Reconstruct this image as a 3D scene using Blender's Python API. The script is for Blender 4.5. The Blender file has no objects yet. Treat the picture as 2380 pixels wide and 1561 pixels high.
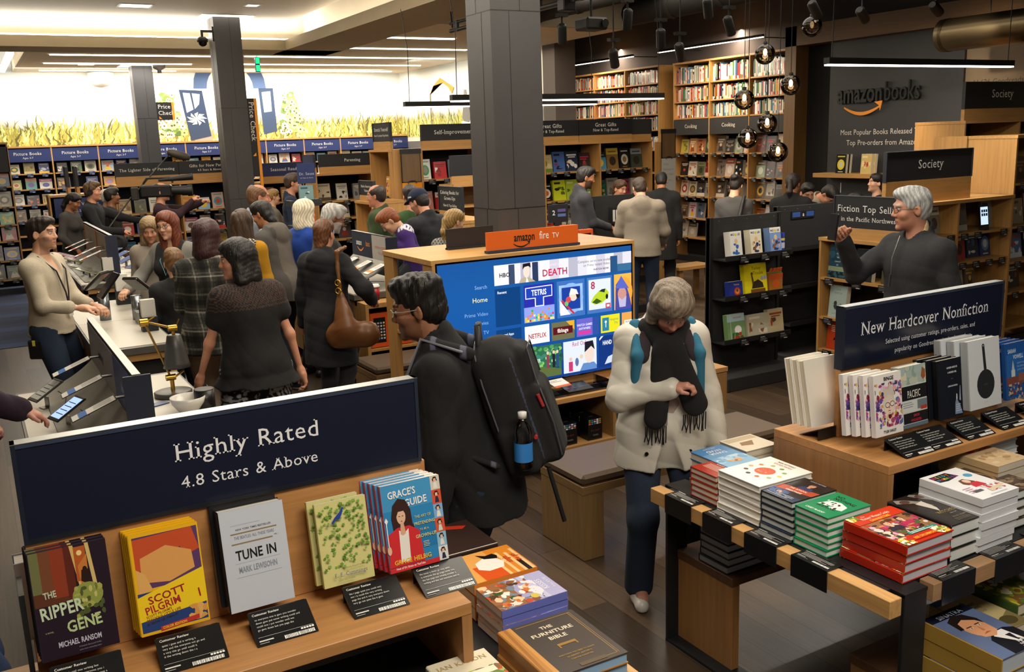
import bpy, math, random
import numpy as np
from mathutils import Vector, Matrix
S = bpy.context.scene
COL = S.collection
# ---------- camera, world, exposure ----------
cd = bpy.data.cameras.new('camera'); cam = bpy.data.objects.new('camera', cd); COL.objects.link(cam)
cd.sensor_width = 36; cd.lens = 2188.5*36/2380; cd.clip_start = .05; cd.clip_end = 80
_y, _p, _r = .515191, .206331, -.0353183
F_ = np.array([math.sin(_y)*math.cos(_p), math.cos(_y)*math.cos(_p), -math.sin(_p)])
r_ = np.array([math.cos(_y), -math.sin(_y), 0]); u_ = np.cross(r_, F_)
X_ = r_*math.cos(_r)+u_*math.sin(_r); Y_ = -r_*math.sin(_r)+u_*math.cos(_r)
m = Matrix.Identity(4)
for i in range(3): m[i][0], m[i][1], m[i][2] = X_[i], Y_[i], -F_[i]
m[2][3] = 2.18
cam.matrix_world = m
S.camera = cam
S.view_settings.view_transform = 'Standard'; S.view_settings.look = 'None'
S.view_settings.gamma = 1; S.view_settings.use_curve_mapping = False
S.view_settings.exposure = 0.12
S.cycles.sample_clamp_indirect = 4
S.cycles.max_bounces = 6; S.cycles.diffuse_bounces = 3; S.cycles.glossy_bounces = 3; S.cycles.transmission_bounces = 6; S.cycles.transparent_max_bounces = 8
S.cycles.use_light_tree = True
w = bpy.data.worlds.new('world'); S.world = w; w.use_nodes = True
w.node_tree.nodes['Background'].inputs[0].default_value = (1, .86, .7, 1)
w.node_tree.nodes['Background'].inputs[1].default_value = .16
def lamp(name, kind, loc, energy, color=(1, .86, .68), size=1, size_y=None, aim=(0, 0, -1), spot=60, blend=.6, parent=None):
    d = bpy.data.lights.new(name, kind); d.energy = energy; d.color = color
    if kind == 'AREA':
        d.size = size
        if size_y: d.shape = 'RECTANGLE'; d.size_y = size_y
    elif kind == 'SPOT': d.spot_size = math.radians(spot); d.spot_blend = blend; d.shadow_soft_size = size
    else: d.shadow_soft_size = size
    o = bpy.data.objects.new(name, d); COL.objects.link(o); o.location = loc
    o.rotation_euler = Vector(aim).to_track_quat('-Z', 'Y').to_euler()
    if parent: o.parent = parent
    return o
WARM = (1, .84, .62); SOFT = (1, .9, .74); COOL = (1, .95, .86)
# unseen area lamps added as fill over the tables, device counters and aisles
lamp('ceiling_fill', 'AREA', (1.4, .4, 3.95), 190, SOFT, 2.5, 1.5, (.1, .35, -1))
lamp('ceiling_fill', 'AREA', (3.3, 4.0, 3.95), 125, SOFT, 2.5, 2.5)
lamp('ceiling_fill', 'AREA', (1.6, 7.0, 3.95), 110, SOFT, 2.5, 3)
lamp('ceiling_fill', 'AREA', (2.2, 11.0, 3.95), 130, SOFT, 3, 4)
lamp('ceiling_fill', 'AREA', (7.3, 8.5, 4.05), 85, SOFT, 3, 4)
lamp('ceiling_fill', 'AREA', (7.2, 13.0, 3.6), 60, WARM, 2.4, 3)
lamp('ceiling_fill', 'AREA', (4.8, 18.0, 3.6), 95, COOL, 7, 3)
# ---------- colour and materials ----------
def lin(h):
    if not isinstance(h, str): return tuple(h)
    h = h.lstrip('#')
    if len(h) == 3: h = ''.join(c*2 for c in h)
    c = [int(h[i:i+2], 16)/255 for i in (0, 2, 4)]
    return tuple(x/12.92 if x <= .04045 else ((x+.055)/1.055)**2.4 for x in c)
MATS = {}
def mat(key):
    if key in MATS: return MATS[key]
    mt = bpy.data.materials.new(key); mt.use_nodes = True; nt = mt.node_tree; N = nt.nodes; L = nt.links
    b = N['Principled BSDF']
    a = N.new('ShaderNodeAttribute'); a.attribute_name = 'Col'
    src = a.outputs['Color']
    def mul(col, fac_socket, lo, hi):
        r = N.new('ShaderNodeMapRange'); r.inputs[3].default_value = lo; r.inputs[4].default_value = hi
        L.new(fac_socket, r.inputs[0])
        mx = N.new('ShaderNodeMix'); mx.data_type = 'RGBA'; mx.blend_type = 'MULTIPLY'; mx.inputs[0].default_value = 1
        L.new(col, mx.inputs[6]); L.new(r.outputs[0], mx.inputs[7]); return mx.outputs[2]
    def coords(scale, kind='Object'):
        t = N.new('ShaderNodeTexCoord'); mp = N.new('ShaderNodeMapping'); mp.inputs[3].default_value = scale
        L.new(t.outputs[kind], mp.inputs[0]); return mp.outputs[0]
    def noise(v, scale, det=3, rough=.5):
        n = N.new('ShaderNodeTexNoise'); n.inputs['Scale'].default_value = scale; n.inputs['Detail'].default_value = det
        n.inputs['Roughness'].default_value = rough; L.new(v, n.inputs['Vector']); return n.outputs[0]
    def bump(h, st, dist=.002):
        bp = N.new('ShaderNodeBump'); bp.inputs['Strength'].default_value = st; bp.inputs['Distance'].default_value = dist
        L.new(h, bp.inputs['Height']); L.new(bp.outputs[0], b.inputs['Normal'])
    rough = .55
    if key == 'paper': rough = .4
    elif key == 'gloss': rough = .22
    elif key == 'matte': rough = .85
    elif key in ('wx', 'wy', 'wz', 'pages', 'pagesz'):
        if key == 'pages': v = coords((2, 2, 900)); n = noise(v, 1, 2); src = mul(src, n, .72, 1.12); rough = .9
        elif key == 'pagesz': v = coords((2, 900, 2)); n = noise(v, 1, 2); src = mul(src, n, .72, 1.12); rough = .9
        else:
            sc = {'wx': (1.2, 26, 26), 'wy': (26, 1.2, 26), 'wz': (26, 26, 1.2)}[key]
            n = noise(coords(sc), 1.6, 5, .62); src = mul(src, n, .55, 1.35)
            n2 = noise(coords(tuple(x*.12 if x > 2 else x*.5 for x in sc)), 1.3, 2); src = mul(src, n2, .8, 1.18)
            bump(n, .12); rough = .48
    elif key == 'cloth':
        n = noise(coords((1, 1, 1)), 260, 2); src = mul(src, n, .8, 1.2); bump(n, .25, .002); rough = .92
    elif key == 'knit':
        n = noise(coords((1, 1, 1.6)), 170, 3); src = mul(src, n, .74, 1.26); bump(n, .5, .003); rough = .95
    elif key == 'denim':
        n = noise(coords((1, 1, .35)), 200, 2); src = mul(src, n, .75, 1.25)
        n2 = noise(coords((1, 1, 1)), 7, 3); src = mul(src, n2, .7, 1.35); rough = .9
    elif key == 'skin':
        rough = .48; b.inputs['Subsurface Weight'].default_value = .08; b.inputs['Subsurface Radius'].default_value = (.01, .004, .002)
        n = noise(coords((1, 1, 1)), 45, 3); src = mul(src, n, .9, 1.1)
    elif key == 'hair':
        n = noise(coords((150, 150, 14)), 1, 3); src = mul(src, n, .45, 1.6); bump(n, .7, .006); rough = .5
    elif key == 'leather':
        n = noise(coords((1, 1, 1)), 90, 4); bump(n, .15, .002); rough = .38
    elif key == 'metal': b.inputs['Metallic'].default_value = .95; rough = .32
    elif key == 'steel':
        n = noise(coords((1, 1, 1)), 9, 5); src = mul(src, n, .6, 1.4); b.inputs['Metallic'].default_value = .35; rough = .42
    elif key == 'plaster':
        n = noise(coords((1, 1, 1)), 3, 4); src = mul(src, n, .94, 1.06); rough = .9
    elif key == 'panel':
        n = noise(coords((1, 1, 1)), 2.5, 6, .65); src = mul(src, n, .72, 1.28); bump(noise(coords((1, 1, 1)), 60, 3), .06); rough = .5
    elif key == 'ceil':
        n = noise(coords((1, 1, 1)), 2, 5); src = mul(src, n, .6, 1.4); rough = .8
    elif key in ('smoke', 'glass', 'acrylic'):
        tr = N.new('ShaderNodeBsdfTransparent'); tr.inputs[0].default_value = (.5, .42, .34, 1) if key == 'smoke' else (.93, .95, .97, 1); gl = N.new('ShaderNodeBsdfGlossy'); gl.inputs['Roughness'].default_value = .03
        fr = N.new('ShaderNodeFresnel'); fr.inputs[0].default_value = 1.5; mx = N.new('ShaderNodeMixShader'); L.new(fr.outputs[0], mx.inputs[0]); L.new(tr.outputs[0], mx.inputs[1]); L.new(gl.outputs[0], mx.inputs[2]); L.new(mx.outputs[0], N['Material Output'].inputs[0])
    elif key.startswith('emit'):
        st = float(key[4:]); e = N.new('ShaderNodeEmission'); e.inputs[1].default_value = st
        L.new(src, e.inputs[0]); L.new(e.outputs[0], N['Material Output'].inputs[0])
    elif key == 'floor':
        t = N.new('ShaderNodeTexCoord'); mp = N.new('ShaderNodeMapping'); mp.inputs[2].default_value = (0, 0, math.pi/2)
        L.new(t.outputs['Object'], mp.inputs[0])
        br = N.new('ShaderNodeTexBrick'); L.new(mp.outputs[0], br.inputs[0]); br.offset = .37; br.offset_frequency = 2; br.squash = 1
        br.inputs['Scale'].default_value = 1; br.inputs['Brick Width'].default_value = 1.7; br.inputs['Row Height'].default_value = .15
        br.inputs['Mortar Size'].default_value = .0022; br.inputs['Mortar Smooth'].default_value = .3; br.inputs['Bias'].default_value = -.1
        br.inputs['Color1'].default_value = (.026, .016, .009, 1); br.inputs['Color2'].default_value = (.088, .054, .031, 1); br.inputs['Mortar'].default_value = (.008, .005, .003, 1)
        n = noise(coords((40, 1.6, 1)), 1.3, 6, .65); src = mul(br.outputs[0], n, .4, 1.65)
        n2 = noise(coords((9, 1.0, 1)), 1.1, 3); src = mul(src, n2, .65, 1.35)
        wv = N.new('ShaderNodeTexWave'); wv.inputs['Scale'].default_value = 1; wv.inputs['Distortion'].default_value = 9; wv.inputs['Detail'].default_value = 3
        L.new(coords((55, 7, 1)), wv.inputs[0])
        pw = N.new('ShaderNodeMath'); pw.operation = 'POWER'; pw.inputs[1].default_value = 5; L.new(wv.outputs[1], pw.inputs[0])
        src = mul(src, pw.outputs[0], .92, 1.45)
        bump(n, .15, .002); rough = .36
    elif key == 'carpet':
        n = noise(coords((1, 1, 1)), 120, 3); src = mul(src, n, .6, 1.4); rough = 1
    elif key == 'mural':
        # painted sky, pale clouds, blush band and a green-gold field; z is the height in metres
        t = N.new('ShaderNodeTexCoord'); sp = N.new('ShaderNodeSeparateXYZ'); L.new(t.outputs['Object'], sp.inputs[0])
        nn = noise(coords((.35, .35, 1.2)), 1.1, 4, .6)
        ad = N.new('ShaderNodeMath'); ad.operation = 'MULTIPLY_ADD'; ad.inputs[1].default_value = .34; L.new(nn, ad.inputs[0]); L.new(sp.outputs[2], ad.inputs[2])
        r = N.new('ShaderNodeMapRange'); r.inputs[1].default_value = 2.55; r.inputs[2].default_value = 3.95; L.new(ad.outputs[0], r.inputs[0])
        cr = N.new('ShaderNodeValToRGB'); L.new(r.outputs[0], cr.inputs[0]); e = cr.color_ramp.elements
        for pos, c in ((0, '#d9b9a4'), (.18, '#e6bfae'), (.32, '#eed8cc'), (.5, '#efeae2'), (.8, '#eeece4'), (.93, '#c9d0c9'), (1, '#8a9a98')):
            el = e[0] if pos == 0 else e[1] if pos == 1 else e.new(pos)
            el.color = lin(c)+(1,)
        src = cr.outputs[0]; rough = .8
    b.inputs['Roughness'].default_value = rough
    if key not in ('glass', 'smoke', 'acrylic') and not key.startswith('emit'): L.new(src, b.inputs['Base Color'])
    MATS[key] = mt
    return mt
# ---------- lettering: glyph outlines from the built-in face, with slabs added for the serif signs ----------
CH = ''.join(chr(c) for c in range(33, 127))+'—'
G = {'sans': {}, 'bold': {}, 'serif': {}}; ADV = {' ': .33}
def _glyphs():
    tmp = []
    for off, key in ((0, 'sans'), (.022, 'bold')):
        for c in CH:
            cu = bpy.data.curves.new('g', 'FONT'); cu.body = c; cu.resolution_u = 2; cu.offset = off
            o = bpy.data.objects.new('g', cu); COL.objects.link(o); tmp.append((key, c, o))
    for c in CH+'\0':
        cu = bpy.data.curves.new('g', 'FONT'); cu.body = '|'+(c if c != '\0' else '')+'|'
        o = bpy.data.objects.new('g', cu); COL.objects.link(o); tmp.append(('adv', c, o))
    dg = bpy.context.evaluated_depsgraph_get(); wid = {}
    for key, c, o in tmp:
        me = o.evaluated_get(dg).to_mesh()
        v = [(p.co.x, p.co.y) for p in me.vertices]
        if key == 'adv': xs = [p[0] for p in v]; wid[c] = max(xs)-min(xs)
        else: G[key][c] = (v, [tuple(p.vertices) for p in me.polygons])
        o.evaluated_get(dg).to_mesh_clear()
    for c in CH: ADV[c] = wid[c]-wid['\0']
    for key, c, o in tmp:
        cu = o.data; bpy.data.objects.remove(o); bpy.data.curves.remove(cu)
    xs = [p[0] for p in G['sans']['I'][0]]; sw = max(xs)-min(xs)
    lv = [0, max(p[1] for p in G['sans']['H'][0]), max(p[1] for p in G['sans']['x'][0]), max(p[1] for p in G['sans']['h'][0]), min(p[1] for p in G['sans']['p'][0])]
    for c in CH:
        v, f = G['sans'][c]; v = list(v); f = list(f); cnt = {}
        if c.isalpha() and c not in 'oOcCeQgGS' or c in '14':
            for p in f:
                for i in range(len(p)):
                    k = tuple(sorted((p[i], p[i-1]))); cnt[k] = cnt.get(k, 0)+1
            for (a, b_), n in cnt.items():
                if n != 1: continue
                (x0, y0), (x1, y1) = v[a], v[b_]
                L_ = abs(x1-x0)
                if abs(y1-y0) > .004 or not .5*sw < L_ < 1.75*sw: continue
                k = min(range(5), key=lambda q: abs(lv[q]-y0))
                if abs(lv[k]-y0) > .012 or (c in 't' and k != 0): continue
                up = k in (0, 4); x0, x1 = min(x0, x1), max(x0, x1); e = .62*sw; th = .052
                le = e; re = e
                if k in (2, 3) or (k == 1 and c in 'bdhkl'): re = 0 if c not in 'vwxyk' else e
                yy = (y0, y0+th) if up else (y0-th, y0)
                i = len(v); v += [(x0-le, yy[0]), (x1+re, yy[0]), (x1+re, yy[1]), (x0-le, yy[1])]; f.append((i, i+1, i+2, i+3))
        G['serif'][c] = (v, f)
_glyphs()
def twidth(s, font='sans'): return sum(ADV.get(c, .4)+(.03 if font == 'serif' else 0) for c in s)
# ---------- mesh builder ----------
def V3(p): return np.array(p, float)
class MB:
    def __init__(s): s.v = []; s.f = []; s.c = []; s.m = []; s.sm = []
    def add(s, vs, fs, col, m='paint', smooth=False):
        i = len(s.v); s.v += [tuple(map(float, p)) for p in vs]; c = lin(col)
        for f in fs: s.f.append(tuple(i+k for k in f)); s.c.append(c); s.m.append(m); s.sm.append(smooth)
        return s
    def poly(s, pts, col, m='paint'): return s.add(pts, [tuple(range(len(pts)))], col, m)
    def box(s, a, b, col, m='paint', bev=0):
        x0, y0, z0 = a; x1, y1, z1 = b
        return s.obox((x0, y0, z0), (x1-x0, 0, 0), (0, y1-y0, 0), (0, 0, z1-z0), col, m, bev)
    def obox(s, o, ex, ey, ez, col, m='paint', bev=0):
        o, ex, ey, ez = map(V3, (o, ex, ey, ez))
        if bev <= 0:
            vs = [o+i*ex+j*ey+k*ez for k in (0, 1) for j in (0, 1) for i in (0, 1)]
            return s.add(vs, [(0, 2, 3, 1), (4, 5, 7, 6), (0, 1, 5, 4), (2, 6, 7, 3), (0, 4, 6, 2), (1, 3, 7, 5)], col, m)
        L = [np.linalg.norm(e) for e in (ex, ey, ez)]; q = [min(.45, bev/max(l, 1e-6)) for l in L]; vs = []
        for k in (0, 1):
            for j in (0, 1):
                for i in (0, 1):
                    for ax in range(3):
                        t = [i, j, k]
                        for n in range(3):
                            if n != ax: t[n] = t[n]+(q[n] if t[n] == 0 else -q[n])
                        vs.append(o+t[0]*ex+t[1]*ey+t[2]*ez)
        def vi(i, j, k, ax): return (k*4+j*2+i)*3+ax
        fs = []
        for ax in range(3):
            a1, a2 = (ax+1) % 3, (ax+2) % 3
            for sd in (0, 1):
                r = []
                for p_, q_ in ((0, 0), (1, 0), (1, 1), (0, 1)):
                    t = [0, 0, 0]; t[ax] = sd; t[a1] = p_; t[a2] = q_; r.append(vi(*t, ax))
                fs.append(tuple(r) if sd else tuple(r[::-1]))
        for ax in range(3):
            a1, a2 = (ax+1) % 3, (ax+2) % 3
            for p_ in (0, 1):
                for q_ in (0, 1):
                    r = []
                    for t_, w_ in ((0, a1), (1, a1), (1, a2), (0, a2)):
                        t = [0, 0, 0]; t[ax] = t_; t[a1] = p_; t[a2] = q_; r.append(vi(*t, w_))
                    fs.append(tuple(r))
        for k in (0, 1):
            for j in (0, 1):
                for i in (0, 1): fs.append(tuple(vi(i, j, k, ax) for ax in range(3)))
        return s.add(vs, fs, col, m)
    def tube(s, pts, r, col, m='paint', n=8, caps=True):
        pts = [V3(p) for p in pts]; rs = r if isinstance(r, (list, tuple)) else [r]*len(pts)
        rings = []; prev = None
        for i, p in enumerate(pts):
            t = pts[min(i+1, len(pts)-1)]-pts[max(i-1, 0)]; t /= max(np.linalg.norm(t), 1e-9)
            a = prev if prev is not None else (V3((0, 0, 1)) if abs(t[2]) < .9 else V3((1, 0, 0)))
            a = a-t*np.dot(a, t); a /= max(np.linalg.norm(a), 1e-9); prev = a; b = np.cross(t, a)
            rings.append([p+rs[i]*(a*math.cos(2*math.pi*k/n)+b*math.sin(2*math.pi*k/n)) for k in range(n)])
        vs = [q for R in rings for q in R]; fs = []
        for i in range(len(pts)-1):
            for k in range(n): fs.append((i*n+k, i*n+(k+1) % n, (i+1)*n+(k+1) % n, (i+1)*n+k))
        s.add(vs, fs, col, m, True)
        if caps: s.add(rings[0], [tuple(range(n))[::-1]], col, m); s.add(rings[-1], [tuple(range(n))], col, m)
        return s
    def lathe(s, prof, c=(0, 0, 0), col='#888', m='paint', n=24, sc=(1, 1, 1)):
        vs = []; fs = []
        for r, z in prof:
            for k in range(n): vs.append((c[0]+sc[0]*r*math.cos(2*math.pi*k/n), c[1]+sc[1]*r*math.sin(2*math.pi*k/n), c[2]+sc[2]*z))
        for i in range(len(prof)-1):
            for k in range(n): fs.append((i*n+k, i*n+(k+1) % n, (i+1)*n+(k+1) % n, (i+1)*n+k))
        return s.add(vs, fs, col, m, True)
    def ball(s, c, r, col, m='paint', n=14, k=8):
        rr = r if isinstance(r, (tuple, list)) else (r, r, r)
        return s.lathe([(max(1e-4, math.sin(math.pi*i/k)), -math.cos(math.pi*i/k)) for i in range(k+1)], c, col, m, n, rr)
    def text(s, t, o, ux, uy, size, col, font='serif', align='c', sx=1.0, m='paint', lift=.0006, gap=0):
        o, ux, uy = map(V3, (o, ux, uy)); ux = ux/np.linalg.norm(ux); uy = uy/np.linalg.norm(uy); nz = np.cross(ux, uy)*lift
        ex = .03 if font == 'serif' else .012 if font == 'bold' else 0
        wd = sum((ADV.get(c, .4)+ex+gap) for c in t)*sx*size; x = {'l': 0, 'c': -wd/2, 'r': -wd}[align]
        for c in t:
            if c in G[font]:
                v, f = G[font][c]
                s.add([o+ux*(x+(p[0]+ex/2)*size*sx)+uy*(p[1]*size)+nz for p in v], f, col, m)
            x += (ADV.get(c, .4)+ex+gap)*sx*size
        return s
    def build(s, name, parent=None, loc=(0, 0, 0), rot=None, fix=False):
        me = bpy.data.meshes.new(name); keys = list(dict.fromkeys(s.m))
        me.from_pydata(s.v, [], s.f)
        for k in keys: me.materials.append(mat(k))
        ix = {k: i for i, k in enumerate(keys)}
        me.polygons.foreach_set('material_index', [ix[k] for k in s.m])
        me.polygons.foreach_set('use_smooth', s.sm)
        at = me.attributes.new('Col', 'FLOAT_COLOR', 'FACE')
        at.data.foreach_set('color', np.array([c+(1,) for c in s.c], 'f').ravel())
        me.update()
        o = bpy.data.objects.new(name, me); COL.objects.link(o); o.location = loc
        if rot is not None: o.rotation_euler = rot
        if parent: o.parent = parent
        return o
def tag(o, label=None, cat=None, group=None, kind=None):
    if label:
        for cut_ in (' face out', ' from the left', ' counted forwards', 'the ', ' on the'):
            if len(label.replace('-', ' ').split()) > 16: label = label.replace(cut_, ' on' if cut_ == ' on the' else '')
        o['label'] = label
    if cat: o['category'] = cat
    if group: o['group'] = group
    if kind: o['kind'] = kind
    return o
def empty(name, label, cat, loc=(0, 0, 0), rotz=0, group=None):
    o = bpy.data.objects.new(name, None); COL.objects.link(o); o.location = loc; o.rotation_euler = (0, 0, rotz)
    o.empty_display_size = .1
    return tag(o, label, cat, group)
def struct(name, mb): return tag(mb.build(name), kind='structure')
def dup(o, loc=None, rot=None, label=None, group=None):
    r = o.copy(); COL.objects.link(r)
    if loc is not None: r.location = loc
    if rot is not None: r.rotation_euler = rot
    if label: r['label'] = label
    if group: r['group'] = group
    for ch in list(o.children):
        c = ch.copy(); COL.objects.link(c); c.parent = r
        for g in list(ch.children): d = g.copy(); COL.objects.link(d); d.parent = c
    return r
ORD = ['first', 'second', 'third', 'fourth', 'fifth', 'sixth', 'seventh', 'eighth', 'ninth', 'tenth', 'eleventh', 'twelfth', 'thirteenth', 'fourteenth', 'fifteenth', 'sixteenth', 'seventeenth', 'eighteenth', 'nineteenth', 'twentieth']+['twenty-'+x for x in 'first second third fourth fifth sixth seventh eighth ninth'.split()]+['thirtieth']+['thirty-'+x for x in 'first second third fourth fifth sixth seventh eighth ninth'.split()]+['fortieth']+['forty-'+x for x in 'first second third fourth fifth sixth seventh eighth ninth'.split()]+['fiftieth']
rnd = random.Random(7)
OAK = '#b98a4e'; OAKD = '#8f6a3d'; BLACK = '#141416'; NAVY = '#1c2438'; SIGN = '#17181c'
# ---------- the setting ----------
b = MB(); b.poly([(-4, -4, 0), (15, -4, 0), (15, 21, 0), (-4, 21, 0)], '#fff', 'floor'); struct('floor', b)
b = MB(); b.box((-4, 12.2, .001), (1.75, 19.6, .006), '#1d2740', 'carpet')
for i in range(12): b.box((-4, 12.2+i*.6, .006), (1.75, 12.5+i*.6, .0066), ('#263352', '#182238')[i % 2], 'carpet')
tag(b.build('carpet'), 'dark blue carpet tiles under the picture book shelves', 'carpet', kind='structure')
YB = 19.68
b = MB(); b.box((-4, YB, 0), (8.6, YB+.2, 2.2), '#2b2725', 'plaster'); b.box((-4, YB, 2.2), (8.6, YB+.2, 4.6), '#fff', 'mural'); struct('wall_back', b)
b = MB(); b.box((8.53, 13.35, 0), (8.93, YB, 2.2), '#55504d', 'plaster'); b.box((8.53, 13.72, 2.2), (8.6, YB, 4.6), '#fff', 'mural')
b.box((8.6, 13.35, 2.2), (8.93, YB, 4.6), '#5d5653', 'plaster'); b.box((8.53, 13.35, 2.2), (8.6, 13.72, 4.6), '#5d5653', 'plaster'); struct('wall_return', b)
b = MB(); b.box((11.0, 7.6, 0), (11.2, 21, 5), '#4a4444', 'plaster'); b.box((11.0, -4, 0), (11.2, 7.6, 5), '#2d2a28', 'plaster'); struct('wall_right', b)
b = MB(); b.box((8.93, 16.9, 0), (11.2, 17.1, 5), '#3a3435', 'plaster'); struct('wall_far_right', b)
b = MB(); b.box((-4.2, -4, 0), (-4, 21, 5), '#6b635a', 'plaster'); struct('wall_left', b)
# painted field at the foot of the mural (brush strokes on the wall)
def blades(n, seed, x0, x1, fn, flip=1):
    r = random.Random(seed); q = MB(); cols = ['#8b8335', '#a89f45', '#c2b95e', '#d3cb7c', '#6f6a2a', '#b5ab50', '#948c3d', '#dcd591', '#565222']
    q.add([fn(x0, 2.3, .003), fn(x1, 2.3, .003), fn(x1, 2.62, .003), fn(x0, 2.62, .003)], [(0, 1, 2, 3)], '#a39a48', 'matte')
    for i in range(n):
        x = r.uniform(x0, x1); z = 2.28+r.random()*.18; h = r.uniform(.16, .42)*(1 if r.random() < .9 else 1.35); w_ = r.uniform(.012, .035); c = r.choice(cols)
        le = r.uniform(-.2, .26); cu = r.uniform(-.5, 1.0); wv = r.uniform(-.05, .05); L_ = []; R_ = []
        for k in range(6):
            t = k/5; xx = x+le*t*h+cu*h*.35*t**3+wv*math.sin(t*7); zz = z+h*t*(1-.22*abs(cu)*t*t); ww = w_*(1-t)**.7
            L_.append(fn(xx-ww, min(zz, 3.2), .004+i*2e-6)); R_.append(fn(xx+ww, min(zz, 3.2), .004+i*2e-6))
        q.add(L_+R_, [(k, k+6, k+7, k+1) for k in range(5)], c, 'matte')
    return q
fb = lambda x, z, l: (x, YB-l, z)
fr = lambda x, z, l: (8.53-l, x, z)
MU = blades(2300, 3, 0, 8.52, fb)
# painted door with shutters, blossoms, bird
def mur(pts, c, fn=fb, l=.012): MU.poly([fn(x, z, l) for x, z in pts], c, 'matte')
def arc(cx, cz, r0, r1, a0, a1, c, fn=fb, l=.012, n=12):
    for i in range(n):
        t0 = math.radians(a0+(a1-a0)*i/n); t1 = math.radians(a0+(a1-a0)*(i+1)/n)
        mur([(cx+r0*math.cos(t0), cz+r0*math.sin(t0)), (cx+r1*math.cos(t0), cz+r1*math.sin(t0)), (cx+r1*math.cos(t1), cz+r1*math.sin(t1)), (cx+r0*math.cos(t1), cz+r0*math.sin(t1))], c, fn, l)
mur([(4.42, 2.3), (5.28, 2.3), (5.3, 3.4), (4.45, 3.4)], '#efe6c8', l=.008)
mur([(4.1, 2.3), (4.42, 2.3), (4.42, 2.55), (4.02, 2.46)], '#8e8678', l=.009)
mur([(3.86, 3.34), (4.3, 3.32), (4.4, 2.44), (4.0, 2.36)], '#27364f'); mur([(5.42, 3.36), (5.72, 3.36), (5.74, 2.5), (5.46, 2.44)], '#2b3b54')
arc(4.86, 3.36, .46, .72, 0, 180, '#46597a'); arc(4.86, 3.36, 0, .46, 0, 180, '#ddd4c0', l=.011)
mur([(3.93, 3.28), (4.06, 3.27), (4.1, 2.96), (3.97, 2.9)], '#e8e4da', l=.014); mur([(4.1, 3.27), (4.25, 3.25), (4.22, 3.06), (4.13, 2.97)], '#e8e4da', l=.014)
mur([(5.48, 3.28), (5.66, 3.3), (5.66, 2.9), (5.5, 2.88)], '#d5d2cb', l=.014)
r = random.Random(5)
for k in range(9):
    a = k*.7; mur([(4.15, 2.78), (4.15+.2*math.cos(a), 2.78+.13*math.sin(a)), (4.15+.13*math.cos(a+.5), 2.78+.1*math.sin(a+.5))], '#e6e3cd', l=.015+k*1e-4)
for cx, n, sp in ((3.62, 34, .26), (6.05, 34, .24)):
    for i in range(n*2):
        z = 2.5+r.random()**1.5*.75; x = cx+r.uniform(-1, 1)*sp*(1.1-(z-2.5)*.9)
        mur([(x+.07*math.cos(a_*1.2+i), z+.05*math.sin(a_*1.2+i)) for a_ in range(5)], r.choice(['#5f7a34', '#7f9145', '#49602c', '#8ea253']), l=.0125+i*1e-5)
    for i in range(n):
        z = 2.48+r.random()**1.4*.8; x = cx+r.uniform(-1, 1)*sp*(1.1-(z-2.5)*.9); q = r.uniform(.045, .1)*(1.15-(z-2.48)*.7)
        mur([(x+q*(1 if j % 2 else .72)*math.cos(j*.5236), z+q*(1 if j % 2 else .72)*math.sin(j*.5236)) for j in range(12)], r.choice(['#e3d780', '#efe9a8', '#d9cf6c']), l=.0140+i*1e-5)
        mur([(x+q*.25*math.cos(j*1.05), z+q*.25*math.sin(j*1.05)) for j in range(6)], '#4c4524', l=.0146+i*1e-5)
mf = MU.build('mural_field'); tag(mf, 'painted tall yellow-green grass, flowers and blue shutters on the pale back wall', 'mural', kind='structure')
MU = blades(900, 9, 15.2, YB, fr)
mur([(13.75, 2.3), (16.6, 2.3), (16.6, 2.78), (13.75, 2.82)], '#9db6c4', fr, .006); mur([(13.75, 2.3), (15.4, 2.3), (15.0, 2.55), (13.75, 2.6)], '#d9c68e', fr, .008)
mur([(15.15, 2.35), (15.75, 2.35), (15.0, 2.98), (14.82, 2.98), (14.9, 2.5)], '#7c756a', fr); mur([(16.35, 2.6), (16.5, 2.45), (16.7, 2.6), (16.62, 2.9), (16.4, 2.9)], '#6e6a62', fr)
mur([(16.45, 2.9), (16.62, 2.9), (16.58, 3.13), (16.5, 3.13)], '#8d8474', fr); mur([(16.0, 2.32), (16.9, 2.32), (16.7, 2.55), (16.3, 2.5)], '#e9e4da', fr, .013)
mur([(17.0, 3.2), (17.6, 3.42), (17.9, 3.3), (18.1, 3.12), (17.95, 3.28), (17.5, 3.32), (17.25, 3.22), (17.1, 3.08)], '#dc9a3c', fr, .013); mur([(18.1, 2.5), (18.14, 2.5), (18.12, 3.15), (18.08, 3.15)], '#8a7a5a', fr, .013)
tag(MU.build('mural_shore'), 'painted shore scene with grass and an orange pennant on the return wall', 'mural', kind='structure')
# ceilings
CB = '#d5cab2'
b = MB(); b.box((-4, -4, 4.02), (4.54, 14.76, 4.2), CB, 'plaster'); tag(b.build('ceiling'), kind='structure')
b = MB()
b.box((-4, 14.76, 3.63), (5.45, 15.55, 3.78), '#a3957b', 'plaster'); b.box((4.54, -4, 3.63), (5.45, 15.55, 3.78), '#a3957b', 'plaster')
b.box((-4, 15.25, 3.78), (5.45, 15.55, 4.2), CB, 'plaster'); b.box((5.0, -4, 3.78), (5.45, 15.25, 4.6), CB, 'plaster')
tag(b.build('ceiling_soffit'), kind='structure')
b = MB(); b.box((1.06, 15.55, 3.66), (8.53, YB, 3.8), CB, 'plaster'); b.box((5.45, 11.45, 3.66), (8.53, 15.55, 3.8), CB, 'plaster')
b.box((5.45, 11.4, 3.66), (8.53, 11.45, 4.6), '#8d8069', 'plaster'); b.box((1.0, 15.55, 3.66), (1.06, YB, 4.5), '#c5b9a0', 'plaster'); tag(b.build('ceiling_lower'), kind='structure')
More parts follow.
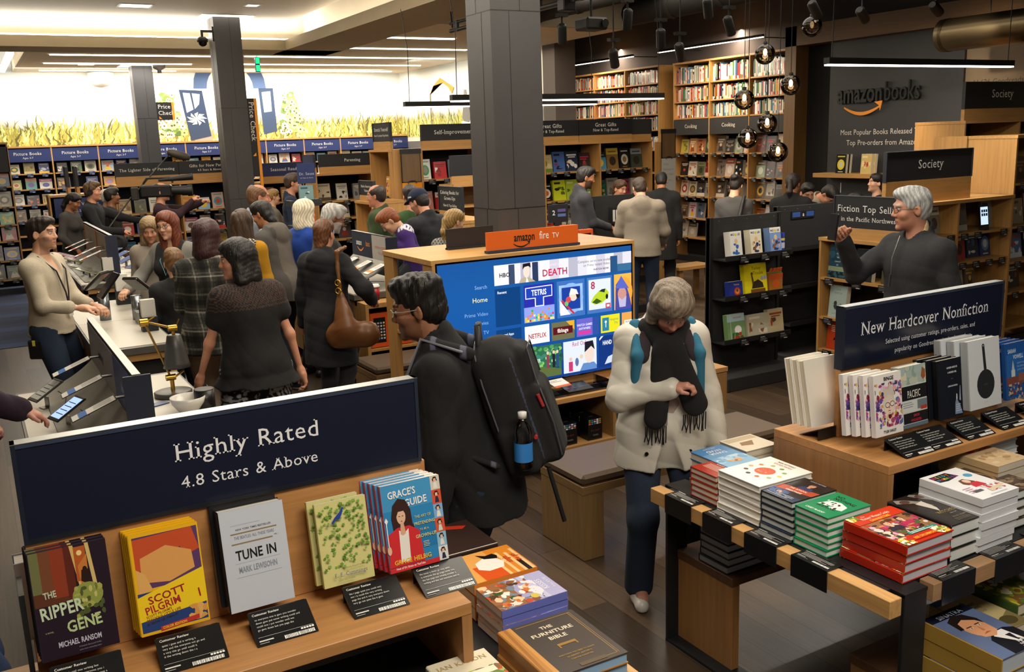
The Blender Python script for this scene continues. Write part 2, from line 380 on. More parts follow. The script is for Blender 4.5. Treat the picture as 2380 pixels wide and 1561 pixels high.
b = MB(); b.box((-4, 15.5, 4.4), (1.0, YB, 4.5), '#1b1817', 'ceil'); b.box((5.0, -4, 4.6), (15, 21, 4.75), '#1d1917', 'ceil'); tag(b.build('ceiling_dark'), kind='structure')
def beam(name, a, c, col='#1a1716'): b = MB(); b.box(a, c, col, 'ceil'); return tag(b.build(name), kind='structure')
for i, y in enumerate((2.5, 5.2, 8.0, 10.8)): beam('ceiling_beam', (5.46, y, 4.3), (11, y+.14, 4.6))
for i, x in enumerate((6.3, 7.7, 9.3)): beam('ceiling_joist', (x, -3, 4.1), (x+.12, 16, 4.3))
beam('ceiling_rail', (5.5, -2, 3.9), (5.62, 11.3, 4.05), '#2a2422')
# conduits and a ventilation run under the dark ceiling
for i, (x, z, rr, nm, lb) in enumerate(((7.05, 3.78, .07, 'conduit', 'dark round conduit running below the black ceiling, beside the far bookcase'), (8.6, 3.86, .16, 'ventilation_duct', 'wide dark spiral duct running below the black ceiling'))):
    b = MB(); b.tube([(x, -2, z), (x, 16, z)], rr, '#231f1d', 'ceil', 12)
    for k in range(18): b.tube([(x, -1.6+k, z), (x, -1.54+k, z)], rr+.012, '#2a2623', 'ceil', 12)
    o = b.build(nm); tag(o, lb, 'pipe')
    for k in range(4):
        h = MB(); h.tube([(x, 1+k*3.5, z+rr), (x, 1+k*3.5, 4.6)], .01, '#1b1817', 'ceil', 5); h.build('hanger', o)
b = MB(); b.tube([(9.62, 7.05, 3.13), (9.62, 2.0, 3.13)], .175, '#6d6049', 'metal', 28)
for k in range(5): b.tube([(9.62, 7.0-k*1.1, 3.13), (9.62, 6.96-k*1.1, 3.13)], .18, '#4f4534', 'metal', 28)
du = tag(b.build('air_duct'), 'bronze round air duct with a closed end beside the logo wall', 'duct')
h = MB(); h.tube([(9.62, 6.5, 3.3), (9.62, 6.5, 4.6)], .008, '#222', 'paint', 5); h.build('hanger', du)
# columns
def column(x0, y0, x1, y1, top, label, seams):
    b = MB(); b.box((x0, y0, 0), (x1, y1, top), '#3d3c3d', 'panel')
    for z in seams:
        b.box((x0-.0015, y0-.0015, z), (x1+.0015, y1+.0015, z+.006), '#171717', 'panel')
    for k, (f, z0, z1) in enumerate(((.42, 0, seams[0]), (.36, seams[0], seams[-1]), (.58, seams[-1], top))):
        xx = x0+(x1-x0)*f; b.box((xx, y0-.0015, z0), (xx+.004, y0, z1), '#171717', 'panel'); yy = y0+(y1-y0)*f; b.box((x0-.0015, yy, z0), (x0, yy+.004, z1), '#171717', 'panel')
    return tag(b.build('column'), label, 'column', kind='structure')
column(3.17, 5.74, 3.56, 6.09, 4.6, 'dark panelled column rising behind the television cabinet', (1.7, 3.02))
column(3.34, 14.15, 3.72, 14.5, 4.02, 'dark panelled column beneath the lit ceiling recess', (1.45, 2.75))
column(2.78, 18.0, 3.12, 18.35, 3.66, 'slimmer dark column standing before the picture book shelves', (1.45, 2.75))
# lit recess: LED strips lying on the soffit ledge
def led(name, a, c, label, st, watts=None, aim=(0, 0, 1), color=COOL, group=None):
    b = MB(); b.box(a, c, '#fff1dd', 'emit%g' % st); o = tag(b.build(name), label, 'light', group)
    if watts:
        cx = [(a[i]+c[i])/2 for i in range(3)]; L_ = [c[i]-a[i] for i in range(3)]; k = 0 if L_[0] > L_[1] else 1
        cx[2] += .03*aim[2]
        l = lamp('strip_glow', 'AREA', cx, watts, color, L_[0] if k == 0 else .03, .03 if k == 0 else L_[1], aim)
        l.parent = o; l.matrix_parent_inverse = Matrix.Identity(4)
    return o
led('cove_light', (-3.5, 14.86, 3.785), (4.9, 14.93, 3.81), 'hidden light strip along the far edge of the ceiling recess', 12, 230, (0, -.25, 1))
led('cove_light', (4.72, 4.0, 3.785), (4.79, 14.7, 3.81), 'hidden light strip along the right edge of the ceiling recess', 12, 150, (-.25, 0, 1))
# recessed ceiling strips
def strip(x0, y, x1, label, z=3.645, watts=0):
    return led('ceiling_strip_light', (x0, y-.03, z), (x1, y+.03, z+.02), label, 9, watts, (0, 0, -1), COOL)
strip(1.36, 16.17, 3.95, 'long ceiling light strip left of the dark column, nearest row'); strip(4.26, 16.1, 8.1, 'long ceiling light strip right of the dark column, nearest of three rows', watts=40)
strip(1.38, 17.68, 3.73, 'long ceiling light strip left of the dark column, middle row', watts=30); strip(4.5, 17.6, 8.1, 'long ceiling light strip right of the dark column, middle row', watts=40)
strip(1.41, 19.17, 3.74, 'long ceiling light strip left of the dark column, row nearest the mural', watts=60); strip(4.4, 19.07, 8.1, 'long ceiling light strip right of the dark column, row nearest the mural', watts=90)
strip(5.46, 13.03, 6.57, 'short ceiling light strip above the black cable track'); strip(5.48, 14.54, 7.55, 'ceiling light strip behind the black cable track')
led('ceiling_strip_light', (.77, 15.9, 3.63), (.87, 19.35, 3.66), 'slanting light strip at the left edge of the photograph', 9, 25, (0, 0, -1))
lamp('mural_wash', 'AREA', (4.0, 18.6, 3.6), 85, COOL, 7.5, .3, (0, .8, -.45))
lamp('mural_wash', 'AREA', (7.4, 16.6, 3.6), 45, COOL, .3, 5, (.8, 0, -.45))
# ---------- furniture ----------
def rot2(o, a, u, v, z=0):
    c, s_ = math.cos(a), math.sin(a); return (o[0]+c*u-s_*v, o[1]+s_*u+c*v, o[2]+z)
R_X = 0; R_Y = -math.pi/2     # fronts facing -y / facing -x
def sign(name, label, o, a, w, h, lines, col=SIGN, t=.03, wood=.1, frame=True, parent=None, italic=0):
    """upright sign board on a wooden plinth; o = lower left front corner of the plinth"""
    e = empty(name, label, 'sign', o, a)
    if wood:
        b = MB(); b.box((0, 0, 0), (w, t+.01, wood), OAK, 'wx'); b.build('plinth', e)
    b = MB(); b.box((0, .002, wood), (w, t, wood+h), col, 'paint')
    for s_, x, z, sz, f in lines: b.text(s_, (x*w, .001, wood+z*h), (1, 0, 0), (0, 0, 1), sz, '#e9e6de', f)
    b.build('panel', e)
    if frame:
        b = MB(); b.box((-.008, -.004, wood-.002), (.004, t+.004, wood+h+.004), '#1e2128'); b.box((w-.004, -.004, wood-.002), (w+.008, t+.004, wood+h+.004), '#1e2128'); b.box((0, -.003, wood+h), (w, t+.003, wood+h+.006), '#3a3d44'); b.build('frame', e)
    return e
def bookcase(label, o, a, w, d, h, nb, shelves, back='#15161a', base=.1, top=True, wood=OAK, side=True, hdr=None):
    e = empty('bookcase', label, 'bookcase', o, a); p = .022; xs = [w*i/nb for i in range(nb+1)]
    for i, x in enumerate(xs):
        b = MB(); b.box((x-p if i == nb else x if i == 0 else x-p/2, 0, 0), (x if i == nb else x+p if i == 0 else x+p/2, d, h), wood, 'wz'); b.build('upright', e)
    b = MB(); b.box((p, d-.015, base), (w-p, d, h-.01), back, 'matte'); b.build('back_panel', e)
    if top: b = MB(); b.box((-.005, -.008, h-.03), (w+.005, d, h), wood, 'wx'); b.build('top_board', e)
    b = MB(); b.box((p, .03, 0), (w-p, .05, base), '#17151a'); b.build('kick_board', e)
    for z in shelves:
        for i in range(nb):
            b = MB(); b.box((xs[i]+p, .004, z-.022), (xs[i+1]-p, d-.02, z), wood, 'wx'); b.build('shelf', e)
    if hdr:
        z0, z1, lines, c = hdr
        for i in range(nb):
            b = MB(); b.box((xs[i]+p/2, .0, z0), (xs[i+1]-p/2, .02, z1), c)
            for s_, zz, sz in lines[i % len(lines)]: b.text(s_, ((xs[i]+xs[i+1])/2, -.001, z0+zz*(z1-z0)), (1, 0, 0), (0, 0, 1), sz, '#dcd8ce', 'serif')
            b.build('header_panel', e)
    return e
PB = [[('Picture Books', .52, .075), ('Ages 3-7', .24, .045)]]
bookcase('long oak picture book bookcase with dark blue headers under the mural', (.66, 19.38, 0), R_X, 7.9, .29, 2.35, 10, (.5, .74, 1.02, 1.3, 1.58, 1.86), '#121a2c', hdr=(2.07, 2.3, PB, '#1b2a5c'))
bookcase('oak bookcase with a black header at the left edge, before the picture books', (-1.3, 17.0, 0), R_X, 1.96, .3, 2.4, 2, (.25, .55, .86, 1.12, 1.4, 1.72), '#15161a', hdr=(1.94, 2.33, [[("Children's", .5, .08)]], SIGN))
# the parenting gondola behind the column
bookcase('oak gondola bookcase under the Lighter Side of Parenting sign', (1.93, 15.3, 0), R_X, 1.9, .5, 1.7, 2, (.3, .62, .94, 1.26), '#141b30')
sign('shelf_sign', 'black sign reading The Lighter Side of Parenting', (1.97, 15.32, 1.7), R_X, .91, .19, [('The Lighter Side of Parenting', .5, .38, .062, 'serif')], wood=.12)
sign('shelf_sign', 'black sign reading Gifts for New Parents', (2.89, 15.32, 1.7), R_X, .91, .19, [('Gifts for New Parents', .5, .52, .062, 'serif'), ('4.5 Stars & Above', .5, .2, .045, 'serif')], wood=.12)
# blue award case
bookcase('low oak case with a blue award winners panel, left of the parenting gondola', (1.0, 14.9, 0), R_X, .85, .45, 1.62, 1, (.3, .62, .94, 1.2), '#141b30')
b = MB(); b.box((0, 0, 0), (.74, .02, .27), '#1b2a5c'); b.text('Award Winners', (.37, -.001, .16), (1, 0, 0), (0, 0, 1), .062, '#dcd8ce'); b.text('4.5 Stars', (.37, -.001, .07), (1, 0, 0), (0, 0, 1), .05, '#dcd8ce')
o = b.build('award_sign', None, (1.06, 14.87, 1.3)); tag(o, 'blue award winners panel on the front of the low case', 'sign')
for k in range(2):
    sign('upright_sign', ('dark upright sign seen edge on above the blue award case', 'second dark upright sign right behind the edge on one')[k], (1.27+.12*k, 15.3, 1.62), R_Y, .3, .28, [], col='#23242b', wood=.1)
# blue readings case
bookcase('low oak case below the blue Readings sign, right of the lit column', (4.35, 16.2, 0), R_X, 1.0, .45, 1.6, 1, (.3, .6, .9, 1.25), '#141b30')
sign('shelf_sign', 'blue sign reading Seasonal Readings', (4.4, 16.22, 1.6), R_X, .9, .22, [('Seasonal Readings', .5, .4, .075, 'serif')], col='#1b2a5c', wood=.09)
# parenting end case
bookcase('oak bookcase under the black Parenting sign', (4.28, 13.0, 0), R_X, 1.75, .6, 1.79, 2, (.25, .55, .85, 1.15, 1.4), '#15161a')
sign('shelf_sign', 'black sign reading Parenting', (4.37, 13.05, 1.79), R_X, .98, .17, [('Parenting', .5, .38, .06, 'serif')], wood=.09)
sign('shelf_sign', 'blank black sign right of the Parenting sign', (5.37, 13.05, 1.76), R_X, .6, .2, [], wood=.09)
sign('shelf_sign', 'narrow blue sign on the left end of the Parenting case', (4.3, 13.6, 1.79), R_Y, .5, .17, [], col='#1b2a5c', wood=.09)
# self-improvement and gift row
bookcase('long oak row of shelves under Self-Improvement and Great Gifts signs', (5.1, 11.2, 0), R_X, 3.72, .5, 2.1, 4, (.25, .6, .95, 1.3, 1.7), '#131417')
sign('shelf_sign', 'black sign reading Self-Improvement', (5.14, 11.24, 2.1), R_X, .93, .2, [('Self-Improvement', .5, .4, .075, 'serif')], wood=.09)
for k in range(2): sign('shelf_sign', ('black Great Gifts sign beside the large column', 'second black Great Gifts sign, right of the first')[k], (6.63+.93*k, 11.24, 2.1), R_X, .92, .21, [('Great Gifts', .5, .55, .075, 'serif'), ('New & Top-Rated', .5, .24, .055, 'serif')], wood=.09)
sign('shelf_sign', 'dark blank sign right of the Great Gifts signs', (8.5, 11.3, 2.09), R_X, .38, .21, [], col='#2a2a2c', wood=.09)
# stretch yourself end cap, faces the device counters
bookcase('narrow oak end case under the Stretch Yourself sign', (4.66, 11.86, 0), R_Y, .66, .44, 2.1, 1, (.2, .53, .86, 1.19, 1.52), '#6f5330')
sign('shelf_sign', 'black Stretch Yourself sign on the narrow end case', (4.7, 11.8, 2.1), R_Y, .56, .23, [('Stretch Yourself', .5, .56, .065, 'serif'), ('New & Top-Rated Yoga Books', .5, .28, .035, 'serif')], wood=.1)
def poster(name, label, o, a, w, h, col, lines, board=True, bars=None):
    e = empty(name, label, 'poster', o, a)
    if board:
        b = MB(); b.box((0, 0, h), (w, .012, h+.4), '#6b5233', 'wz'); b.box((-.008, -.006, h+.36), (w+.008, .014, h+.42), '#1b1a1a'); b.box((0, -.003, h), (.012, .012, h+.38), '#26221e'); b.box((w-.012, -.003, h), (w, .012, h+.38), '#26221e'); b.box((0, -.003, h), (w, .012, h+.012), '#26221e'); b.build('backing_board', e)
    b = MB(); b.box((0, 0, 0), (w, .004, h), col, 'paper')
    for s_, x, z, sz, c, f in lines: b.text(s_, (x*w, -.001, z*h), (1, 0, 0), (0, 0, 1), sz, c, f, 'l')
    for x, z0, z1, c in (bars or []): b.box((x*w, -.002, z0*h), (x*w+.016, 0, z1*h), c)
    b.build('sheet', e)
    b = MB(); b.tube([(w*.3, -.008, h-.012), (w*.3, -.008, h+.012), (w*.42, -.008, h+.022), (w*.58, -.008, h+.022), (w*.7, -.008, h+.012), (w*.7, -.008, h-.012)], .006, '#1a1a1a', n=6); b.build('clip', e)
    return e
poster('price_poster', "orange poster asking What's the price, clipped to the end panel", (4.79, 11.13, 1.05), R_X, .27, .63, '#e08a17', [("What's", .08, .84, .05, '#3a2a10', 'serif'), ('the price?', .08, .74, .05, '#3a2a10', 'serif'), ('Use your phone camera', .08, .6, .019, '#4a3514', 'sans'), ('or the shop app to scan', .08, .54, .019, '#4a3514', 'sans')])
poster('chart_poster', 'white poster with small bar charts, clipped right of the gifts row', (8.9, 11.08, 1.1), R_X, .26, .72, '#b9b7b0', [('Vote', .1, .86, .05, '#8d8b86', 'sans'), ('Gaming or', .1, .76, .045, '#8d8b86', 'sans'), ('New Year', .1, .66, .045, '#8d8b86', 'sans'), ('tell us what gift you', .1, .55, .02, '#666', 'sans'), ('are wanting', .1, .5, .02, '#666', 'sans')], bars=[(.12, .02, .38, '#4a5670'), (.22, .02, .28, '#596681'), (.32, .02, .22, '#4a5670'), (.6, .02, .3, '#596681'), (.78, .02, .35, '#4a5670')])
b = MB(); b.box((8.86, 11.15, 0), (9.2, 11.2, 2.06), OAK, 'wz'); tag(b.build('oak_end_panel'), 'oak end panel behind the bar chart poster', 'panel')
b = MB(); b.box((4.7, 11.19, 0), (5.1, 11.21, 2.1), OAK, 'wz'); tag(b.build('oak_end_panel'), 'oak end panel behind the orange price poster', 'panel')
# small end caps in the middle of the floor
bookcase('low oak case under the Native American Voices sign', (4.15, 11.14, 0), R_Y, .55, .45, 1.5, 1, (.3, .7, 1.1), '#5c4629')
sign('shelf_sign', 'small black sign reading Native American Voices', (4.19, 11.08, 1.5), R_Y, .46, .17, [('Native American', .5, .55, .045, 'serif'), ('Voices', .5, .25, .045, 'serif')], wood=.07)
bookcase('low oak case under the Coloring Books sign', (4.3, 9.4, 0), R_Y, .75, .45, 1.37, 1, (.3, .66, 1.0), '#5c4629')
sign('shelf_sign', 'black sign reading Coloring Books for Grown-Ups', (4.37, 9.2, 1.37), R_Y, .52, .25, [('Coloring Books for', .5, .7, .052, 'serif'), ('Grown-Ups', .5, .46, .052, 'serif'), ('New & Top-Selling', .5, .18, .038, 'serif')], wood=.09)
bookcase('tall oak case with a dark sign behind the Coloring Books case', (5.1, 10.3, 0), R_X, .8, .4, 1.66, 1, (.3, .7, 1.1, 1.4), '#6b5231')
sign('shelf_sign', 'blank dark sign beside the large column, above the Coloring Books sign', (5.1, 10.35, 1.66), R_X, .6, .24, [], wood=.1)
poster('blue_poster', 'blue poster reading Receive exactly what you want', (4.36, 8.6, .85), R_X, .3, .42, '#16408c', [('Receive', .1, .72, .05, '#dfe6f2', 'sans'), ('exactly what', .1, .55, .05, '#dfe6f2', 'sans'), ('you want!', .1, .38, .05, '#dfe6f2', 'sans')], board=False)
# wall cases on the right
CK = [[('Cooking', .45, .085)]]
bookcase('tall oak cooking bookcase of three bays beside the logo wall', (10.66, 12.96, 0), R_Y, 2.72, .32, 3.33, 3, (.42, .75, 1.12, 1.46, 1.84, 2.42, 2.69, 2.98), '#17130f', hdr=(2.14, 2.39, CK, '#2b2a2b'))
bookcase('tall oak bookcase of three bays, farther along the right wall', (10.66, 16.3, 0), R_Y, 2.95, .32, 3.34, 3, (.42, .8, 1.15, 1.5, 1.9, 2.25, 2.52, 2.78, 3.05), '#17130f')
b = MB(); b.box((10.5, 10.05, 0), (11.0, 10.26, 3.6), '#7c5a30', 'wz'); b.box((10.5, 2.0, 3.33), (11.0, 10.26, 3.6), '#6b4d29', 'wy'); o = b.build('trim_1'); tag(o, kind='structure')
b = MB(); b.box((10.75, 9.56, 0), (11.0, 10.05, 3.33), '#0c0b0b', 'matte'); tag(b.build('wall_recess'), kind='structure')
b = MB(); b.box((10.66, 7.5, 0), (10.98, 9.56, 3.33), '#2c2d30', 'panel'); tag(b.build('wall_logo'), kind='structure')
b = MB(); b.box((10.7, 2, 0), (10.98, 7.5, 3.33), '#84725a', 'panel')
b.text('11,626 Goodreads members have liked', (10.699, 7.4, 2.62), (0, -1, 0), (0, 0, 1), .085, '#3b3026', 'sans', 'l'); b.text('this quote by Stephen King', (10.699, 7.32, 2.49), (0, -1, 0), (0, 0, 1), .085, '#3b3026', 'sans', 'l'); tag(b.build('wall_quote'), kind='structure')
# raised shop logo on the dark wall
def logo_text(o, a, size, c1, c2, parts, arrow, depth, nm, label):
    e = empty(nm, label, 'sign', o, a); x = 0
    for s_, f, c, sx in parts:
        b = MB(); n = 7
        for k in range(n): b.text(s_, (x, -depth*(k+1)/n, 0), (1, 0, 0), (0, 0, 1), size, c, f, 'l', sx, lift=0)
        b.build('lettering', e); x += twidth(s_, f)*size*sx+.012*len(s_)*size*sx+size*.06
    return e, x
lw, xx = logo_text((10.655, 9.38, 2.5), R_Y, .36, 0, 0, [('amazon', 'bold', '#0c0c0d', .66), ('books', 'sans', '#0c0c0d', .62)], None, .05, 'wall_logo_sign', 'raised black shop logo with an orange smile arrow on the dark wall')
def smile(e, x0, x1, z, drop, th, col, y=-.05):
    b = MB(); n = 16; up = []; lo = []
    for k in range(n+1):
        t = k/n; x = x0+(x1-x0)*t; zz = z-drop*math.sin(math.pi*min(1, t*.96+.02))**.9; tt = th*(.25+.75*math.sin(math.pi*min(1, .12+t*.75)))
        up.append((x, y, zz)); lo.append((x, y, zz-tt))
    b.add(up+lo, [(k, k+n+1, k+n+2, k+1) for k in range(n)], col)
    xe, ze = x1, up[-1][2]
    b.poly([(xe-th*2.0, y-.0005, ze+th*1.0), (xe+th*.9, y-.0005, ze+th*1.25), (xe+th*.1, y-.0005, ze-th*1.7), (xe-th*.2, y-.0005, ze-.15*th)], col)
    b.build('smile_arrow', e)
smile(lw, .13, .72, -.045, .085, .045, '#f0961e')
e = empty('wall_lettering', 'white lettering about the most popular books under the wall logo', 'lettering', (10.655, 8.5, 1.28))
for s_, q, sz, sx in (('Most Popular Books Released This Week:', (0, .02, .79), .102, .93), ('Top Pre-orders from Amazon.com', (0, .05, .65), .102, .93), ('1', (0, .8, 0), .2, .8)): b = MB(); b.text(s_, q, (0, -1, 0), (0, 0, 1), sz, '#d9d6cd', 'sans', 'c', sx); b.build('lettering', e)
b = MB(); b.box((10.36, 7.6, 1.5), (10.66, 9.55, 1.56), OAK, 'wy', .004); tag(b.build('wall_shelf'), 'thick oak wall shelf carrying a few paperbacks under the logo', 'shelf')
# society cases
bookcase('tall oak case at the right edge, behind the Society case', (9.1, 6.35, 0), R_X, 1.9, .6, 2.2, 2, (.3, .7, 1.1, 1.5, 1.85), '#17130f')
b = MB(); b.box((8.6, 5.97, 0), (8.64, 6.34, 2.05), OAK, 'wz'); tag(b.build('oak_divider'), 'high plain oak divider panel behind the Society sign', 'panel')
sign('shelf_sign', 'black Society sign high at the right edge of the photograph', (9.15, 6.4, 2.2), R_X, 1.5, .27, [('Society', .42, .42, .12, 'serif')], wood=.12)
bookcase('oak Society bookcase behind the man with the phone', (6.95, 5.42, 0), R_X, 1.62, .5, 1.5, 2, (.25, .6, .92, 1.19), '#17130f')
sign('shelf_sign', 'black Society sign on top of the case behind the phone man', (6.86, 5.5, 1.5), R_X, 1.16, .25, [('Society', .5, .4, .11, 'serif')], wood=.2)
bookcase('oak bookcase with tall posts at the right edge', (8.6, 5.45, 0), R_X, 1.5, .5, 2.05, 2, (.2, .55, .85, 1.19, 1.6), '#17130f')
bookcase('oak case under the Fiction Top Sellers sign', (6.6, 5.98, 0), R_Y, 1.1, .32, 1.22, 1, (.2, .5, .86), '#17130f')
sign('shelf_sign', 'black sign reading Fiction Top Sellers in the Pacific Northwest', (6.62, 5.84, 1.22), R_Y, .74, .27, [('Fiction Top Sellers', .5, .52, .082, 'serif'), ('in the Pacific Northwest', .5, .22, .055, 'serif')], wood=.1)
# black rolling racks
def rack(label, o, w, z1, base, cards):
    e = empty('display_rack', label, 'rack', o, 0)
    b = MB(); b.box((-.03, -.3, 0), (w+.03, .3, .12), '#1d1a19', 'matte', .006); b.build('base', e)
    b = MB(); b.box((0, -.02, .12), (w, .02, z1), '#1c1b1b', 'matte'); b.build('panel', e)
    for x in (0, w-.03): b = MB(); b.box((x, -.03, .12), (x+.03, .03, z1+.005), '#141313', 'paint'); b.build('upright', e)
    for z in base: b = MB(); b.box((.02, -.2, z-.012), (w-.02, -.02, z), '#141414'); b.box((.02, -.2, z), (w-.02, -.192, z+.03), '#161616'); b.build('shelf', e)
    b = MB(); b.box((0, -.021, z1-.05), (w, .021, z1-.045), '#2b2a2a')
    for k in range(5): b.box((.1+k*.16, -.0215, z1-.03), (.106+k*.16, -.02, z1-.024), '#777')
    b.build('top_rail', e); return e
rack('black rolling rack with paperbacks and a yellow picture book', (5.42, 6.13, 0), .82, 1.46, (1.12, .78, .4), 0)
rack('second black rack with pegboard, partly hidden by the Fiction case', (6.42, 6.35, 0), .8, 1.48, (1.1, .75, .4), 0)
# pegboard gondola in front of the gift row
e = empty('pegboard_stand', 'black pegboard stand before the Great Gifts shelves', 'stand', (6.5, 9.5, 0))
b = MB(); b.box((0, -.02, .1), (.72, .02, 1.46), '#1a1a1b', 'matte')
for i in range(22):
    for k in range(16): b.poly([(.04+i*.03, -.0205, .7+k*.045), (.047+i*.03, -.0205, .7+k*.045), (.047+i*.03, -.0205, .707+k*.045), (.04+i*.03, -.0205, .707+k*.045)], '#050505')
b.build('pegboard', e); b = MB(); b.box((0, -.25, 0), (.72, .25, .1), '#151515'); b.build('base', e)
for x in (0, .69): b = MB(); b.box((x, -.03, .1), (x+.03, .03, 1.47), '#101010'); b.build('upright', e)
# ---------- lighting fittings ----------
def pendant(label, x0, x1, y, z, top, wz=.03, watts=30):
    e = empty('linear_pendant', label, 'lamp', ((x0+x1)/2, y, z)); L_ = (x1-x0)/2
    b = MB(); b.box((-L_, -.03, 0), (L_, .03, .05), '#151515'); b.build('housing', e)
    b = MB(); b.box((-L_+.005, -.026, -.012), (L_-.005, .026, .0), '#fff4e4', 'emit9'); b.build('diffuser', e)
    for x in (-L_+.06, L_-.06):
        b = MB(); b.tube([(x, 0, .05), (x+.01, 0, (top-z)*.6), (x-.04, 0, top-z)], .004, '#111', n=5); b.build('cable', e)
    l = lamp('pendant_glow', 'AREA', (0, 0, -.02), watts, COOL, 2*L_, .04); l.parent = e
    return e
pendant('long black linear pendant whose left end hangs before the mural', 4.03, 6.43, 9.2, 2.54, 3.5, watts=22); pendant('second linear pendant, hanging nearer and ending before the far bookcase', 3.85, 6.24, 7.75, 2.53, 3.5, watts=22)
pendant('linear pendant hanging in front of the logo wall', 6.03, 8.43, 5.45, 2.67, 4.6, watts=34)
b = MB(); b.tube([(5.1, 10.2, 3.42), (5.1, 5.0, 3.42)], .022, '#121212', n=6); b.tube([(5.1, 10.2, 3.5), (5.1, 5.0, 3.5)], .016, '#121212', n=6)
for k in range(9): b.box((5.085, 5.2+k*.6, 3.4), (5.115, 5.26+k*.6, 3.52), '#121212')
o = b.build('cable_track'); tag(o, 'black ceiling track carrying the pendant cables', 'track')
for y in (9.2, 7.75): b = MB(); b.box((5.03, y-.06, 3.33), (5.17, y+.06, 3.44), '#101010', bev=.01); b.build('junction_box', o)
b = MB(); b.tube([(5.1, 10.15, 3.45), (5.1, 10.15, 3.78)], .015, '#121212'); b.build('hanger', o)
def wall_lamp(y0, y1, label, watts):
    e = empty('wall_strip_lamp', label, 'lamp', (10.3, (y0+y1)/2, 3.5)); L_ = (y0-y1)/2
    b = MB(); b.box((-.02, -L_, 0), (.02, L_, .035), '#2a2725'); b.build('housing', e)
    b = MB(); b.box((-.016, -L_, -.01), (.016, L_, 0), '#fff2dc', 'emit7'); b.build('diffuser', e)
    for q in (-L_*.8, L_*.8): b = MB(); b.tube([(0, q, .02), (.7, q, .02)], .008, '#222'); b.build('arm', e)
    l = lamp('shelf_glow', 'AREA', (0, 0, -.02), watts, WARM, .04, 2*L_, (.38, 0, -1)); l.parent = e
wall_lamp(16.2, 13.6, 'thin strip lamp over the far right bookcase', 62); wall_lamp(12.9, 10.5, 'thin strip lamp over the cooking bookcase', 70)
# smoked glass globes
for i, (x, y, z, lb) in enumerate(((7.32, 7.43, 2.94, 'smoked glass globe pendant hanging highest before the cooking shelves'), (7.51, 7.25, 2.62, 'smoked globe pendant at the right of the cluster, against the wooden post'), (7.07, 7.46, 2.49, 'smoked globe pendant at the left of the cluster, third highest'), (7.24, 7.3, 2.24, 'smoked globe pendant covering the end of the last Cooking header'), (7.05, 7.38, 2.1, 'smoked globe pendant hanging just below the middle Cooking header'), (7.3, 7.2, 1.95, 'lowest smoked globe pendant of the cluster'), (7.77, 7.23, 3.2, 'unlit smoked globe close under the dark ceiling'))):
    e = empty('globe_pendant', lb, 'lamp', (x, y, z), 0, 'smoked globes before the cooking shelves')
    b = MB(); b.ball((0, 0, 0), .103, '#fff', 'smoke', 28, 16); b.build('globe', e)
    b = MB(); b.lathe([(.001, .13), (.022, .125), (.024, .09), (.016, .075), (.001, .074)], col='#15110d'); b.build('socket', e)
    b = MB(); b.ball((0, 0, .02), (.02, .02, .036), '#ffd9a0', 'emit%g' % (30 if i < 6 else .6), 12, 8); b.build('bulb', e)
    b = MB(); b.tube([(0, 0, .125), (0, 0, 4.3-z)], .004, '#0f0d0c', n=5); b.build('cord', e)
    if i < 6: l = lamp('bulb_glow', 'POINT', (0, 0, .02), 1.6, (1, .75, .45), .03); l.parent = e
# track spots under the dark ceiling
def spot(x, y, z, label, aim=(.3, .2, -1), watts=0, on=True):
    e = empty('track_spotlight', label, 'lamp', (x, y, z)); d = Vector(aim).normalized()
    b = MB(); b.tube([tuple(d*.1), tuple(d*-.08), tuple(d*-.1)], [.048, .048, .03], '#131212', n=14); b.build('housing', e)
    b = MB(); b.tube([tuple(d*.094), tuple(d*.1005)], [.034, .034], '#ffe9c8', 'emit8' if on else 'paint', 12); b.build('lens', e)
    b = MB(); b.box((-.06, -.03, .16), (.06, .03, .19), '#121111'); b.tube([(0, 0, .16), (0, 0, 0)], .012, '#131212', n=6); b.tube([(0, 0, .19), (0, 0, 4.35-z)], .007, '#131212', n=5); b.build('bracket', e)
    if watts: l = lamp('spot_glow', 'SPOT', tuple(d*.11), watts, WARM, .03, None, aim, 62, .8); l.parent = e
for x, y, z, lb, aim, wt in ((6.73, 7.64, 3.4, 'lit track spotlight near the top edge, left of the globes', (.6, .5, -1), 60), (6.28, 7.83, 3.12, 'lit track spotlight hanging lowest over the pegboard', (.5, .6, -1), 60), (5.42, 8.33, 3.2, 'lit track spotlight beside the large column', (.4, .6, -1), 60), (6.01, 8.02, 3.32, 'unlit track spotlight between the column and the globes', (.2, .4, -1), 0), (6.89, 7.5, 3.22, 'track spotlight just left of the globe cords', (.7, .3, -1), 50), (7.66, 7.1, 3.35, 'track spotlight above the wooden post', (1, .25, -.9), 170), (8.07, 6.85, 3.28, 'track spotlight aimed at the logo wall', (1, .4, -.5), 170), (8.6, 6.4, 3.3, 'dark track spotlight right of the logo wall spotlight', (1, .3, -.35), 90), (6.43, 7.71, 2.98, 'small spotlight above the strip lamp of the cooking case', (.8, .6, -1), 45), (5.84, 8.03, 2.94, 'small spotlight above the strip lamp of the far bookcase', (.7, .7, -1), 45)): spot(x, y, z, lb, aim, wt)
e = empty('ceiling_projector', 'dark projector hanging under the ceiling beside the column', 'projector', (5.69, 8.2, 3.28))
b = MB(); b.box((-.13, -.12, -.06), (.13, .12, .06), '#1d1c1c', bev=.02); b.build('body', e); b = MB(); b.tube([(.07, -.1, 0), (.07, -.15, 0)], .04, '#555', 'metal', 12); b.build('lens', e); b = MB(); b.tube([(0, 0, .06), (0, 0, 1.2)], .012, '#141313'); b.build('hanger', e)
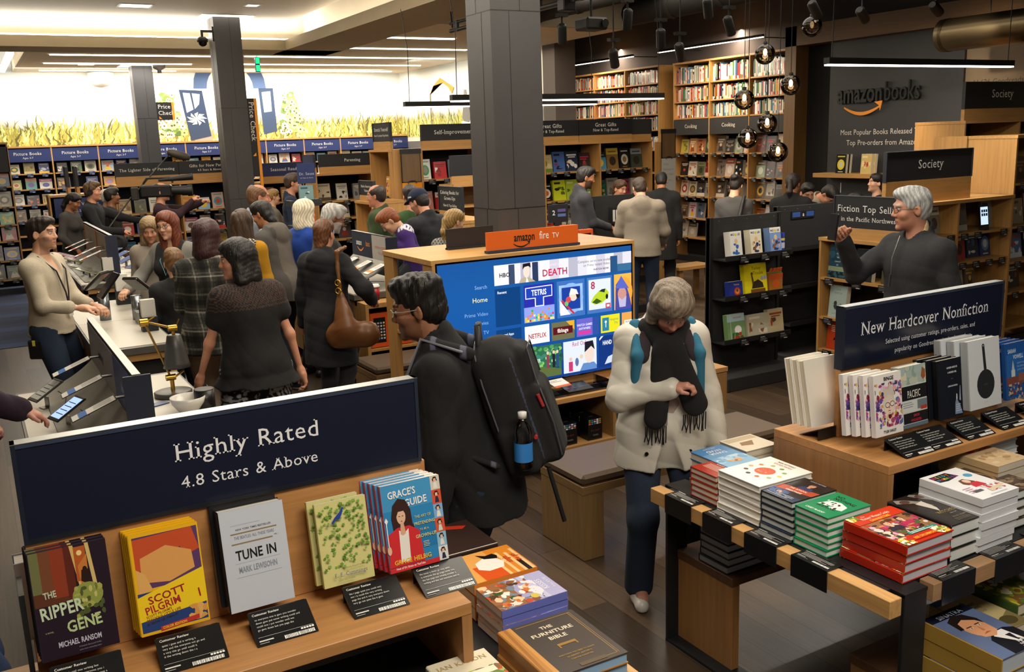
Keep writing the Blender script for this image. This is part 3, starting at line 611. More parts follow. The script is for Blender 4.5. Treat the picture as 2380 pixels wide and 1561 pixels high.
# fittings round the columns
def recess(x, y, z, w, d, label):
    e = empty('recessed_downlight', label, 'light', (x, y, z)); b = MB(); b.box((-w/2, -d/2, -.004), (w/2, d/2, .0), '#c9bfae'); b.build('trim_ring', e); b = MB(); b.box((-w/2+.03, -d/2+.03, -.007), (w/2-.03, d/2-.03, -.004), '#fff3df', 'emit4'); b.build('diffuser', e)
recess(2.2, 13.4, 4.02, .42, .3, 'flat recessed downlight in the ceiling recess'); recess(3.6, 13.0, 4.02, .2, .2, 'small recessed downlight above the lit column')
recess(3.53, 14.3, 4.02, .75, .7, 'square light collar where the lit column meets the ceiling'); recess(2.95, 18.1, 3.66, .75, .7, 'square light collar on top of the slimmer column')
recess(2.05, 17.9, 3.66, .3, .3, 'round pale speaker plate in the lower ceiling')
b = MB(); b.lathe([(.001, -.26), (.12, -.24), (.2, -.16), (.23, -.03), (.23, 0)], (2.45, 19.5, 3.64), '#cfcabf', 'plaster'); tag(b.build('ceiling_dome'), 'white dome fitting where the mural meets the ceiling', 'fitting')
def camera_dome(o, label):
    e = empty('security_camera', label, 'camera', o); b = MB(); b.box((.0, -.02, -.1), (.02, .02, .1), '#151515'); b.box((-.14, -.015, .02), (.0, .015, .05), '#151515'); b.tube([(-.14, 0, .05), (-.14, 0, -.04)], .018, '#151515'); b.build('bracket', e)
    b = MB(); b.lathe([(.001, 0), (.05, -.005), (.075, -.03), (.075, -.07), (.001, -.072)], (-.14, 0, -.04), '#131313'); b.build('housing', e); b = MB(); b.lathe([(.06, 0), (.055, -.035), (.03, -.06), (.001, -.066)], (-.14, 0, -.11), '#0a0a0b', 'gloss'); b.build('dome', e)
camera_dome((3.32, 14.2, 3.78), 'black dome camera on the side of the lit column')
e = empty('ceiling_camera', 'dark camera under the lower ceiling beside the slimmer column', 'camera', (3.22, 17.9, 3.66)); b = MB(); b.lathe([(.001, 0), (.11, 0), (.1, -.06), (.04, -.09), (.035, -.14), (.001, -.14)], col='#3b3531'); b.build('housing', e); b = MB(); b.tube([(0, 0, -.14), (0, 0, -.2)], .02, '#d8d4cc'); b.build('lens', e)
b = MB(); b.box((0, 0, 0), (.075, .05, .24), '#123', 'paint'); b.box((.006, -.003, .01), (.069, 0, .11), '#28d27d', 'emit2'); b.box((.006, -.003, .13), (.069, 0, .23), '#22c574', 'emit2')
o = b.build('exit_sign', None, (4.4, 16.0, 3.4)); tag(o, 'small green lit exit sign under the lower ceiling', 'sign')
b = MB(); b.tube([(0, 0, .24), (0, 0, .27)], .006, '#333'); h = b.build('mount', o); h.location = (.037, .025, 0)
# price check signs hung on the columns
e = empty('price_check_sign', 'black Price Check sign with an orange edge on the slimmer column', 'sign', (3.12, 18.05, 2.72)); b = MB(); b.box((0, 0, 0), (.27, .03, .31), '#17171a'); b.text('Price', (.03, -.001, .2), (1, 0, 0), (0, 0, 1), .1, '#e8e4da', 'serif', 'l'); b.text('Check', (.03, -.001, .09), (1, 0, 0), (0, 0, 1), .1, '#e8e4da', 'serif', 'l')
b.poly([(.04, -.002, .02), (.09, -.002, .02), (.04, -.002, .07)], '#e79a22'); b.build('panel', e); b = MB(); b.box((.27, -.002, 0), (.31, .032, .31), '#e8901c'); b.build('edge_strip', e)
e = empty('price_check_sign', 'tall black vertical Price Check sign on the lit column', 'sign', (3.72, 14.2, 1.76)); b = MB(); b.box((0, 0, 0), (.11, .03, 1.13), '#17171a'); b.text('Price Check', (.035, -.001, 1.08), (0, 0, -1), (1, 0, 0), .105, '#e8e4da', 'serif', 'l'); b.poly([(.03, -.002, .3), (.08, -.002, .3), (.08, -.002, .35)], '#e79a22'); b.build('panel', e); b = MB(); b.box((.11, -.004, -.35), (.15, .034, 1.13), '#e8901c'); b.build('edge_strip', e)
# ---------- foreground tables ----------
LT = '#cfa064'
def card(o, a, w, d, label, tilt=None, nrow=3, grp=None, seed=0):
    """black review card holder: sloping face with small white lettering, on two feet"""
    e = empty('review_card', label, 'card', o, a, grp); r = random.Random(seed)
    h = d*.45; b = MB(); n = (0, -h, d)
    b.add([(0, 0, 0), (w, 0, 0), (w, d, h), (0, d, h), (0, .004, -.0), (w, .004, 0), (w, d+.004, h-.004), (0, d+.004, h-.004)], [(0, 1, 2, 3), (7, 6, 5, 4), (0, 3, 7, 4), (1, 5, 6, 2), (2, 6, 7, 3), (0, 4, 5, 1)], '#1b1c1e', 'gloss')
    b.box((.004, d, 0), (w-.004, d+.003, h), '#1b1c1e', 'gloss'); b.build('holder', e)
    b = MB(); ux = np.array((1, 0, 0)); uy = np.array((0, d, h))/math.hypot(d, h); L_ = math.hypot(d, h); oo = np.array((0, -.001, .0012))
    def bar(u0, u1, v, t, c='#d8d8d4'): p = oo+np.array((u0*w, 0, 0))+uy*(v*L_); b.add([p, p+ux*((u1-u0)*w), p+ux*((u1-u0)*w)+uy*t*L_, p+uy*t*L_], [(0, 1, 2, 3)], c)
    b.text('Customer Review', oo+np.array((.06*w, 0, 0))+uy*(.86*L_), ux, uy, .0085*w/.13, '#d8d8d4', 'bold', 'l', .9)
    words = 'this one is a quiet wonder and the writing never lets you go until the very last page i could not put it down and gave it to everyone'.split()
    for k in range(nrow+1):
        s_ = ' '.join(r.sample(words, 7)); b.text(s_[:40], oo+np.array((.08*w, 0, 0))+uy*((.72-.1*k)*L_), ux, uy, .0072*w/.13, '#d8d8d4', 'sans', 'l', .82)
    bar(.05, .95, .24, .006); 
    for k in range(5): bar(.74+k*.045, .775+k*.045, .17, .05, '#f0f0ee')
    bar(.05, .28, .12, .035); bar(.05, .2, .06, .02, '#999')
    x = .45
    while x < .93: q = r.choice((.008, .014, .02)); bar(x, x+q, .03, .1, '#f4f4f2'); x += q+.008
    b.build('printed_face', e); return e
def bridge(name, label, x0, x1, y0, y1, z0, z1):
    e = empty(name, label, 'riser', (x0, y0, z0)); W = x1-x0; D = y1-y0; H_ = z1-z0
    b = MB(); b.box((0, 0, H_-.035), (W, D, H_), '#b98550', 'wx', .002); b.build('top_board', e)
    for x in (0, W-.03): b = MB(); b.box((x, .002, 0), (x+.03, D-.002, H_-.035), '#a8784a', 'wz'); b.build('side_panel', e)
    b = MB(); b.box((.03, D*.55, 0), (W-.03, D*.55+.02, H_-.035), '#6f665e', 'wx'); b.build('inner_panel', e)
    return e
bridge('book_riser', 'oak bridge riser carrying the Highly Rated books', -.0, 1.03, 2.09, 2.68, .725, .97); bridge('book_riser', 'oak bridge riser carrying the New Hardcover Nonfiction books', 2.77, 3.95, 2.15, 2.72, .725, .97)
def headsign(label, x0, x1, y, z0, z1, zb, lines):
    e = empty('header_sign', label, 'sign', (x0, y, zb)); W = x1-x0
    b = MB(); b.box((0, -.012, 0), (W+.012, .012, z0-zb), '#b98550', 'wx', .002); b.build('backing_board', e)
    b = MB(); a0 = z0-zb; a1 = z1-zb
    b.box((.008, -.017, a0+.008), (W-.008, .017, a1-.008), '#171d31', 'gloss')
    for s_, x, z, sz, f, sx in lines: b.text(s_, (x*W, -.0175, a0+z*(a1-a0)), (1, 0, 0), (0, 0, 1), sz, '#e8eaf0', f, 'c', sx)
    b.build('panel', e)
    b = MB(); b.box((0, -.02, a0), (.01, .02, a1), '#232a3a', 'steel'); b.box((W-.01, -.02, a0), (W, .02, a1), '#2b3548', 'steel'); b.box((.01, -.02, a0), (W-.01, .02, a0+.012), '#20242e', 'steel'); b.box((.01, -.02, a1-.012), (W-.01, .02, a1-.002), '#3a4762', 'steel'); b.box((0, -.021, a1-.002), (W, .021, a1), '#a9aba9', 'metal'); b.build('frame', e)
headsign('navy framed sign reading Highly Rated 4.8 Stars and Above', .01, 1.035, 2.4, 1.282, 1.53, .97, [('Highly Rated', .53, .54, .068, 'serif', 1.0), ('4.8 Stars & Above', .53, .25, .045, 'serif', 1.0)])
headsign('navy framed sign reading New Hardcover Nonfiction', 2.885, 3.9, 2.5, 1.245, 1.497, .97, [('New Hardcover Nonfiction', .5, .5, .078, 'serif', .86), ('Selected using customer ratings, pre-orders, sales, and', .53, .29, .0285, 'serif', .84), ('popularity on Goodreads—plus books we love.', .55, .12, .0285, 'serif', .84)])
def table(label, x0, x1, y0, y1, z, gaps_l, gaps_f, side):
    e = empty('display_table', label, 'table', (x0, y0, 0)); W = x1-x0; D = y1-y0
    b = MB(); b.box((.05, .06, z-.03), (W-.05, D-.05, z-.002), '#2a2a2c', 'steel'); b.build('steel_top', e)
    for nm, a, c, m_ in (('edge_strip', (0, .0, z-.062), (.055, D, z), 'wy'), ('edge_strip', (W-.055, 0, z-.062), (W, D, z), 'wy')):
        b = MB(); b.box(a, c, LT, m_, .002); b.build(nm, e)
    b = MB(); b.box((.21, 0, z-.062), (W-.21, .055, z), '#a98561', 'wx', .002); b.build('edge_strip', e); b = MB(); b.box((.21, D-.055, z-.062), (W-.21, D, z), '#a98561', 'wx', .002); b.build('edge_strip', e)
    for x in (.075, W-.175):
        for y in (.005, D-.02):
            b = MB(); b.box((x, y, .012), (x+.11, y+.015, z-.003), '#23252a', 'steel', .002); b.build('leg', e)
        b = MB(); b.box((x, .005, 0), (x+.11, D-.005, .014), '#23252a', 'steel'); b.build('foot_bar', e)
        b = MB(); b.box((x, .004, z-.012), (x+.11, D-.004, z+.0), '#232326', 'steel'); b.build('cross_bar', e)
    return e
table('low oak-edged steel table under the Highly Rated books', -.75, 1.44, 1.72, 2.9, .725, 0, 0, 1); table('oak-edged black steel table with stacked new books', 2.33, 4.9, 1.78, 2.98, .725, 0, 0, 0)
def saddle(x0, y0, x1, y1, z, ax, label, seed):
    """black card clip folded over the table edge; ax = edge direction"""
    e = empty('edge_card', label, 'card', (x0, y0, z), 0, None); w, d = x1-x0, y1-y0; r = random.Random(seed)
    b = MB(); b.box((0, 0, .0005), (w, d, .004), '#17181a', 'gloss')
    if ax == 'y': s_ = 0 if x0 < 2.5 and x0 > 2 else w; b.box((s_-.004 if s_ == 0 else s_, 0, -.075), (s_ if s_ == 0 else s_+.004, d, .004), '#17181a', 'gloss')
    else: b.box((0, -.004, -.085), (w, 0, .004), '#141a24', 'gloss')
    b.build('holder', e); b = MB(); z_ = .0046
    if ax == 'y':
        if s_ == 0: O = np.array((w*.12, d*.94, z_)); ux = np.array((0, -1, 0)); uy = np.array((1, 0, 0)); Lu, Lv = d*.88, w*.8
        else: O = np.array((w*.9, d*.06, z_)); ux = np.array((0, 1, 0)); uy = np.array((-1, 0, 0)); Lu, Lv = d*.88, w*.8
    else: O = np.array((w*.06, d*.1, z_)); ux = np.array((1, 0, 0)); uy = np.array((0, 1, 0)); Lu, Lv = w*.88, d*.85
    def bar(u0, u1, v0, v1, c): p = O+ux*u0*Lu+uy*v0*Lv; b.add([p, p+ux*(u1-u0)*Lu, p+ux*(u1-u0)*Lu+uy*(v1-v0)*Lv, p+uy*(v1-v0)*Lv], [(0, 1, 2, 3)], c)
    bar(0, .3, .86, .92, '#c9c9c6')
    for k in range(5): bar(.03, r.uniform(.6, .97), .72-.09*k, .755-.09*k, '#a9a9a6')
    bar(0, 1, .3, .31, '#8a8a88'); bar(0, .25, .16, .21, '#c9c9c6'); bar(0, .36, .06, .09, '#8a8a88'); x = .5
    while x < .97: q = r.choice((.008, .016, .024)); bar(x, x+q, .03, .2, '#f2f2f0'); x += q+.009
    b.build('printed_face', e); return e
for i, (y0, y1) in enumerate(((2.72, 2.88), (2.49, 2.65), (2.26, 2.42), (2.03, 2.19))):
    saddle(2.33, y0, 2.405, y1, .725, 'y', 'black clip card on the left table edge, %s from the far corner' % ORD[i], 20+i)
for i, (x0, x1) in enumerate(((2.58, 2.75), (2.86, 3.03), (3.12, 3.29), (3.38, 3.55))):
    saddle(x0, 1.78, x1, 1.86, .725, 'x', 'black clip card on the near table edge, %s from the steel corner' % ORD[i], 30+i)
saddle(1.37, 2.0, 1.44, 2.17, .725, 'y', 'black clip card on the wooden edge beside the furniture book', 41)
def low_bench(label, x0, x1, y0, y1, z):
    e = empty('low_bench', label, 'bench', (x0, y0, 0)); W = x1-x0; D = y1-y0
    b = MB(); b.box((0, 0, z-.035), (W, D, z), '#6b4a30', 'wx', .002); b.build('top_board', e)
    for x in (.005, W-.045): b = MB(); b.box((x, .005, 0), (x+.04, D-.005, z-.035), '#a97a48', 'wz', .002); b.build('leg', e)
    b = MB(); b.box((.045, D*.5, z-.12), (W-.045, D*.5+.02, z-.035), '#5c4029', 'wx'); b.build('rail', e)
low_bench('low oak shelf bench under the far side of the book table', 2.46, 4.4, 2.62, 2.98, .42); low_bench('low oak shelf bench under the near side, carrying the thick golden books', 2.56, 4.4, 1.45, 2.12, .31)
def padbench(label, x0, x1, y0, y1, z, leg):
    e = empty('bench', label, 'bench', (x0, y0, 0)); W = x1-x0; D = y1-y0; c = '#8f7047'
    b = MB(); b.box((0, 0, z-.105), (W, D, z-.06), c, 'wx', .002); b.build('frame', e)
    for x in (.002, W-leg-.002): b = MB(); b.box((x, .002, 0), (x+leg, D-.002, z-.105), c, 'wz', .003); b.build('leg', e)
    b = MB(); b.box((.0, .0, z-.06), (W, D, z), '#5a4a3b', 'leather', .018); b.build('cushion', e)
padbench('oak bench with a brown leather cushion before the television cabinet', 2.55, 4.0, 3.82, 4.24, .47, .13); padbench('oak bench with a leather cushion between the phone boxes and the television cabinet', 2.61, 3.6, 6.8, 7.28, .45, .16)
# ---------- television cabinet ----------
e = empty('media_cabinet', 'large oak cabinet holding the television, wrapped before the column', 'cabinet', (2.45, 5.33, 0))
WC, DC, HC = 1.57, .4, 1.455
b = MB(); b.box((-.005, -.02, HC-.035), (WC, .77, HC), '#c29458', 'wx', .002); b.build('top_board', e)
for x in (0, WC-.03): b = MB(); b.box((x, -.02, .0), (x+.03, .12, HC-.035), OAK, 'wz'); b.build('side_post', e)
b = MB(); b.box((0, .6, 0), (.03, .765, HC-.035), OAK, 'wz'); b.build('side_post', e)
b = MB(); b.box((.03, .05, .5), (WC-.03, .07, HC-.035), '#8a6740', 'wx'); b.build('back_panel', e); b = MB(); b.box((.22, .07, 0), (.24, .4, HC-.035), '#6d5233', 'wz'); b.build('inner_panel', e)
b = MB(); b.box((.0, .12, .9), (.22, .6, .92), OAK, 'wy'); b.build('side_shelf', e); b = MB(); b.box((.0, .12, .5), (.22, .6, .52), OAK, 'wy'); b.build('side_shelf', e)
b = MB(); b.box((.03, -.005, .5), (WC-.03, .05, .57), '#a67c49', 'wx'); b.build('rail', e)
b = MB(); b.box((-.0, -.3, .465), (2.2, .4, .5), '#b98a52', 'wx', .002); b.build('counter_board', e)
b = MB(); b.box((-.0, -.3, .13), (1.2, .4, .16), '#a67c49', 'wx', .002); b.build('bottom_board', e)
for x in (0, 1.17): b = MB(); b.box((x, -.295, .16), (x+.03, .4, .465), '#9b7344', 'wz'); b.build('divider', e)
b = MB(); b.box((.03, .1, .16), (1.17, .12, .465), '#2a1f16', 'wx'); b.build('inner_back', e)
b = MB(); b.box((.05, -.2, 0), (2.15, .4, .13), '#191512'); b.build('kick_board', e)
d = MB(); d.box((1.205, -.3, .165), (2.19, -.27, .46), '#9b7344', 'wz'); dd = d.build('door', e)
k = MB(); k.tube([(1.28, -.3, .41), (1.28, -.325, .41)], .011, '#c9c9c6', 'metal', 12); k.build('knob', dd)
d = MB(); d.box((1.2, -.27, .16), (2.2, .4, .465), '#7d5c37', 'wz'); d.build('locker_body', e)
# television: pictures and lettering in the screen
tv = empty('television', 'large flat television showing a blue menu with rows of tiles', 'television', (2.485, 5.31, .565))
W, H_ = 1.505, .855
b = MB(); b.box((-.012, 0, -.012), (W+.012, .035, H_+.012), '#0b0b0d', 'gloss'); b.build('bezel', tv)
TV = MB(); TE = 'emit1.15'
def R4(x0, z0, x1, z1, c, l=0): TV.add([(x0*W, -.001-l, z0*H_), (x1*W, -.001-l, z0*H_), (x1*W, -.001-l, z1*H_), (x0*W, -.001-l, z1*H_)], [(0, 1, 2, 3)], c, TE)
def TT(s_, x, z, sz, c, f='sans', al='l', sx=1, l=.0012): TV.text(s_, (x*W, -.001, z*H_), (1, 0, 0), (0, 0, 1), sz*H_, c, f, al, sx, TE, l)
def EL(cx, cz, rx, rz, c, l=.0008, n=18): TV.add([(W*(cx+rx*math.cos(2*math.pi*k/n)), -.001-l, H_*(cz+rz*math.sin(2*math.pi*k/n))) for k in range(n)], [tuple(range(n))], c, TE)
def PL(pts, c, l=.0009): TV.add([(x*W, -.001-l, z*H_) for x, z in pts], [tuple(range(len(pts)))], c, TE)
for i in range(24):
    t = i/23; R4(0, i/24, 1, (i+1)/24, (.008+.004*t, .045+.05*math.sin(t*2.2), .24+.1*math.sin(t*2.4)))
for s_, z, c, sz in (('Search', .79, '#8fb6e0', .04), ('Home', .69, '#f4efb8', .052), ('Prime Video', .585, '#86ade0', .04), ('Movies', .515, '#86ade0', .04), ('TV', .44, '#86ade0', .04), ('Watchlist', .36, '#5f8fd0', .042), ('Video Library', .28, '#4d7cc2', .04)): TT(s_, .232, z, sz, c, 'sans', 'r')
R4(.268, .8, 1, .955, '#d9d4dc', .0004)
for k in range(14): R4(.3+k*.05, .8, .35+k*.05, .955, ('#cfcad6', '#e6e3ea', '#b5b4c4', '#dedbe4', '#f0eef2')[k % 5], .0005)
R4(.88, .8, .92, .93, '#28527e', .0007); R4(.92, .8, 1, .86, '#3a6a92', .0007); R4(.34, .8, .37, .95, '#3c4a66', .0007); R4(.46, .8, .49, .95, '#2c3a5a', .0007)
R4(.268, .8, .35, .955, '#e9e9ee', .0006); TT('HBO', .292, .86, .045, '#15151c', 'bold')
PL([(.39, .8), (.40, .83), (.425, .845), (.45, .83), (.475, .8)], '#b9a88a'); EL(.43, .885, .017, .05, '#e8d6c6', .0011); PL([(.41, .9), (.412, .945), (.45, .95), (.452, .91), (.44, .925), (.42, .92)], '#1d1a1f', .0013); PL([(.425, .8), (.43, .845), (.44, .8)], '#f3f3f5', .0012)
TT('Bored to', .54, .905, .035, '#f3dbe6', 'sans', 'l', .9); TT('DEATH', .51, .83, .075, '#c8284f', 'bold', 'l', .95)
TT('Complete series now available', .7, .9, .03, '#4c4a58', 'sans', 'l', .9); TT('on Prime Instant Video', .73, .868, .03, '#4c4a58', 'sans', 'l', .9); TT('WATCH NOW', .785, .83, .022, '#2d2b36', 'bold')
R4(.268, .48, .395, .775, '#123f78', .0004); TT('Recent', .28, .735, .028, '#e8eef8', 'bold')
# row of large tiles
R4(.412, .48, .57, .775, '#6c78d8', .0006); R4(.412, .58, .57, .775, '#2a2fa6', .0007); R4(.412, .48, .57, .6, '#8e9cf0', .0008)
PL([(.42, .665), (.42, .755), (.56, .76), (.56, .67), (.516, .667), (.516, .6), (.468, .6), (.468, .665)], '#f4f4fa', .0012); PL([(.424, .672), (.424, .749), (.556, .753), (.556, .677), (.511, .673), (.511, .607), (.473, .607), (.473, .671)], '#2440b0', .0014); TT('TETRIS', .49, .69, .062, '#ffffff', 'bold', 'c', .72, .0026)
r = random.Random(2)
for i in range(14):
    for j in range(r.choice((2, 3, 3, 4, 5))): R4(.416+i*.0108, .485+j*.019, .426+i*.0108, .502+j*.019, r.choice(['#e8c32a', '#e5861f', '#d83a36', '#3aa84a', '#5fb6e8', '#b07fe0', '#f0e070']), .001)
R4(.585, .48, .735, .775, '#3f6fb8', .0006); EL(.66, .628, .066, .125, '#8eb4e8', .0008); R4(.596, .52, .724, .74, '#9cc0ee', .0007); R4(.61, .54, .71, .72, '#1e3f9a', .0009)
PL([(.6, .5), (.6, .62), (.655, .5)], '#f6f6f8', .0012); PL([(.605, .615), (.612, .625), (.68, .505), (.67, .5)], '#d03038', .0014); EL(.672, .645, .022, .04, '#f0d2bc', .0014); PL([(.65, .66), (.66, .71), (.69, .695), (.70, .655)], '#e8e8ee', .0016); EL(.645, .62, .014, .025, '#d24a50', .0015); PL([(.685, .66), (.71, .65), (.7, .62), (.69, .63)], '#26222a', .0016); EL(.635, .59, .01, .02, '#5cc46a', .0015)
R4(.748, .48, .888, .775, '#4772b8', .0006); R4(.757, .51, .88, .755, '#dbe2ee', .0008); TT('8', .768, .68, .085, '#b33a52', 'bold')
PL([(.768, .575), (.785, .62), (.815, .66), (.85, .675), (.868, .64), (.866, .6), (.83, .555), (.79, .55)], '#b7cf2e', .0011); PL([(.815, .655), (.83, .67), (.85, .67), (.845, .64)], '#20303a', .0013); PL([(.775, .57), (.8, .6), (.83, .57), (.8, .553)], '#39591f', .0013); EL(.858, .605, .007, .022, '#1d1d22', .0014); R4(.85, .51, .878, .55, '#d7434f', .0013); R4(.856, .52, .872, .54, '#f4e4e6', .0015)
R4(.9, .48, 1, .775, '#f0b24a', .0006); EL(.955, .62, .05, .13, '#e8a33c', .0007); PL([(.905, .48), (.91, .69), (.935, .74), (.965, .7), (.985, .6), (1, .5), (1, .48)], '#4a4a9a', .0009); EL(.945, .61, .025, .055, '#c98f86', .0011); PL([(.922, .59), (.93, .5), (.965, .5), (.97, .59), (.945, .56)], '#b9b4d6', .0013); PL([(.905, .66), (.94, .76), (.985, .65)], '#5a66c0', .0013)
# app row
R4(.268, .3, .395, .455, '#123f78', .0004); TT('Featured Apps', .278, .405, .026, '#e8eef8', 'bold', 'l', .86); TT('& Games', .278, .37, .026, '#e8eef8', 'bold', 'l', .86)
R4(.412, .305, .54, .45, '#f4f3f2', .0006); TT('NETFLIX', .476, .35, .052, '#b32430', 'bold', 'c', .82)
R4(.552, .305, .675, .45, '#6d6a4a', .0006); PL([(.63, .45), (.675, .45), (.675, .37)], '#e4a92e', .0008); R4(.56, .35, .665, .41, '#5a1820', .0009); TT('fibbage', .612, .365, .045, '#f2e6da', 'bold', 'c', .8)
R4(.687, .305, .81, .45, '#6a62c8', .0006); R4(.775, .305, .81, .45, '#2f4f9a', .0008); TT('WATCH GAMES', .731, .39, .026, '#e6e2f8', 'bold', 'c', .78); TT('ANYWHERE', .731, .36, .026, '#e6e2f8', 'bold', 'c', .8); R4(.695, .32, .765, .35, '#d23c96', .0009)
R4(.822, .305, .93, .45, '#e3da22', .0006); R4(.83, .32, .868, .43, '#2c7fa0', .0008); TT('Hangman', .872, .4, .028, '#3b7f6a', 'sans', 'l', .85); TT('TV', .898, .365, .03, '#3b7f6a', 'sans'); EL(.85, .395, .006, .011, '#f0ead0', .001); R4(.848, .35, .852, .385, '#f0ead0', .001)
R4(.942, .305, 1, .45, '#e2a050', .0006); R4(.957, .345, 1, .385, '#f5efe6', .0008); TT('DOG', .963, .353, .03, '#3c4a66', 'bold', 'l', .85)
# posters
R4(.268, .02, .395, .28, '#123f78', .0004)
R4(.412, .02, .6, .28, '#2f6b4c', .0006); r = random.Random(4)
for i in range(70): EL(.412+.188*r.random(), .06+.21*r.random(), .012, .016, r.choice(['#4f9a58', '#2b5e45', '#83bf62', '#1f4d4a', '#b6d98a', '#3d7f6a']), .0007+i*4e-6, 7)
PL([(.412, .02), (.412, .09), (.5, .11), (.6, .07), (.6, .02)], '#5a6a3a', .0012); PL([(.412, .25), (.44, .28), (.425, .28), (.412, .262)], '#e8e8e4', .0012)
TT('MORTIMER', .42, .15, .04, '#e8f0e4', 'bold', 'l', .6); TT('GIBBONS', .42, .11, .04, '#e8f0e4', 'bold', 'l', .6)
for x, c in ((.52, '#8a3a52'), (.552, '#20242e'), (.572, '#2e4a7a')): R4(x, .09, x+.014, .2, c, .0014); EL(x+.007, .215, .006, .014, '#e2c2ac', .0015)
R4(.612, .02, .795, .28, '#d9dfe8', .0006); TT('Red Oaks', .66, .235, .05, '#b22a68', 'serif', 'l', .75); PL([(.7, .02), (.72, .08), (.78, .08), (.795, .05), (.795, .02)], '#5f87c0', .0008); EL(.755, .15, .027, .075, '#e3cfc2', .001); PL([(.728, .17), (.73, .255), (.775, .26), (.785, .18), (.765, .215)], '#1d1d26', .0013); R4(.64, .03, .662, .11, '#c23a6a', .0009); EL(.651, .13, .008, .016, '#dbbba4', .001); EL(.685, .1, .01, .035, '#5f6f9a', .0009); EL(.71, .14, .009, .018, '#dcc6a4', .001)
R4(.807, .02, .97, .28, '#16357a', .0006); TT('HAND OF GOD', .83, .205, .05, '#f4f4f8', 'bold', 'l', .62); PL([(.84, .04), (.86, .1), (.9, .12), (.93, .06)], '#c9d3ec', .0009); PL([(.812, .245), (.835, .28), (.822, .28), (.812, .262)], '#e8e8e4', .0011)
TV.build('screen', tv)
e = empty('television_sign', 'orange upright sign with a black smile mark on the television cabinet', 'sign', (2.87, 5.36, 1.458)); b = MB(); b.box((0, 0, .016), (.71, .014, .135), '#d9621f', 'paper'); b.text('amazon', (.285, -.001, .062), (1, 0, 0), (0, 0, 1), .075, '#1b1512', 'bold', 'c', .68); b.text('fire', (.4, -.001, .062), (1, 0, 0), (0, 0, 1), .075, '#f4ece6', 'sans', 'l', .75); b.text('TV', (.5, -.001, .062), (1, 0, 0), (0, 0, 1), .05, '#f4ece6', 'sans', 'l', .9); b.build('panel', e)
smile(e, .2, .32, .05, .022, .009, '#1b1512', -.002); b = MB(); b.box((-.002, -.02, 0), (.712, .03, .016), '#2b2e40'); b.build('base', e)
b = MB(); b.box((0, 0, 0), (.36, .015, .14), '#17161a'); b.box((0, -.02, 0), (.36, .03, .012), '#17161a'); o = b.build('upright_card', None, (2.78, 5.76, 1.456)); tag(o, 'dark blank card standing on the cabinet left of the column', 'sign')
# acrylic tray with tablet and cards
e = empty('acrylic_tray', 'clear acrylic tray with black tablets and cards below the screen', 'tray', (3.0, 5.06, .502)); b = MB()
for a_, c_ in (((0, 0, 0), (.62, .006, .05)), ((0, .2, 0), (.62, .206, .075)), ((0, .006, 0), (.006, .2, .06)), ((.614, .006, 0), (.62, .2, .06)), ((.006, .006, 0), (.614, .2, .004))): b.box(a_, c_, '#eee', 'acrylic')
b.build('box', e)
for i, (x, c) in enumerate(((3.03, 0), (3.3, 0))): b = MB(); b.box((0, 0, .02), (.2, .14, .028), '#0d0e10', 'gloss'); o = b.build('tablet', None, (x, 5.09, .49), (math.radians(9), 0, 0)); tag(o, ('black tablet lying left in the acrylic tray', 'black tablet lying right in the acrylic tray')[i], 'tablet')
for i, x in enumerate((2.99, 3.21)):
    b = MB(); b.box((0, 0, 0), (.13, .11, .004), '#e9e5df', 'paper'); b.box((0, -.0005, .004), (.13, .022, .0044), '#dd5a24', 'paper'); b.box((.01, .07, .004), (.1, .076, .0044), '#999'); b.box((.01, .085, .004), (.07, .091, .0044), '#999')
    o = b.build('info_card', None, (x, 5.1, .555), (math.radians(14), 0, .1)); tag(o, ('white info card with an orange band, half hidden by the backpack', 'white info card with an orange band across the tablets')[i], 'card')
# streaming boxes on the lower shelf
def sbox(o, label):
    b = MB(); b.box((0, 0, 0), (.115, .1, .15), '#121214', 'gloss'); r = random.Random(int(o[0]*997+o[1]*131))
    for j in range(3):
        for i in range(5): b.box((.006+i*.021, -.0006, .108+j*.013), (.022+i*.021, 0, .117+j*.013), r.choice(['#d8dbe0', '#4a6ab8', '#d96a2a', '#55a04a', '#c9cdd2', '#3f6fb0', '#b84a4a', '#e8e8e8']))
    b.text('fire stick', (.0575, -.0008, .06), (1, 0, 0), (0, 0, 1), .022, '#6d2b22', 'sans', 'c', .9); b.tube([(.035, -.0006, .03), (.08, -.0006, .03)], .008, '#2b2b2e', n=6)
    q = b.build('streaming_box', None, o); tag(q, label, 'box', 'boxes on the lower cabinet shelf')
    h = MB(); h.poly([(.04, .045, .1503), (.075, .045, .1503), (.075, .06, .1503), (.04, .06, .1503)], '#3c3c40'); h.build('hang_tab', q)
for i, x in enumerate((2.56, 2.69, 2.82, 2.96, 3.09, 3.225, 3.43)):
    for j in range(3):
        sbox((x, 5.06+j*.115, .161), 'black streaming box, %s from the left in the %s row of the lower shelf' % (ORD[i], ('front', 'middle', 'back')[j]))
for i in range(3):
    b = MB(); b.box((0, 0, 0), (.09, .1, .16), '#161617', 'gloss')
    for k in range(8): b.box((.012+(k % 4)*.018, -.0006, .1+(k//4)*.022), (.026+(k % 4)*.018, 0, .114+(k//4)*.022), ('#d8dbe0', '#c9573a', '#6a7a9a', '#d2b06a')[k % 4])
    o = b.build('gadget_box', None, (2.5, 5.5+i*.13, .921), (0, 0, R_Y)); tag(o, 'small black gadget box in the side niche of the television cabinet, %s from the front' % ORD[i], 'box', 'boxes in the side niche')
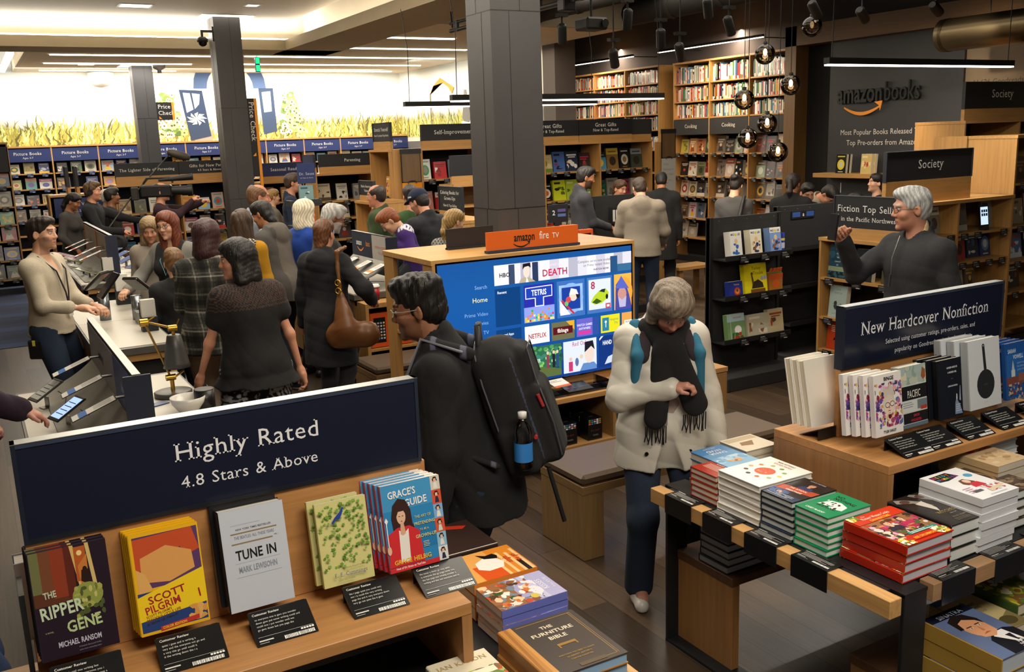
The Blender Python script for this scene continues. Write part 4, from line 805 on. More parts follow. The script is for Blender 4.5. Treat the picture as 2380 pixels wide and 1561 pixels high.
# ---------- device counters ----------
def counter(label, x0, x1, y0, y1, z, boxcol='#1d1a18', doors=True):
    e = empty('device_counter', label, 'counter', (x0, y0, 0)); W = x1-x0; D = y1-y0
    b = MB(); b.box((0, 0, z-.05), (W, D, z-.004), '#5f5c57', 'steel'); b.build('edge', e); b = MB(); b.box((.012, .05, z-.004), (W-.012, D-.05, z), '#b9b3a6', 'paper'); b.box((.012, D*.5, z), (W-.012, D*.5+.003, z+.0004), '#77736b'); b.build('worktop', e)
    b = MB(); b.box((.04, .06, .1), (W-.04, D-.06, z-.05), boxcol, 'matte'); b.build('body', e)
    for x in (.02, W-.06): b = MB(); b.box((x, .02, 0), (x+.04, .08, z-.05), OAK, 'wz'); b.build('post', e); b = MB(); b.box((x, D-.08, 0), (x+.04, D-.02, z-.05), OAK, 'wz'); b.build('post', e)
    b = MB(); b.box((.02, .02, z-.1), (W-.02, .05, z-.05), OAK, 'wx'); b.build('rail', e)
    n = max(2, int(D/.5))
    for k in range(n): b = MB(); b.box((.015, .08+k*(D-.16)/n, .12), (.03, .06+(k+1)*(D-.16)/n, z-.06), '#8a6638', 'wz'); b.build('door', e)
    return e
counter('nearest device counter with reading tablets and the brass lamp', .09, .95, 3.7, 5.75, .9); counter('middle device counter with the card terminals', .6, 1.12, 6.62, 8.98, .9); counter('farthest device counter with tablets on stands', .87, 1.62, 10.2, 13.0, .9); counter('device counter at the right with the red speaker cube', 2.8, 3.6, 7.7, 11.0, .9)
def divider(label, x, y0, y1, z0, z1, panels, t=.03, slope='#77746c'):
    e = empty('counter_divider', label, 'divider', (x, y0, z0)); D = y1-y0; H = z1-z0
    b = MB(); b.box((0, .0, 0), (t, D, H), '#1d2534'); b.box((-.04, -.012, 0), (t+.04, 0, H), '#1a2236'); b.box((-.002, 0, H), (t+.002, D, H+.004), '#8f8f8a', 'metal'); b.build('board', e)
    for (f0, f1, c, txt, tc) in panels:
        b = MB(); b.box((-.004, f0*D, H*.3), (0, f1*D, H-.02), c, 'paper'); b.box((t, f0*D, H*.1), (t+.004, f1*D, H-.02), c, 'paper')
        if txt: b.text(txt, (t+.0045, (f0+f1)/2*D, H*.45), (0, 1, 0), (0, 0, 1), H*.2, tc, 'bold'); b.text(txt, (-.005, (f0+f1)/2*D, H*.6), (0, -1, 0), (0, 0, 1), H*.16, tc, 'bold')
        b.build('poster_panel', e)
    b = MB(); n = 10; pr = [(-.005-.27*k/n, .13*(1-k/n)**1.8) for k in range(n+1)]
    b.add([(px, .02, pz+.004) for px, pz in pr]+[(px, D-.02, pz+.004) for px, pz in pr], [(k, k+n+1, k+n+2, k+1) for k in range(n)], slope, 'steel', True); b.build('sloping_shelf', e)
    return e
divider('navy divider board on the nearest counter, facing the lamp', .5, 4.1, 5.75, .902, 1.27, [(.0, .38, '#1d4f9c', 'kindle', '#dfe7f4'), (.38, 1, '#a9adb6', 'reading', '#3b3a42')]); divider('dark divider board with white and orange panels on the farthest counter', 1.2, 10.35, 12.7, .902, 1.36, [(.02, .45, '#b7aa9c', 'tablets', '#8a6a52'), (.5, .95, '#b7aa9c', 'for all', '#8a6a52'), (.45, .5, '#d9622a', '', ''), (.95, .99, '#d9622a', '', ''), (0, .02, '#d9622a', '', '')])
e = divider('black divider board with an orange smile mark on the right counter', 3.2, 7.8, 8.75, 1.0, 1.36, [])
b = MB(); b.box((-.004, .0, .1), (0, .42, .355), '#a9a59c', 'paper'); b.text('EVERYDAY ACCESSORIES', (-.005, .21, .24), (0, -1, 0), (0, 0, 1), .03, '#cf6a36', 'sans', 'c', .8); b.text('YOU LOVE', (-.005, .21, .19), (0, -1, 0), (0, 0, 1), .03, '#cf6a36', 'sans', 'c', .8); b.build('pale_panel', e)
b = MB(); b.text('amazon', (-.005, .82, .24), (0, -1, 0), (0, 0, 1), .075, '#e6e2da', 'bold', 'l', .6); b.text('basics', (-.005, .575, .24), (0, -1, 0), (0, 0, 1), .075, '#e08a3a', 'sans', 'l', .6)
for k in range(8): b.poly([(-.005, .8-.02*k, .225-.03*math.sin(k*.39)), (-.005, .78-.02*k, .225-.03*math.sin((k+1)*.39)), (-.005, .78-.02*k, .215-.036*math.sin((k+1)*.39)), (-.005, .8-.02*k, .215-.036*math.sin(k*.39))], '#e08a3a')
b.build('lettering', e)
# slanting price cards standing out from the dividers
def pricecard(o, label, c2, L=.2, w=.085, yaw=0):
    b = MB(); u = np.array((-.93, 0, -.36))*L; v = np.array((0, -1, 0))*w; o_ = np.zeros(3); n = np.array((-.36, 0, .93))*.004
    b.obox(o_, u, v, n, '#17181b'); q = o_+n*1.05
    b.add([q+.02*u, q+.98*u, q+.98*u+v, q+.02*u+v], [(0, 1, 2, 3)], '#e6e2dc', 'paper'); q2 = o_+n*1.15
    b.add([q2+.66*u, q2+.84*u, q2+.84*u+v, q2+.66*u+v], [(3, 2, 1, 0)], c2, 'paper')
    for k in range(5): b.add([q2+.1*u+v*(.15+.14*k), q2+.5*u+v*(.15+.14*k), q2+.5*u+v*(.19+.14*k), q2+.1*u+v*(.19+.14*k)], [(3, 2, 1, 0)], '#888')
    q = b.build('price_card', None, o); tag(q, label, 'card', 'slanting price cards'); s_ = MB(); s_.tube([(0, -w/2, 0), (.05, -w/2, .0)], .006, '#777', 'metal', 6); s_.build('arm', q)
for i, y in enumerate((5.35, 4.85, 4.38)): pricecard((.45, y, 1.13), 'white price card with a blue band, %s from the far end of the nearest divider' % ORD[i], '#2f6fc0')
for i, y in enumerate((12.3, 11.9, 11.2, 10.75)): pricecard((1.15, y, 1.18), 'white price card with an orange band, %s from the far end of the farthest divider' % ORD[i], '#d95f2a', .24, .1)
for i, y in enumerate((8.6, 8.25, 7.92)): pricecard((3.16, y, 1.12), 'white price card with an orange band on the right divider, %s from the far end' % ORD[i], '#e08a2a', .2, .12)
# tablets, readers and terminals on the counters
def device(o, a, w, l, label, scr='#9aa3ad', body='#202124', em=0, case=None, tilt=.45, nm='tablet', cable=True, cat='tablet'):
    e = empty(nm, label, cat, o, a); ct, st = math.cos(tilt), math.sin(tilt); b = MB(); ux = np.array((1, 0, 0)); uy = np.array((0, ct, st)); n = np.array((0, -st, ct)); p = np.array((-w/2, -l*.35, .045))
    b.obox(p, ux*w, uy*l, n*.009, case or body, 'gloss', .003); b.build('body', e)
    b = MB(); q = p+n*.0096; b.add([q+ux*w*.08+uy*l*.1, q+ux*w*.92+uy*l*.1, q+ux*w*.92+uy*l*.92, q+ux*w*.08+uy*l*.92], [(0, 1, 2, 3)], scr, 'emit%g' % em if em else 'gloss')
    q2 = p+n*.0099
    for k in range(4): b.add([q2+ux*w*.16+uy*l*(.25+.15*k), q2+ux*w*.84+uy*l*(.25+.15*k), q2+ux*w*.84+uy*l*(.28+.15*k), q2+ux*w*.16+uy*l*(.28+.15*k)], [(0, 1, 2, 3)], '#4a5058', 'paper')
    b.build('screen', e)
    b = MB(); b.box((-.03, -.02, 0), (.03, .05, .004), '#8f8f8c', 'metal'); b.obox((-.025, .01, .004), (.05, 0, 0), (0, .004, 0), (0, .0, .055), '#8f8f8c', 'metal'); b.build('stand', e)
    if cable: b = MB(); b.tube([(w*.3, .06, .08), (w*.5, .09, .05), (w*.9, .06, .012), (w*1.2, .0, .005)], .0022, '#15151a', n=5); b.build('cable', e)
    return e
e = device((.21, 5.3, .901), -1.25, .11, .17, 'grey e-reader on a stand at the far corner of the nearest counter', '#b9bcb8', '#3a3a3c', nm='e_reader', tilt=.5); device((.27, 4.84, .901), -1.25, .11, .17, 'e-reader with a glowing blue screen under a shopper\'s hand', '#a9c4ff', '#1c1d20', 1.3, nm='e_reader', tilt=.5)
for i, (x, y, cs, lb) in enumerate(((.98, 12.6, '#d83a94', 'pink cased tablet at the far end of the farthest counter'), (1.0, 12.0, '#8d8a52', 'olive tablet on a stand behind the card cylinder'), (1.0, 11.1, '#8d8a5a', 'olive tablet lying flat on its stand, farthest counter'), (1.02, 10.7, '#86855c', 'olive tablet nearest on the left of the farthest counter'))): device((x, y, .901), 1.2, .15, .22, lb, '#77746a', cs, case=cs, tilt=.3)
for i, (x, y) in enumerate(((1.45, 12.5), (1.46, 12.0), (1.47, 11.5), (1.48, 10.9))): device((x, y, .901), -1.2, .14, .22, 'black tablet on the right side of the farthest counter, %s from the far end' % ORD[i], '#8ca0d8', '#101113', .5, tilt=.35)
def cyl(name, o, r_, h, col, label, cat, m_='metal'): b = MB(); b.lathe([(.001, 0), (r_, 0), (r_, h), (.001, h)], col=col, m=m_); o_ = b.build(name, None, o); return tag(o_, label, cat)
def terminal(o, a, label, tilt, w=.13, l=.2, h=.19):
    e = empty('card_terminal', label, 'terminal', o, a); b = MB(); b.lathe([(.001, 0), (.042, 0), (.042, h), (.001, h)], col='#8f959a', m='metal'); b.build('stand', e)
    ct, st = math.cos(tilt), math.sin(tilt); ux = np.array((1, 0, 0)); uy = np.array((0, ct, st)); n = np.array((0, -st, ct)); p = np.array((-w/2, -l/2, h+.02)); b = MB(); b.obox(p, ux*w, uy*l, n*.02, '#1b1b1d', 'gloss', .005); b.obox(p+n*.021, ux*w, uy*l, n*.006, '#bdb8ae', 'paper', .003); b.build('housing', e)
    b = MB(); q = p+n*.0275; b.add([q+ux*w*.12+uy*l*.1, q+ux*w*.88+uy*l*.1, q+ux*w*.88+uy*l*.78, q+ux*w*.12+uy*l*.78], [(0, 1, 2, 3)], '#33406e', 'gloss'); b.build('screen', e); return e
terminal((.82, 7.9, .9), -2.2, 'card terminal on a steel cylinder beside the man in cream', .7, h=.22); terminal((1.04, 7.75, .9), 2.4, 'second card terminal tilted away on the middle counter', .6)
e = empty('hand_tablet', 'dark tablet with a strap held out over the middle counter', 'tablet', (.72, 7.4, 1.16), -.6); b = MB(); b.obox((0, 0, 0), (.1, .1, .17), (.06, -.04, -.01), (.01, .012, -.012), '#18181a', 'gloss', .004); b.build('body', e)
def leaflets(o, label, h=.2):
    e = empty('leaflet_holder', label, 'holder', o); b = MB(); b.box((0, 0, 0), (.11, .09, h*.45), '#23262b'); b.box((0, .085, 0), (.11, .09, h*.9), '#23262b'); b.build('box', e)
    for k in range(5): b = MB(); b.box((.006, .012+k*.014, .01), (.104, .02+k*.014, h), '#d9d5cc', 'paper'); b.build('leaflet', e)
leaflets((.98, 7.15, .901), 'leaflet holder with white cards behind the brass lamp', .23); leaflets((1.0, 8.6, .901), 'leaflet holder with white cards at the far end of the middle counter', .26); leaflets((1.1, 10.3, .901), 'leaflet holder on the near edge of the farthest counter', .24)
e = empty('pen_box', 'grey box with white cable ends on the middle counter', 'box', (1.0, 7.5, .901)); b = MB(); b.box((0, 0, 0), (.08, .14, .09), '#8c9088'); b.build('case', e)
for k in range(3): b = MB(); b.tube([(.03+k*.015, .04, .09), (.03+k*.02, .05, .13), (.05, .07+k*.02, .12)], .007, '#dedbd4', n=6); b.build('cable_end', e)
# brass desk lamp
e = empty('desk_lamp', 'brass jointed desk lamp with a dark cone shade on the nearest counter', 'lamp', (.82, 5.14, .902)); BR = '#c79a42'
b = MB(); b.lathe([(.001, 0), (.098, 0), (.098, .022), (.09, .026), (.001, .026)], col='#3a3733', m='leather', n=36); b.build('base', e)
b = MB(); b.tube([(0, 0, .026), (0, 0, .1)], .011, BR, 'metal', 12); b.tube([(-.03, 0, .1), (.02, 0, .1)], .018, BR, 'metal', 14); b.tube([(.02, 0, .1), (.065, 0, .125)], .006, BR, 'metal', 8); b.build('lower_joint', e)
b = MB(); b.tube([(-.005, 0, .1), (-.1, .02, .4)], .006, '#b08a44', 'metal', 10); b.build('lower_arm', e)
b = MB(); b.tube([(-.125, .02, .405), (-.085, .02, .405)], .02, BR, 'metal', 14); b.tube([(-.085, .02, .41), (-.05, .02, .43)], .005, BR, 'metal', 8); b.build('elbow_joint', e)
b = MB(); b.tube([(-.09, .02, .405), (.03, -.02, .365)], .006, '#b08a44', 'metal', 10); b.build('upper_arm', e)
b = MB(); b.tube([(.005, -.02, .365), (.05, -.02, .365)], .017, BR, 'metal', 14); b.tube([(.045, -.02, .37), (.065, -.02, .41)], .004, BR, 'metal', 8); b.tube([(.03, -.02, .365), (.03, -.02, .325)], .009, BR, 'metal', 10); b.build('head_joint', e)
b = MB(); b.lathe([(.001, .328), (.03, .33), (.036, .325), (.05, .26), (.064, .18), (.07, .155), (.066, .155), (.046, .255), (.03, .32)], (.03, -.02, 0), '#3b3936', 'leather', 32); b.build('lamp_shade', e)
e = empty('white_bowl', 'white bowl half hidden behind the black speaker cylinder', 'bowl', (.82, 4.74, .902)); b = MB(); b.lathe([(.001, .004), (.04, .0), (.046, .006), (.078, .05), (.086, .082), (.081, .082), (.07, .05), (.03, .014), (.001, .012)], col='#d2cec4', m='gloss', n=32); b.build('bowl', e)
e = empty('speaker_cylinder', 'black speaker cylinder on the nearest counter, beside the bowl', 'speaker', (.905, 4.76, .902)); b = MB(); b.lathe([(.001, 0), (.05, 0), (.05, .1), (.001, .1)], col='#121213', m='leather', n=32); b.build('body', e); b = MB(); b.lathe([(.046, .1), (.05, .103), (.043, .104), (.001, .102)], col='#4a4743', n=32); b.build('top_ring', e)
e = empty('leaflet_card', 'small blue card lying at the foot of the lamp', 'card', (.68, 4.95, .902), .4); b = MB(); b.box((0, 0, 0), (.1, .06, .004), '#2c3a70', 'paper'); b.build('card', e)
b = MB(); b.box((-.045, -.045, 0), (.045, .045, .085), '#b3202c', 'gloss', .008); o = b.build('speaker_cube', None, (3.1, 8.25, .902)); tag(o, 'small red speaker cube on the right counter', 'speaker'); b = MB(); b.tube([(.045, 0, .02), (.12, .03, .01), (.2, -.02, .005)], .003, '#15151a', n=5); b.build('cable', o)
# orange boxed tablets in the end of the right counter
e = empty('counter_end_case', 'oak end case of the right counter with orange boxes', 'case', (2.82, 7.5, 0)); b = MB()
for a_, c_ in (((0, 0, 0), (.03, .2, .84)), ((.55, 0, 0), (.58, .2, .84)), ((.03, 0, .8), (.55, .2, .84)), ((.03, 0, .02), (.55, .2, .06)), ((.03, 0, .42), (.55, .2, .44))): b.box(a_, c_, OAK, 'wz')
b.build('frame', e); b = MB(); b.box((.03, .18, .06), (.55, .195, .8), '#1c1613', 'matte'); b.build('back_panel', e)
def obox_(o, a, label):
    b = MB(); b.box((0, 0, 0), (.17, .06, .3), '#d9541f', 'paper', .003); b.box((.03, -.001, .04), (.14, 0, .26), '#161618', 'gloss')
    r = random.Random(int(o[2]*100+o[0]*991))
    for j in range(6):
        for i in range(4): b.box((.038+i*.026, -.002, .07+j*.027), (.054+i*.026, -.001, .085+j*.027), r.choice(['#c9c9c6', '#d9a05a', '#a9b4c8', '#e0d8b0']))
    q = b.build('tablet_box', None, o, (0, 0, a)); tag(q, label, 'box', 'orange tablet boxes'); h = MB(); h.tube([(.07, .03, .3), (.07, .03, .33), (.1, .03, .33), (.1, .03, .3)], .005, '#1b1b1d', n=5); h.build('hang_loop', q)
for i, (x, z, lb) in enumerate(((2.87, .445, 'orange tablet box on the upper shelf of the counter end, left'), (2.87, .07, 'orange tablet box on the lower shelf of the counter end, left'), (3.08, .445, 'orange tablet box on the upper shelf of the counter end, right'), (3.08, .07, 'orange tablet box on the lower shelf of the counter end, right'))): obox_((x, 7.54, z), 0, lb)
# ---------- books ----------
def cover(b, ops, O, ux, uy, w, h, m='gloss', l0=.0004):
    O, ux, uy = map(V3, (O, ux, uy)); n = np.cross(ux, uy); k = [l0]
    def q(u, v): return O+ux*(u*w)+uy*(v*h)+n*k[0]
    for op in ops:
        k[0] += .00007; t = op[0]
        if t == 'R': _, a, c, d, e, col = op; b.add([q(a, c), q(d, c), q(d, e), q(a, e)], [(0, 1, 2, 3)], col, m)
        elif t == 'E':
            _, a, c, d, e, col = op; N_ = 20; b.add([q(a+d*math.cos(6.2832*i/N_), c+e*math.sin(6.2832*i/N_)) for i in range(N_)], [tuple(range(N_))], col, m)
        elif t == 'P': b.add([q(*p) for p in op[1]], [tuple(range(len(op[1])))], op[2], m)
        elif t == 'T':
            _, s_, u, v, sz, col = op[:6]; f = op[6] if len(op) > 6 else 'bold'; al = op[7] if len(op) > 7 else 'c'; sx = op[8] if len(op) > 8 else .8; rt = op[9] if len(op) > 9 else 0
            a = ux*math.cos(rt)+uy*math.sin(rt); c = -ux*math.sin(rt)+uy*math.cos(rt); b.text(s_, q(u, v), a, c, sz*h, col, f, al, sx, m, 0)
        elif t == 'N':
            _, a, c, d, e, pal, n_, sz, seed = op; r = random.Random(seed)
            for i in range(n_):
                k[0] += .000004; x, y = a+(d-a)*r.random(), c+(e-c)*r.random(); s1, s2, an = sz*r.uniform(.4, 1.2), sz*r.uniform(.4, 1.2), r.random()*3
                pts = []
                for j in range(6):
                    th = an+j*1.047; pts.append((min(max(x+s1*math.cos(th)*r.uniform(.7, 1.1), a), d), min(max(y+s2*math.sin(th)*r.uniform(.7, 1.1)*w/h, c), e)))
                b.add([q(*p) for p in pts], [tuple(range(6))], r.choice(pal), m)
        elif t == 'L':
            _, u0, u1, v1, dv, n_, col, seed = op; r = random.Random(seed)
            for i in range(n_):
                e_ = u0+(u1-u0)*r.uniform(.6, 1); v = v1-dv*i; b.add([q(u0, v), q(e_, v), q(e_, v+dv*.4), q(u0, v+dv*.4)], [(0, 1, 2, 3)], col, m)
        elif t == 'F':   # portrait: face, hair, shoulders
            _, cu, cv, s1, sk, hr, cl = op; a = w/h
            def el(x, y, rx, ry, col): k[0] += .00003; b.add([q(cu+s1*(x+rx*math.cos(6.2832*i/18)), cv+s1*a*(y+ry*math.sin(6.2832*i/18))) for i in range(18)], [tuple(range(18))], col, m)
            def pg(p, col): k[0] += .00003; b.add([q(cu+s1*x, cv+s1*a*y) for x, y in p], [tuple(range(len(p)))], col, m)
            if cl: pg([(-2.1, -3.3), (-1.8, -1.7), (-.6, -1.2), (.6, -1.2), (1.8, -1.7), (2.1, -3.3)], cl)
            el(0, .25, 1.12, 1.35, hr); pg([(-.4, -.8), (.4, -.8), (.45, -1.5), (0, -1.8), (-.45, -1.5)], sk); el(0, -.05, .82, 1.12, sk); pg([(-.95, .45), (-.7, 1.2), (.1, 1.5), (.8, 1.15), (.95, .4), (.5, .75), (-.3, .6)], hr)
            for sx_ in (-1, 1): el(.34*sx_, .08, .16, .07, '#f2ece6'); el(.34*sx_, .08, .08, .08, '#241c1a'); pg([(sx_*.14, .24), (sx_*.56, .3), (sx_*.56, .36), (sx_*.14, .32)], hr)
            pg([(-.1, -.3), (.14, -.3), (.05, .1), (-.02, .1)], '#b98a72'); pg([(-.3, -.62), (.3, -.62), (.12, -.5), (0, -.54), (-.12, -.5)], '#a4443f')
def book(label, w, h, t, ops, bg, sp=None, spops=(), hard=True, pg='#e7e0d0', loc=(0, 0, 0), rot=(0, 0, 0), grp=None, mg=.003, back=None):
    """front cover faces -y, spine along x=0; boards and printed jacket are the book itself, the page block is its part"""
    b = MB(); c = .003 if hard else .0008; sp = sp or bg; back = back or sp
    b.box((0, 0, 0), (w, c, h), bg, 'gloss'); b.box((0, t-c, 0), (w, t, h), back, 'gloss')
    if hard: b.obox((-.003, .0, 0), (.005, 0, 0), (0, t, 0), (0, 0, h), sp, 'gloss', .002)
    else: b.box((-.0012, 0, 0), (.0015, t, h), sp, 'gloss')
    cover(b, [('R', 0, 0, 1, 1, bg)]+list(ops), (0, 0, 0), (1, 0, 0), (0, 0, 1), w, h)
    xs = -.003 if hard else -.0012
    if spops: cover(b, spops, (xs, 0, h), (0, 0, -1), (0, 1, 0), h, t)
    o = b.build('book', None, loc, rot); tag(o, label, 'book', grp)
    p = MB(); m_ = mg if hard else .0004; z0 = m_; p.box((.002, c, z0), (w-m_, t-c, h-z0), pg, 'pagesz'); p.build('pages', o)
    return o
HR = 'copies standing on the Highly Rated riser'; NB = 'copies standing on the Nonfiction riser'
def standing(first, n, x, y, z, t, lean, labels, grp, w, gap=.0015, dx=0):
    """first = front copy; the rest stand behind it"""
    c, s_ = math.cos(lean), math.sin(lean)
    for i in range(n):
        off = (t+gap)*i; loc = (x+dx*i, y+off*c, z-off*s_*0+off*s_*-.0)
        if i == 0: first.location = loc; first.rotation_euler = (-lean, 0, 0)
        else: dup(first, loc, (-lean, 0, 0), labels[i])
LN = .17
# --- five titles on the Highly Rated riser
o = book('front copy of the dark alley thriller at the far left of the riser', .168, .258, .017, [('R', 0, .0, 1, 1, '#231424'), ('R', 0, .5, .55, 1, '#5c3320'), ('R', 0, .62, .12, 1, '#6f7048'), ('R', .12, .6, .26, 1, '#74452c'), ('R', .26, .55, .44, 1, '#8c3a22'), ('R', .44, .5, .55, 1, '#5e2418'), ('P', [(.52, 1), (.57, 1), (.66, .6), (.6, .56)], '#d8b56a'), ('R', .57, .66, .72, .98, '#b55a28'), ('P', [(.72, 1), (.77, 1), (.82, .6), (.77, .6)], '#d2b974'), ('E', .64, .92, .035, .025, '#f3d58c'), ('P', [(.6, .8), (.73, .9), (.72, .62), (.62, .62)], '#c97a34'), ('E', .685, .76, .03, .03, '#2a1512'), ('P', [(.64, .76), (.735, .76), (.74, .64), (.71, .64), (.71, .52), (.66, .52), (.66, .64), (.62, .66)], '#2a1512'), ('E', .68, .52, .2, .12, '#8f9a4a'), ('N', .5, .3, .88, .62, ['#a8a955', '#6f7a3a', '#c2bd72', '#4f5a30'], 30, .05, 3), ('T', 'THE', .12, .565, .085, '#c4d4bc', 'bold', 'l', .68, .06), ('T', 'RIPPER', .05, .375, .165, '#c9dcbd', 'bold', 'l', .72, .07), ('T', 'GENE', .36, .215, .15, '#b9cf98', 'bold', 'l', .78, .07), ('T', 'A NOVEL', .08, .25, .02, '#a0a080', 'bold', 'l'), ('T', 'MICHAEL RANSOM', .5, .1, .072, '#c6c8dc', 'bold', 'c', .58), ('T', 'A fantastic fast paced thriller', .62, .06, .02, '#9a98a8', 'sans', 'c'), ('T', 'praise from a bestselling author', .62, .03, .018, '#9a98a8', 'sans', 'c')], '#2a1a2c', '#2b2a36', grp=HR)
standing(o, 4, .012, 2.296, 1.02, .017, LN, [None, 'second copy of the dark alley thriller, right behind the front one', 'third copy of the dark alley thriller from the front', 'rear copy of the dark alley thriller, against the backing board'], HR, .168, dx=-.002)
# the red-haired hero on the yellow comic is replaced by a plain bold pattern in the same colours
o = book('front copy of the yellow and red comic on the riser', .163, .252, .014, [('R', 0, 0, 1, 1, '#e8b41c'), ('R', .04, .45, .98, .97, '#5a3a6a'), ('P', [(.04, .6), (.04, .95), (.9, .97), (.98, .74), (.8, .7), (.7, .8), (.55, .72), (.4, .82), (.2, .7)], '#c4502a'), ('P', [(.1, .52), (.12, .76), (.5, .84), (.86, .74), (.88, .56), (.5, .48)], '#dba05a'), ('P', [(.04, .4), (.04, .66), (.16, .6), (.24, .44)], '#e0ac62'), ('P', [(.24, .42), (.72, .5), (.6, .4)], '#a02c3c'), ('R', .02, .03, .98, .42, '#27407c'), ('P', [(.7, .42), (.98, .52), (.98, .42)], '#e6c23a'), ('P', [(.0, .14), (0, .38), (1, .55), (1, .2)], '#f0ce22'), ('T', 'SCOTT', .16, .295, .105, '#9c2430', 'bold', 'l', 1.05, .16), ('T', 'PILGRIM', .1, .2, .105, '#a82834', 'bold', 'l', .88, .16), ('T', "SCOTT PILGRIM'S", .1, .165, .034, '#7c4a1c', 'bold', 'l', .9, .16), ('T', 'PRECIOUS LITTLE LIFE', .1, .13, .036, '#7c4a1c', 'bold', 'l', .9, .16), ('T', '1', .86, .26, .12, '#9c2430', 'bold', 'l', .9, .1), ('T', "BY BRYAN LEE O'MALLEY", .1, .095, .03, '#3a2c1c', 'bold', 'l', .85, .14), ('N', .7, .04, .98, .2, ['#e0ac62', '#d59a4e', '#efc27c'], 8, .09, 5), ('P', [(.28, .015), (.28, .06), (.85, .09), (.85, .045)], '#c2382c'), ('T', 'COLOR EDITION', .31, .03, .034, '#f2d048', 'bold', 'l', .85, .05)], '#e8b41c', '#e2ae1a', hard=True, pg='#d8b04a', grp=HR)
standing(o, 4, .23, 2.29, 1.02, .014, LN, [None, 'second copy of the yellow comic, tucked behind the front one', 'third copy of the yellow comic, yellow top edge showing', 'rear copy of the yellow comic, touching the backing board'], HR, .163, dx=-.003)
o = book('pale blue hardback with a bold black title, before a black one', .165, .262, .045, [('R', 0, 0, 1, 1, '#c3cad8'), ('L', .15, .85, .84, .02, 1, '#a9b0bd', 1), ('T', 'NEW YORK TIMES BESTSELLER', .5, .79, .026, '#3b4252', 'bold', 'c', .95, .0), ('R', .14, .755, .86, .768, '#8c7a52'), ('T', 'THE BEATLES: ALL THESE YEARS', .5, .705, .044, '#5a6170', 'sans', 'c', .62), ('T', 'VOL. 1', .84, .672, .018, '#3b4252', 'bold', 'c'), ('R', .14, .655, .78, .668, '#8c7a52'), ('T', 'TUNE IN', .5, .5, .135, '#1d1e20', 'bold', 'c', .74), ('R', .16, .468, .86, .47, '#9aa2b0'), ('T', 'MARK LEWISOHN', .5, .375, .082, '#8b94a4', 'bold', 'c', .56), ('R', .16, .33, .86, .332, '#9aa2b0')], '#c3cad8', '#1b1c20', [('T', 'TUNE IN', .5, .3, .4, '#c9a24a', 'bold')], pg='#e9e4d8', grp=HR, back='#1b1c20')
standing(o, 1, .445, 2.285, 1.02, .045, LN, [None], HR, .165)
o = book('black hardback standing right behind the pale blue one', .17, .265, .045, [('R', 0, 0, 1, 1, '#1c1d20'), ('N', .1, .2, .9, .8, ['#3b352c', '#5a5040'], 8, .1, 1)], '#1c1d20', '#1b1c20', pg='#e9e4d8', grp=HR); o.location = (.434, 2.332, 1.02); o.rotation_euler = (-LN, 0, 0)
lv = []; rr = random.Random(8)
for i in range(150):
    x, y = .04+.92*rr.random(), .21+.76*rr.random(); a0 = rr.random()*6.28; s_ = rr.uniform(.032, .052); lv.append(('P', [(x+s_*q*math.cos(a0+k*.6283), y+s_*.62*q*math.sin(a0+k*.6283)) for k, q in enumerate((1, .5, .95, .45, .9, .5, .95, .45, 1, .5))], rr.choice(['#6f9a3e', '#86ad52', '#5c8a36', '#7aa348'])))
o = book('front copy of the leafy green poetry book with a bluebird', .142, .228, .014, [('R', 0, 0, 1, 1, '#d3cf8c')]+lv+[('P', [(.26, .76), (.34, .82), (.44, .87), (.5, .93), (.52, .91), (.48, .84), (.44, .8), (.36, .79), (.28, .74)], '#2c46a0'), ('T', 'edited by Richard S. Kennedy', .62, .195, .026, '#5a5a3a', 'sans'), ('T', 'E. E. Cummings', .52, .11, .07, '#5a5c9a', 'serif', 'c', .86), ('T', 'SELECTED POEMS', .42, .06, .024, '#6a6a4a', 'sans', 'c', 1.1)], '#d3cf8c', '#c9c480', hard=False, grp=HR)
standing(o, 2, .692, 2.283, 1.02, .018, LN, [None, 'second copy of the leafy poetry book, a little left of the front one'], HR, .142, .012, dx=-.012)
strip_ = []
for i, c in enumerate(('#d8cfc6', '#d6573e', '#7fb0dc', '#d6573e', '#8cbfe0', '#dfe3e6')): strip_ += [('R', .84, .835-.166*i, 1, 1-.166*i, c), ('E', .92, .95-.166*i, .03, .022, '#e2bfa8'), ('P', [(.875, .955-.166*i), (.9, .985-.166*i), (.945, .985-.166*i), (.965, .93-.166*i), (.94, .94-.166*i), (.94, .965-.166*i), (.9, .965-.166*i), (.895, .92-.166*i)], '#3a2018'), ('P', [(.885, .85-.166*i), (.9, .92-.166*i), (.94, .92-.166*i), (.96, .85-.166*i)], ('#e8e6e2', '#2c3146', '#efe9df', '#cfe0d8', '#e9e3da', '#30304a')[i])]
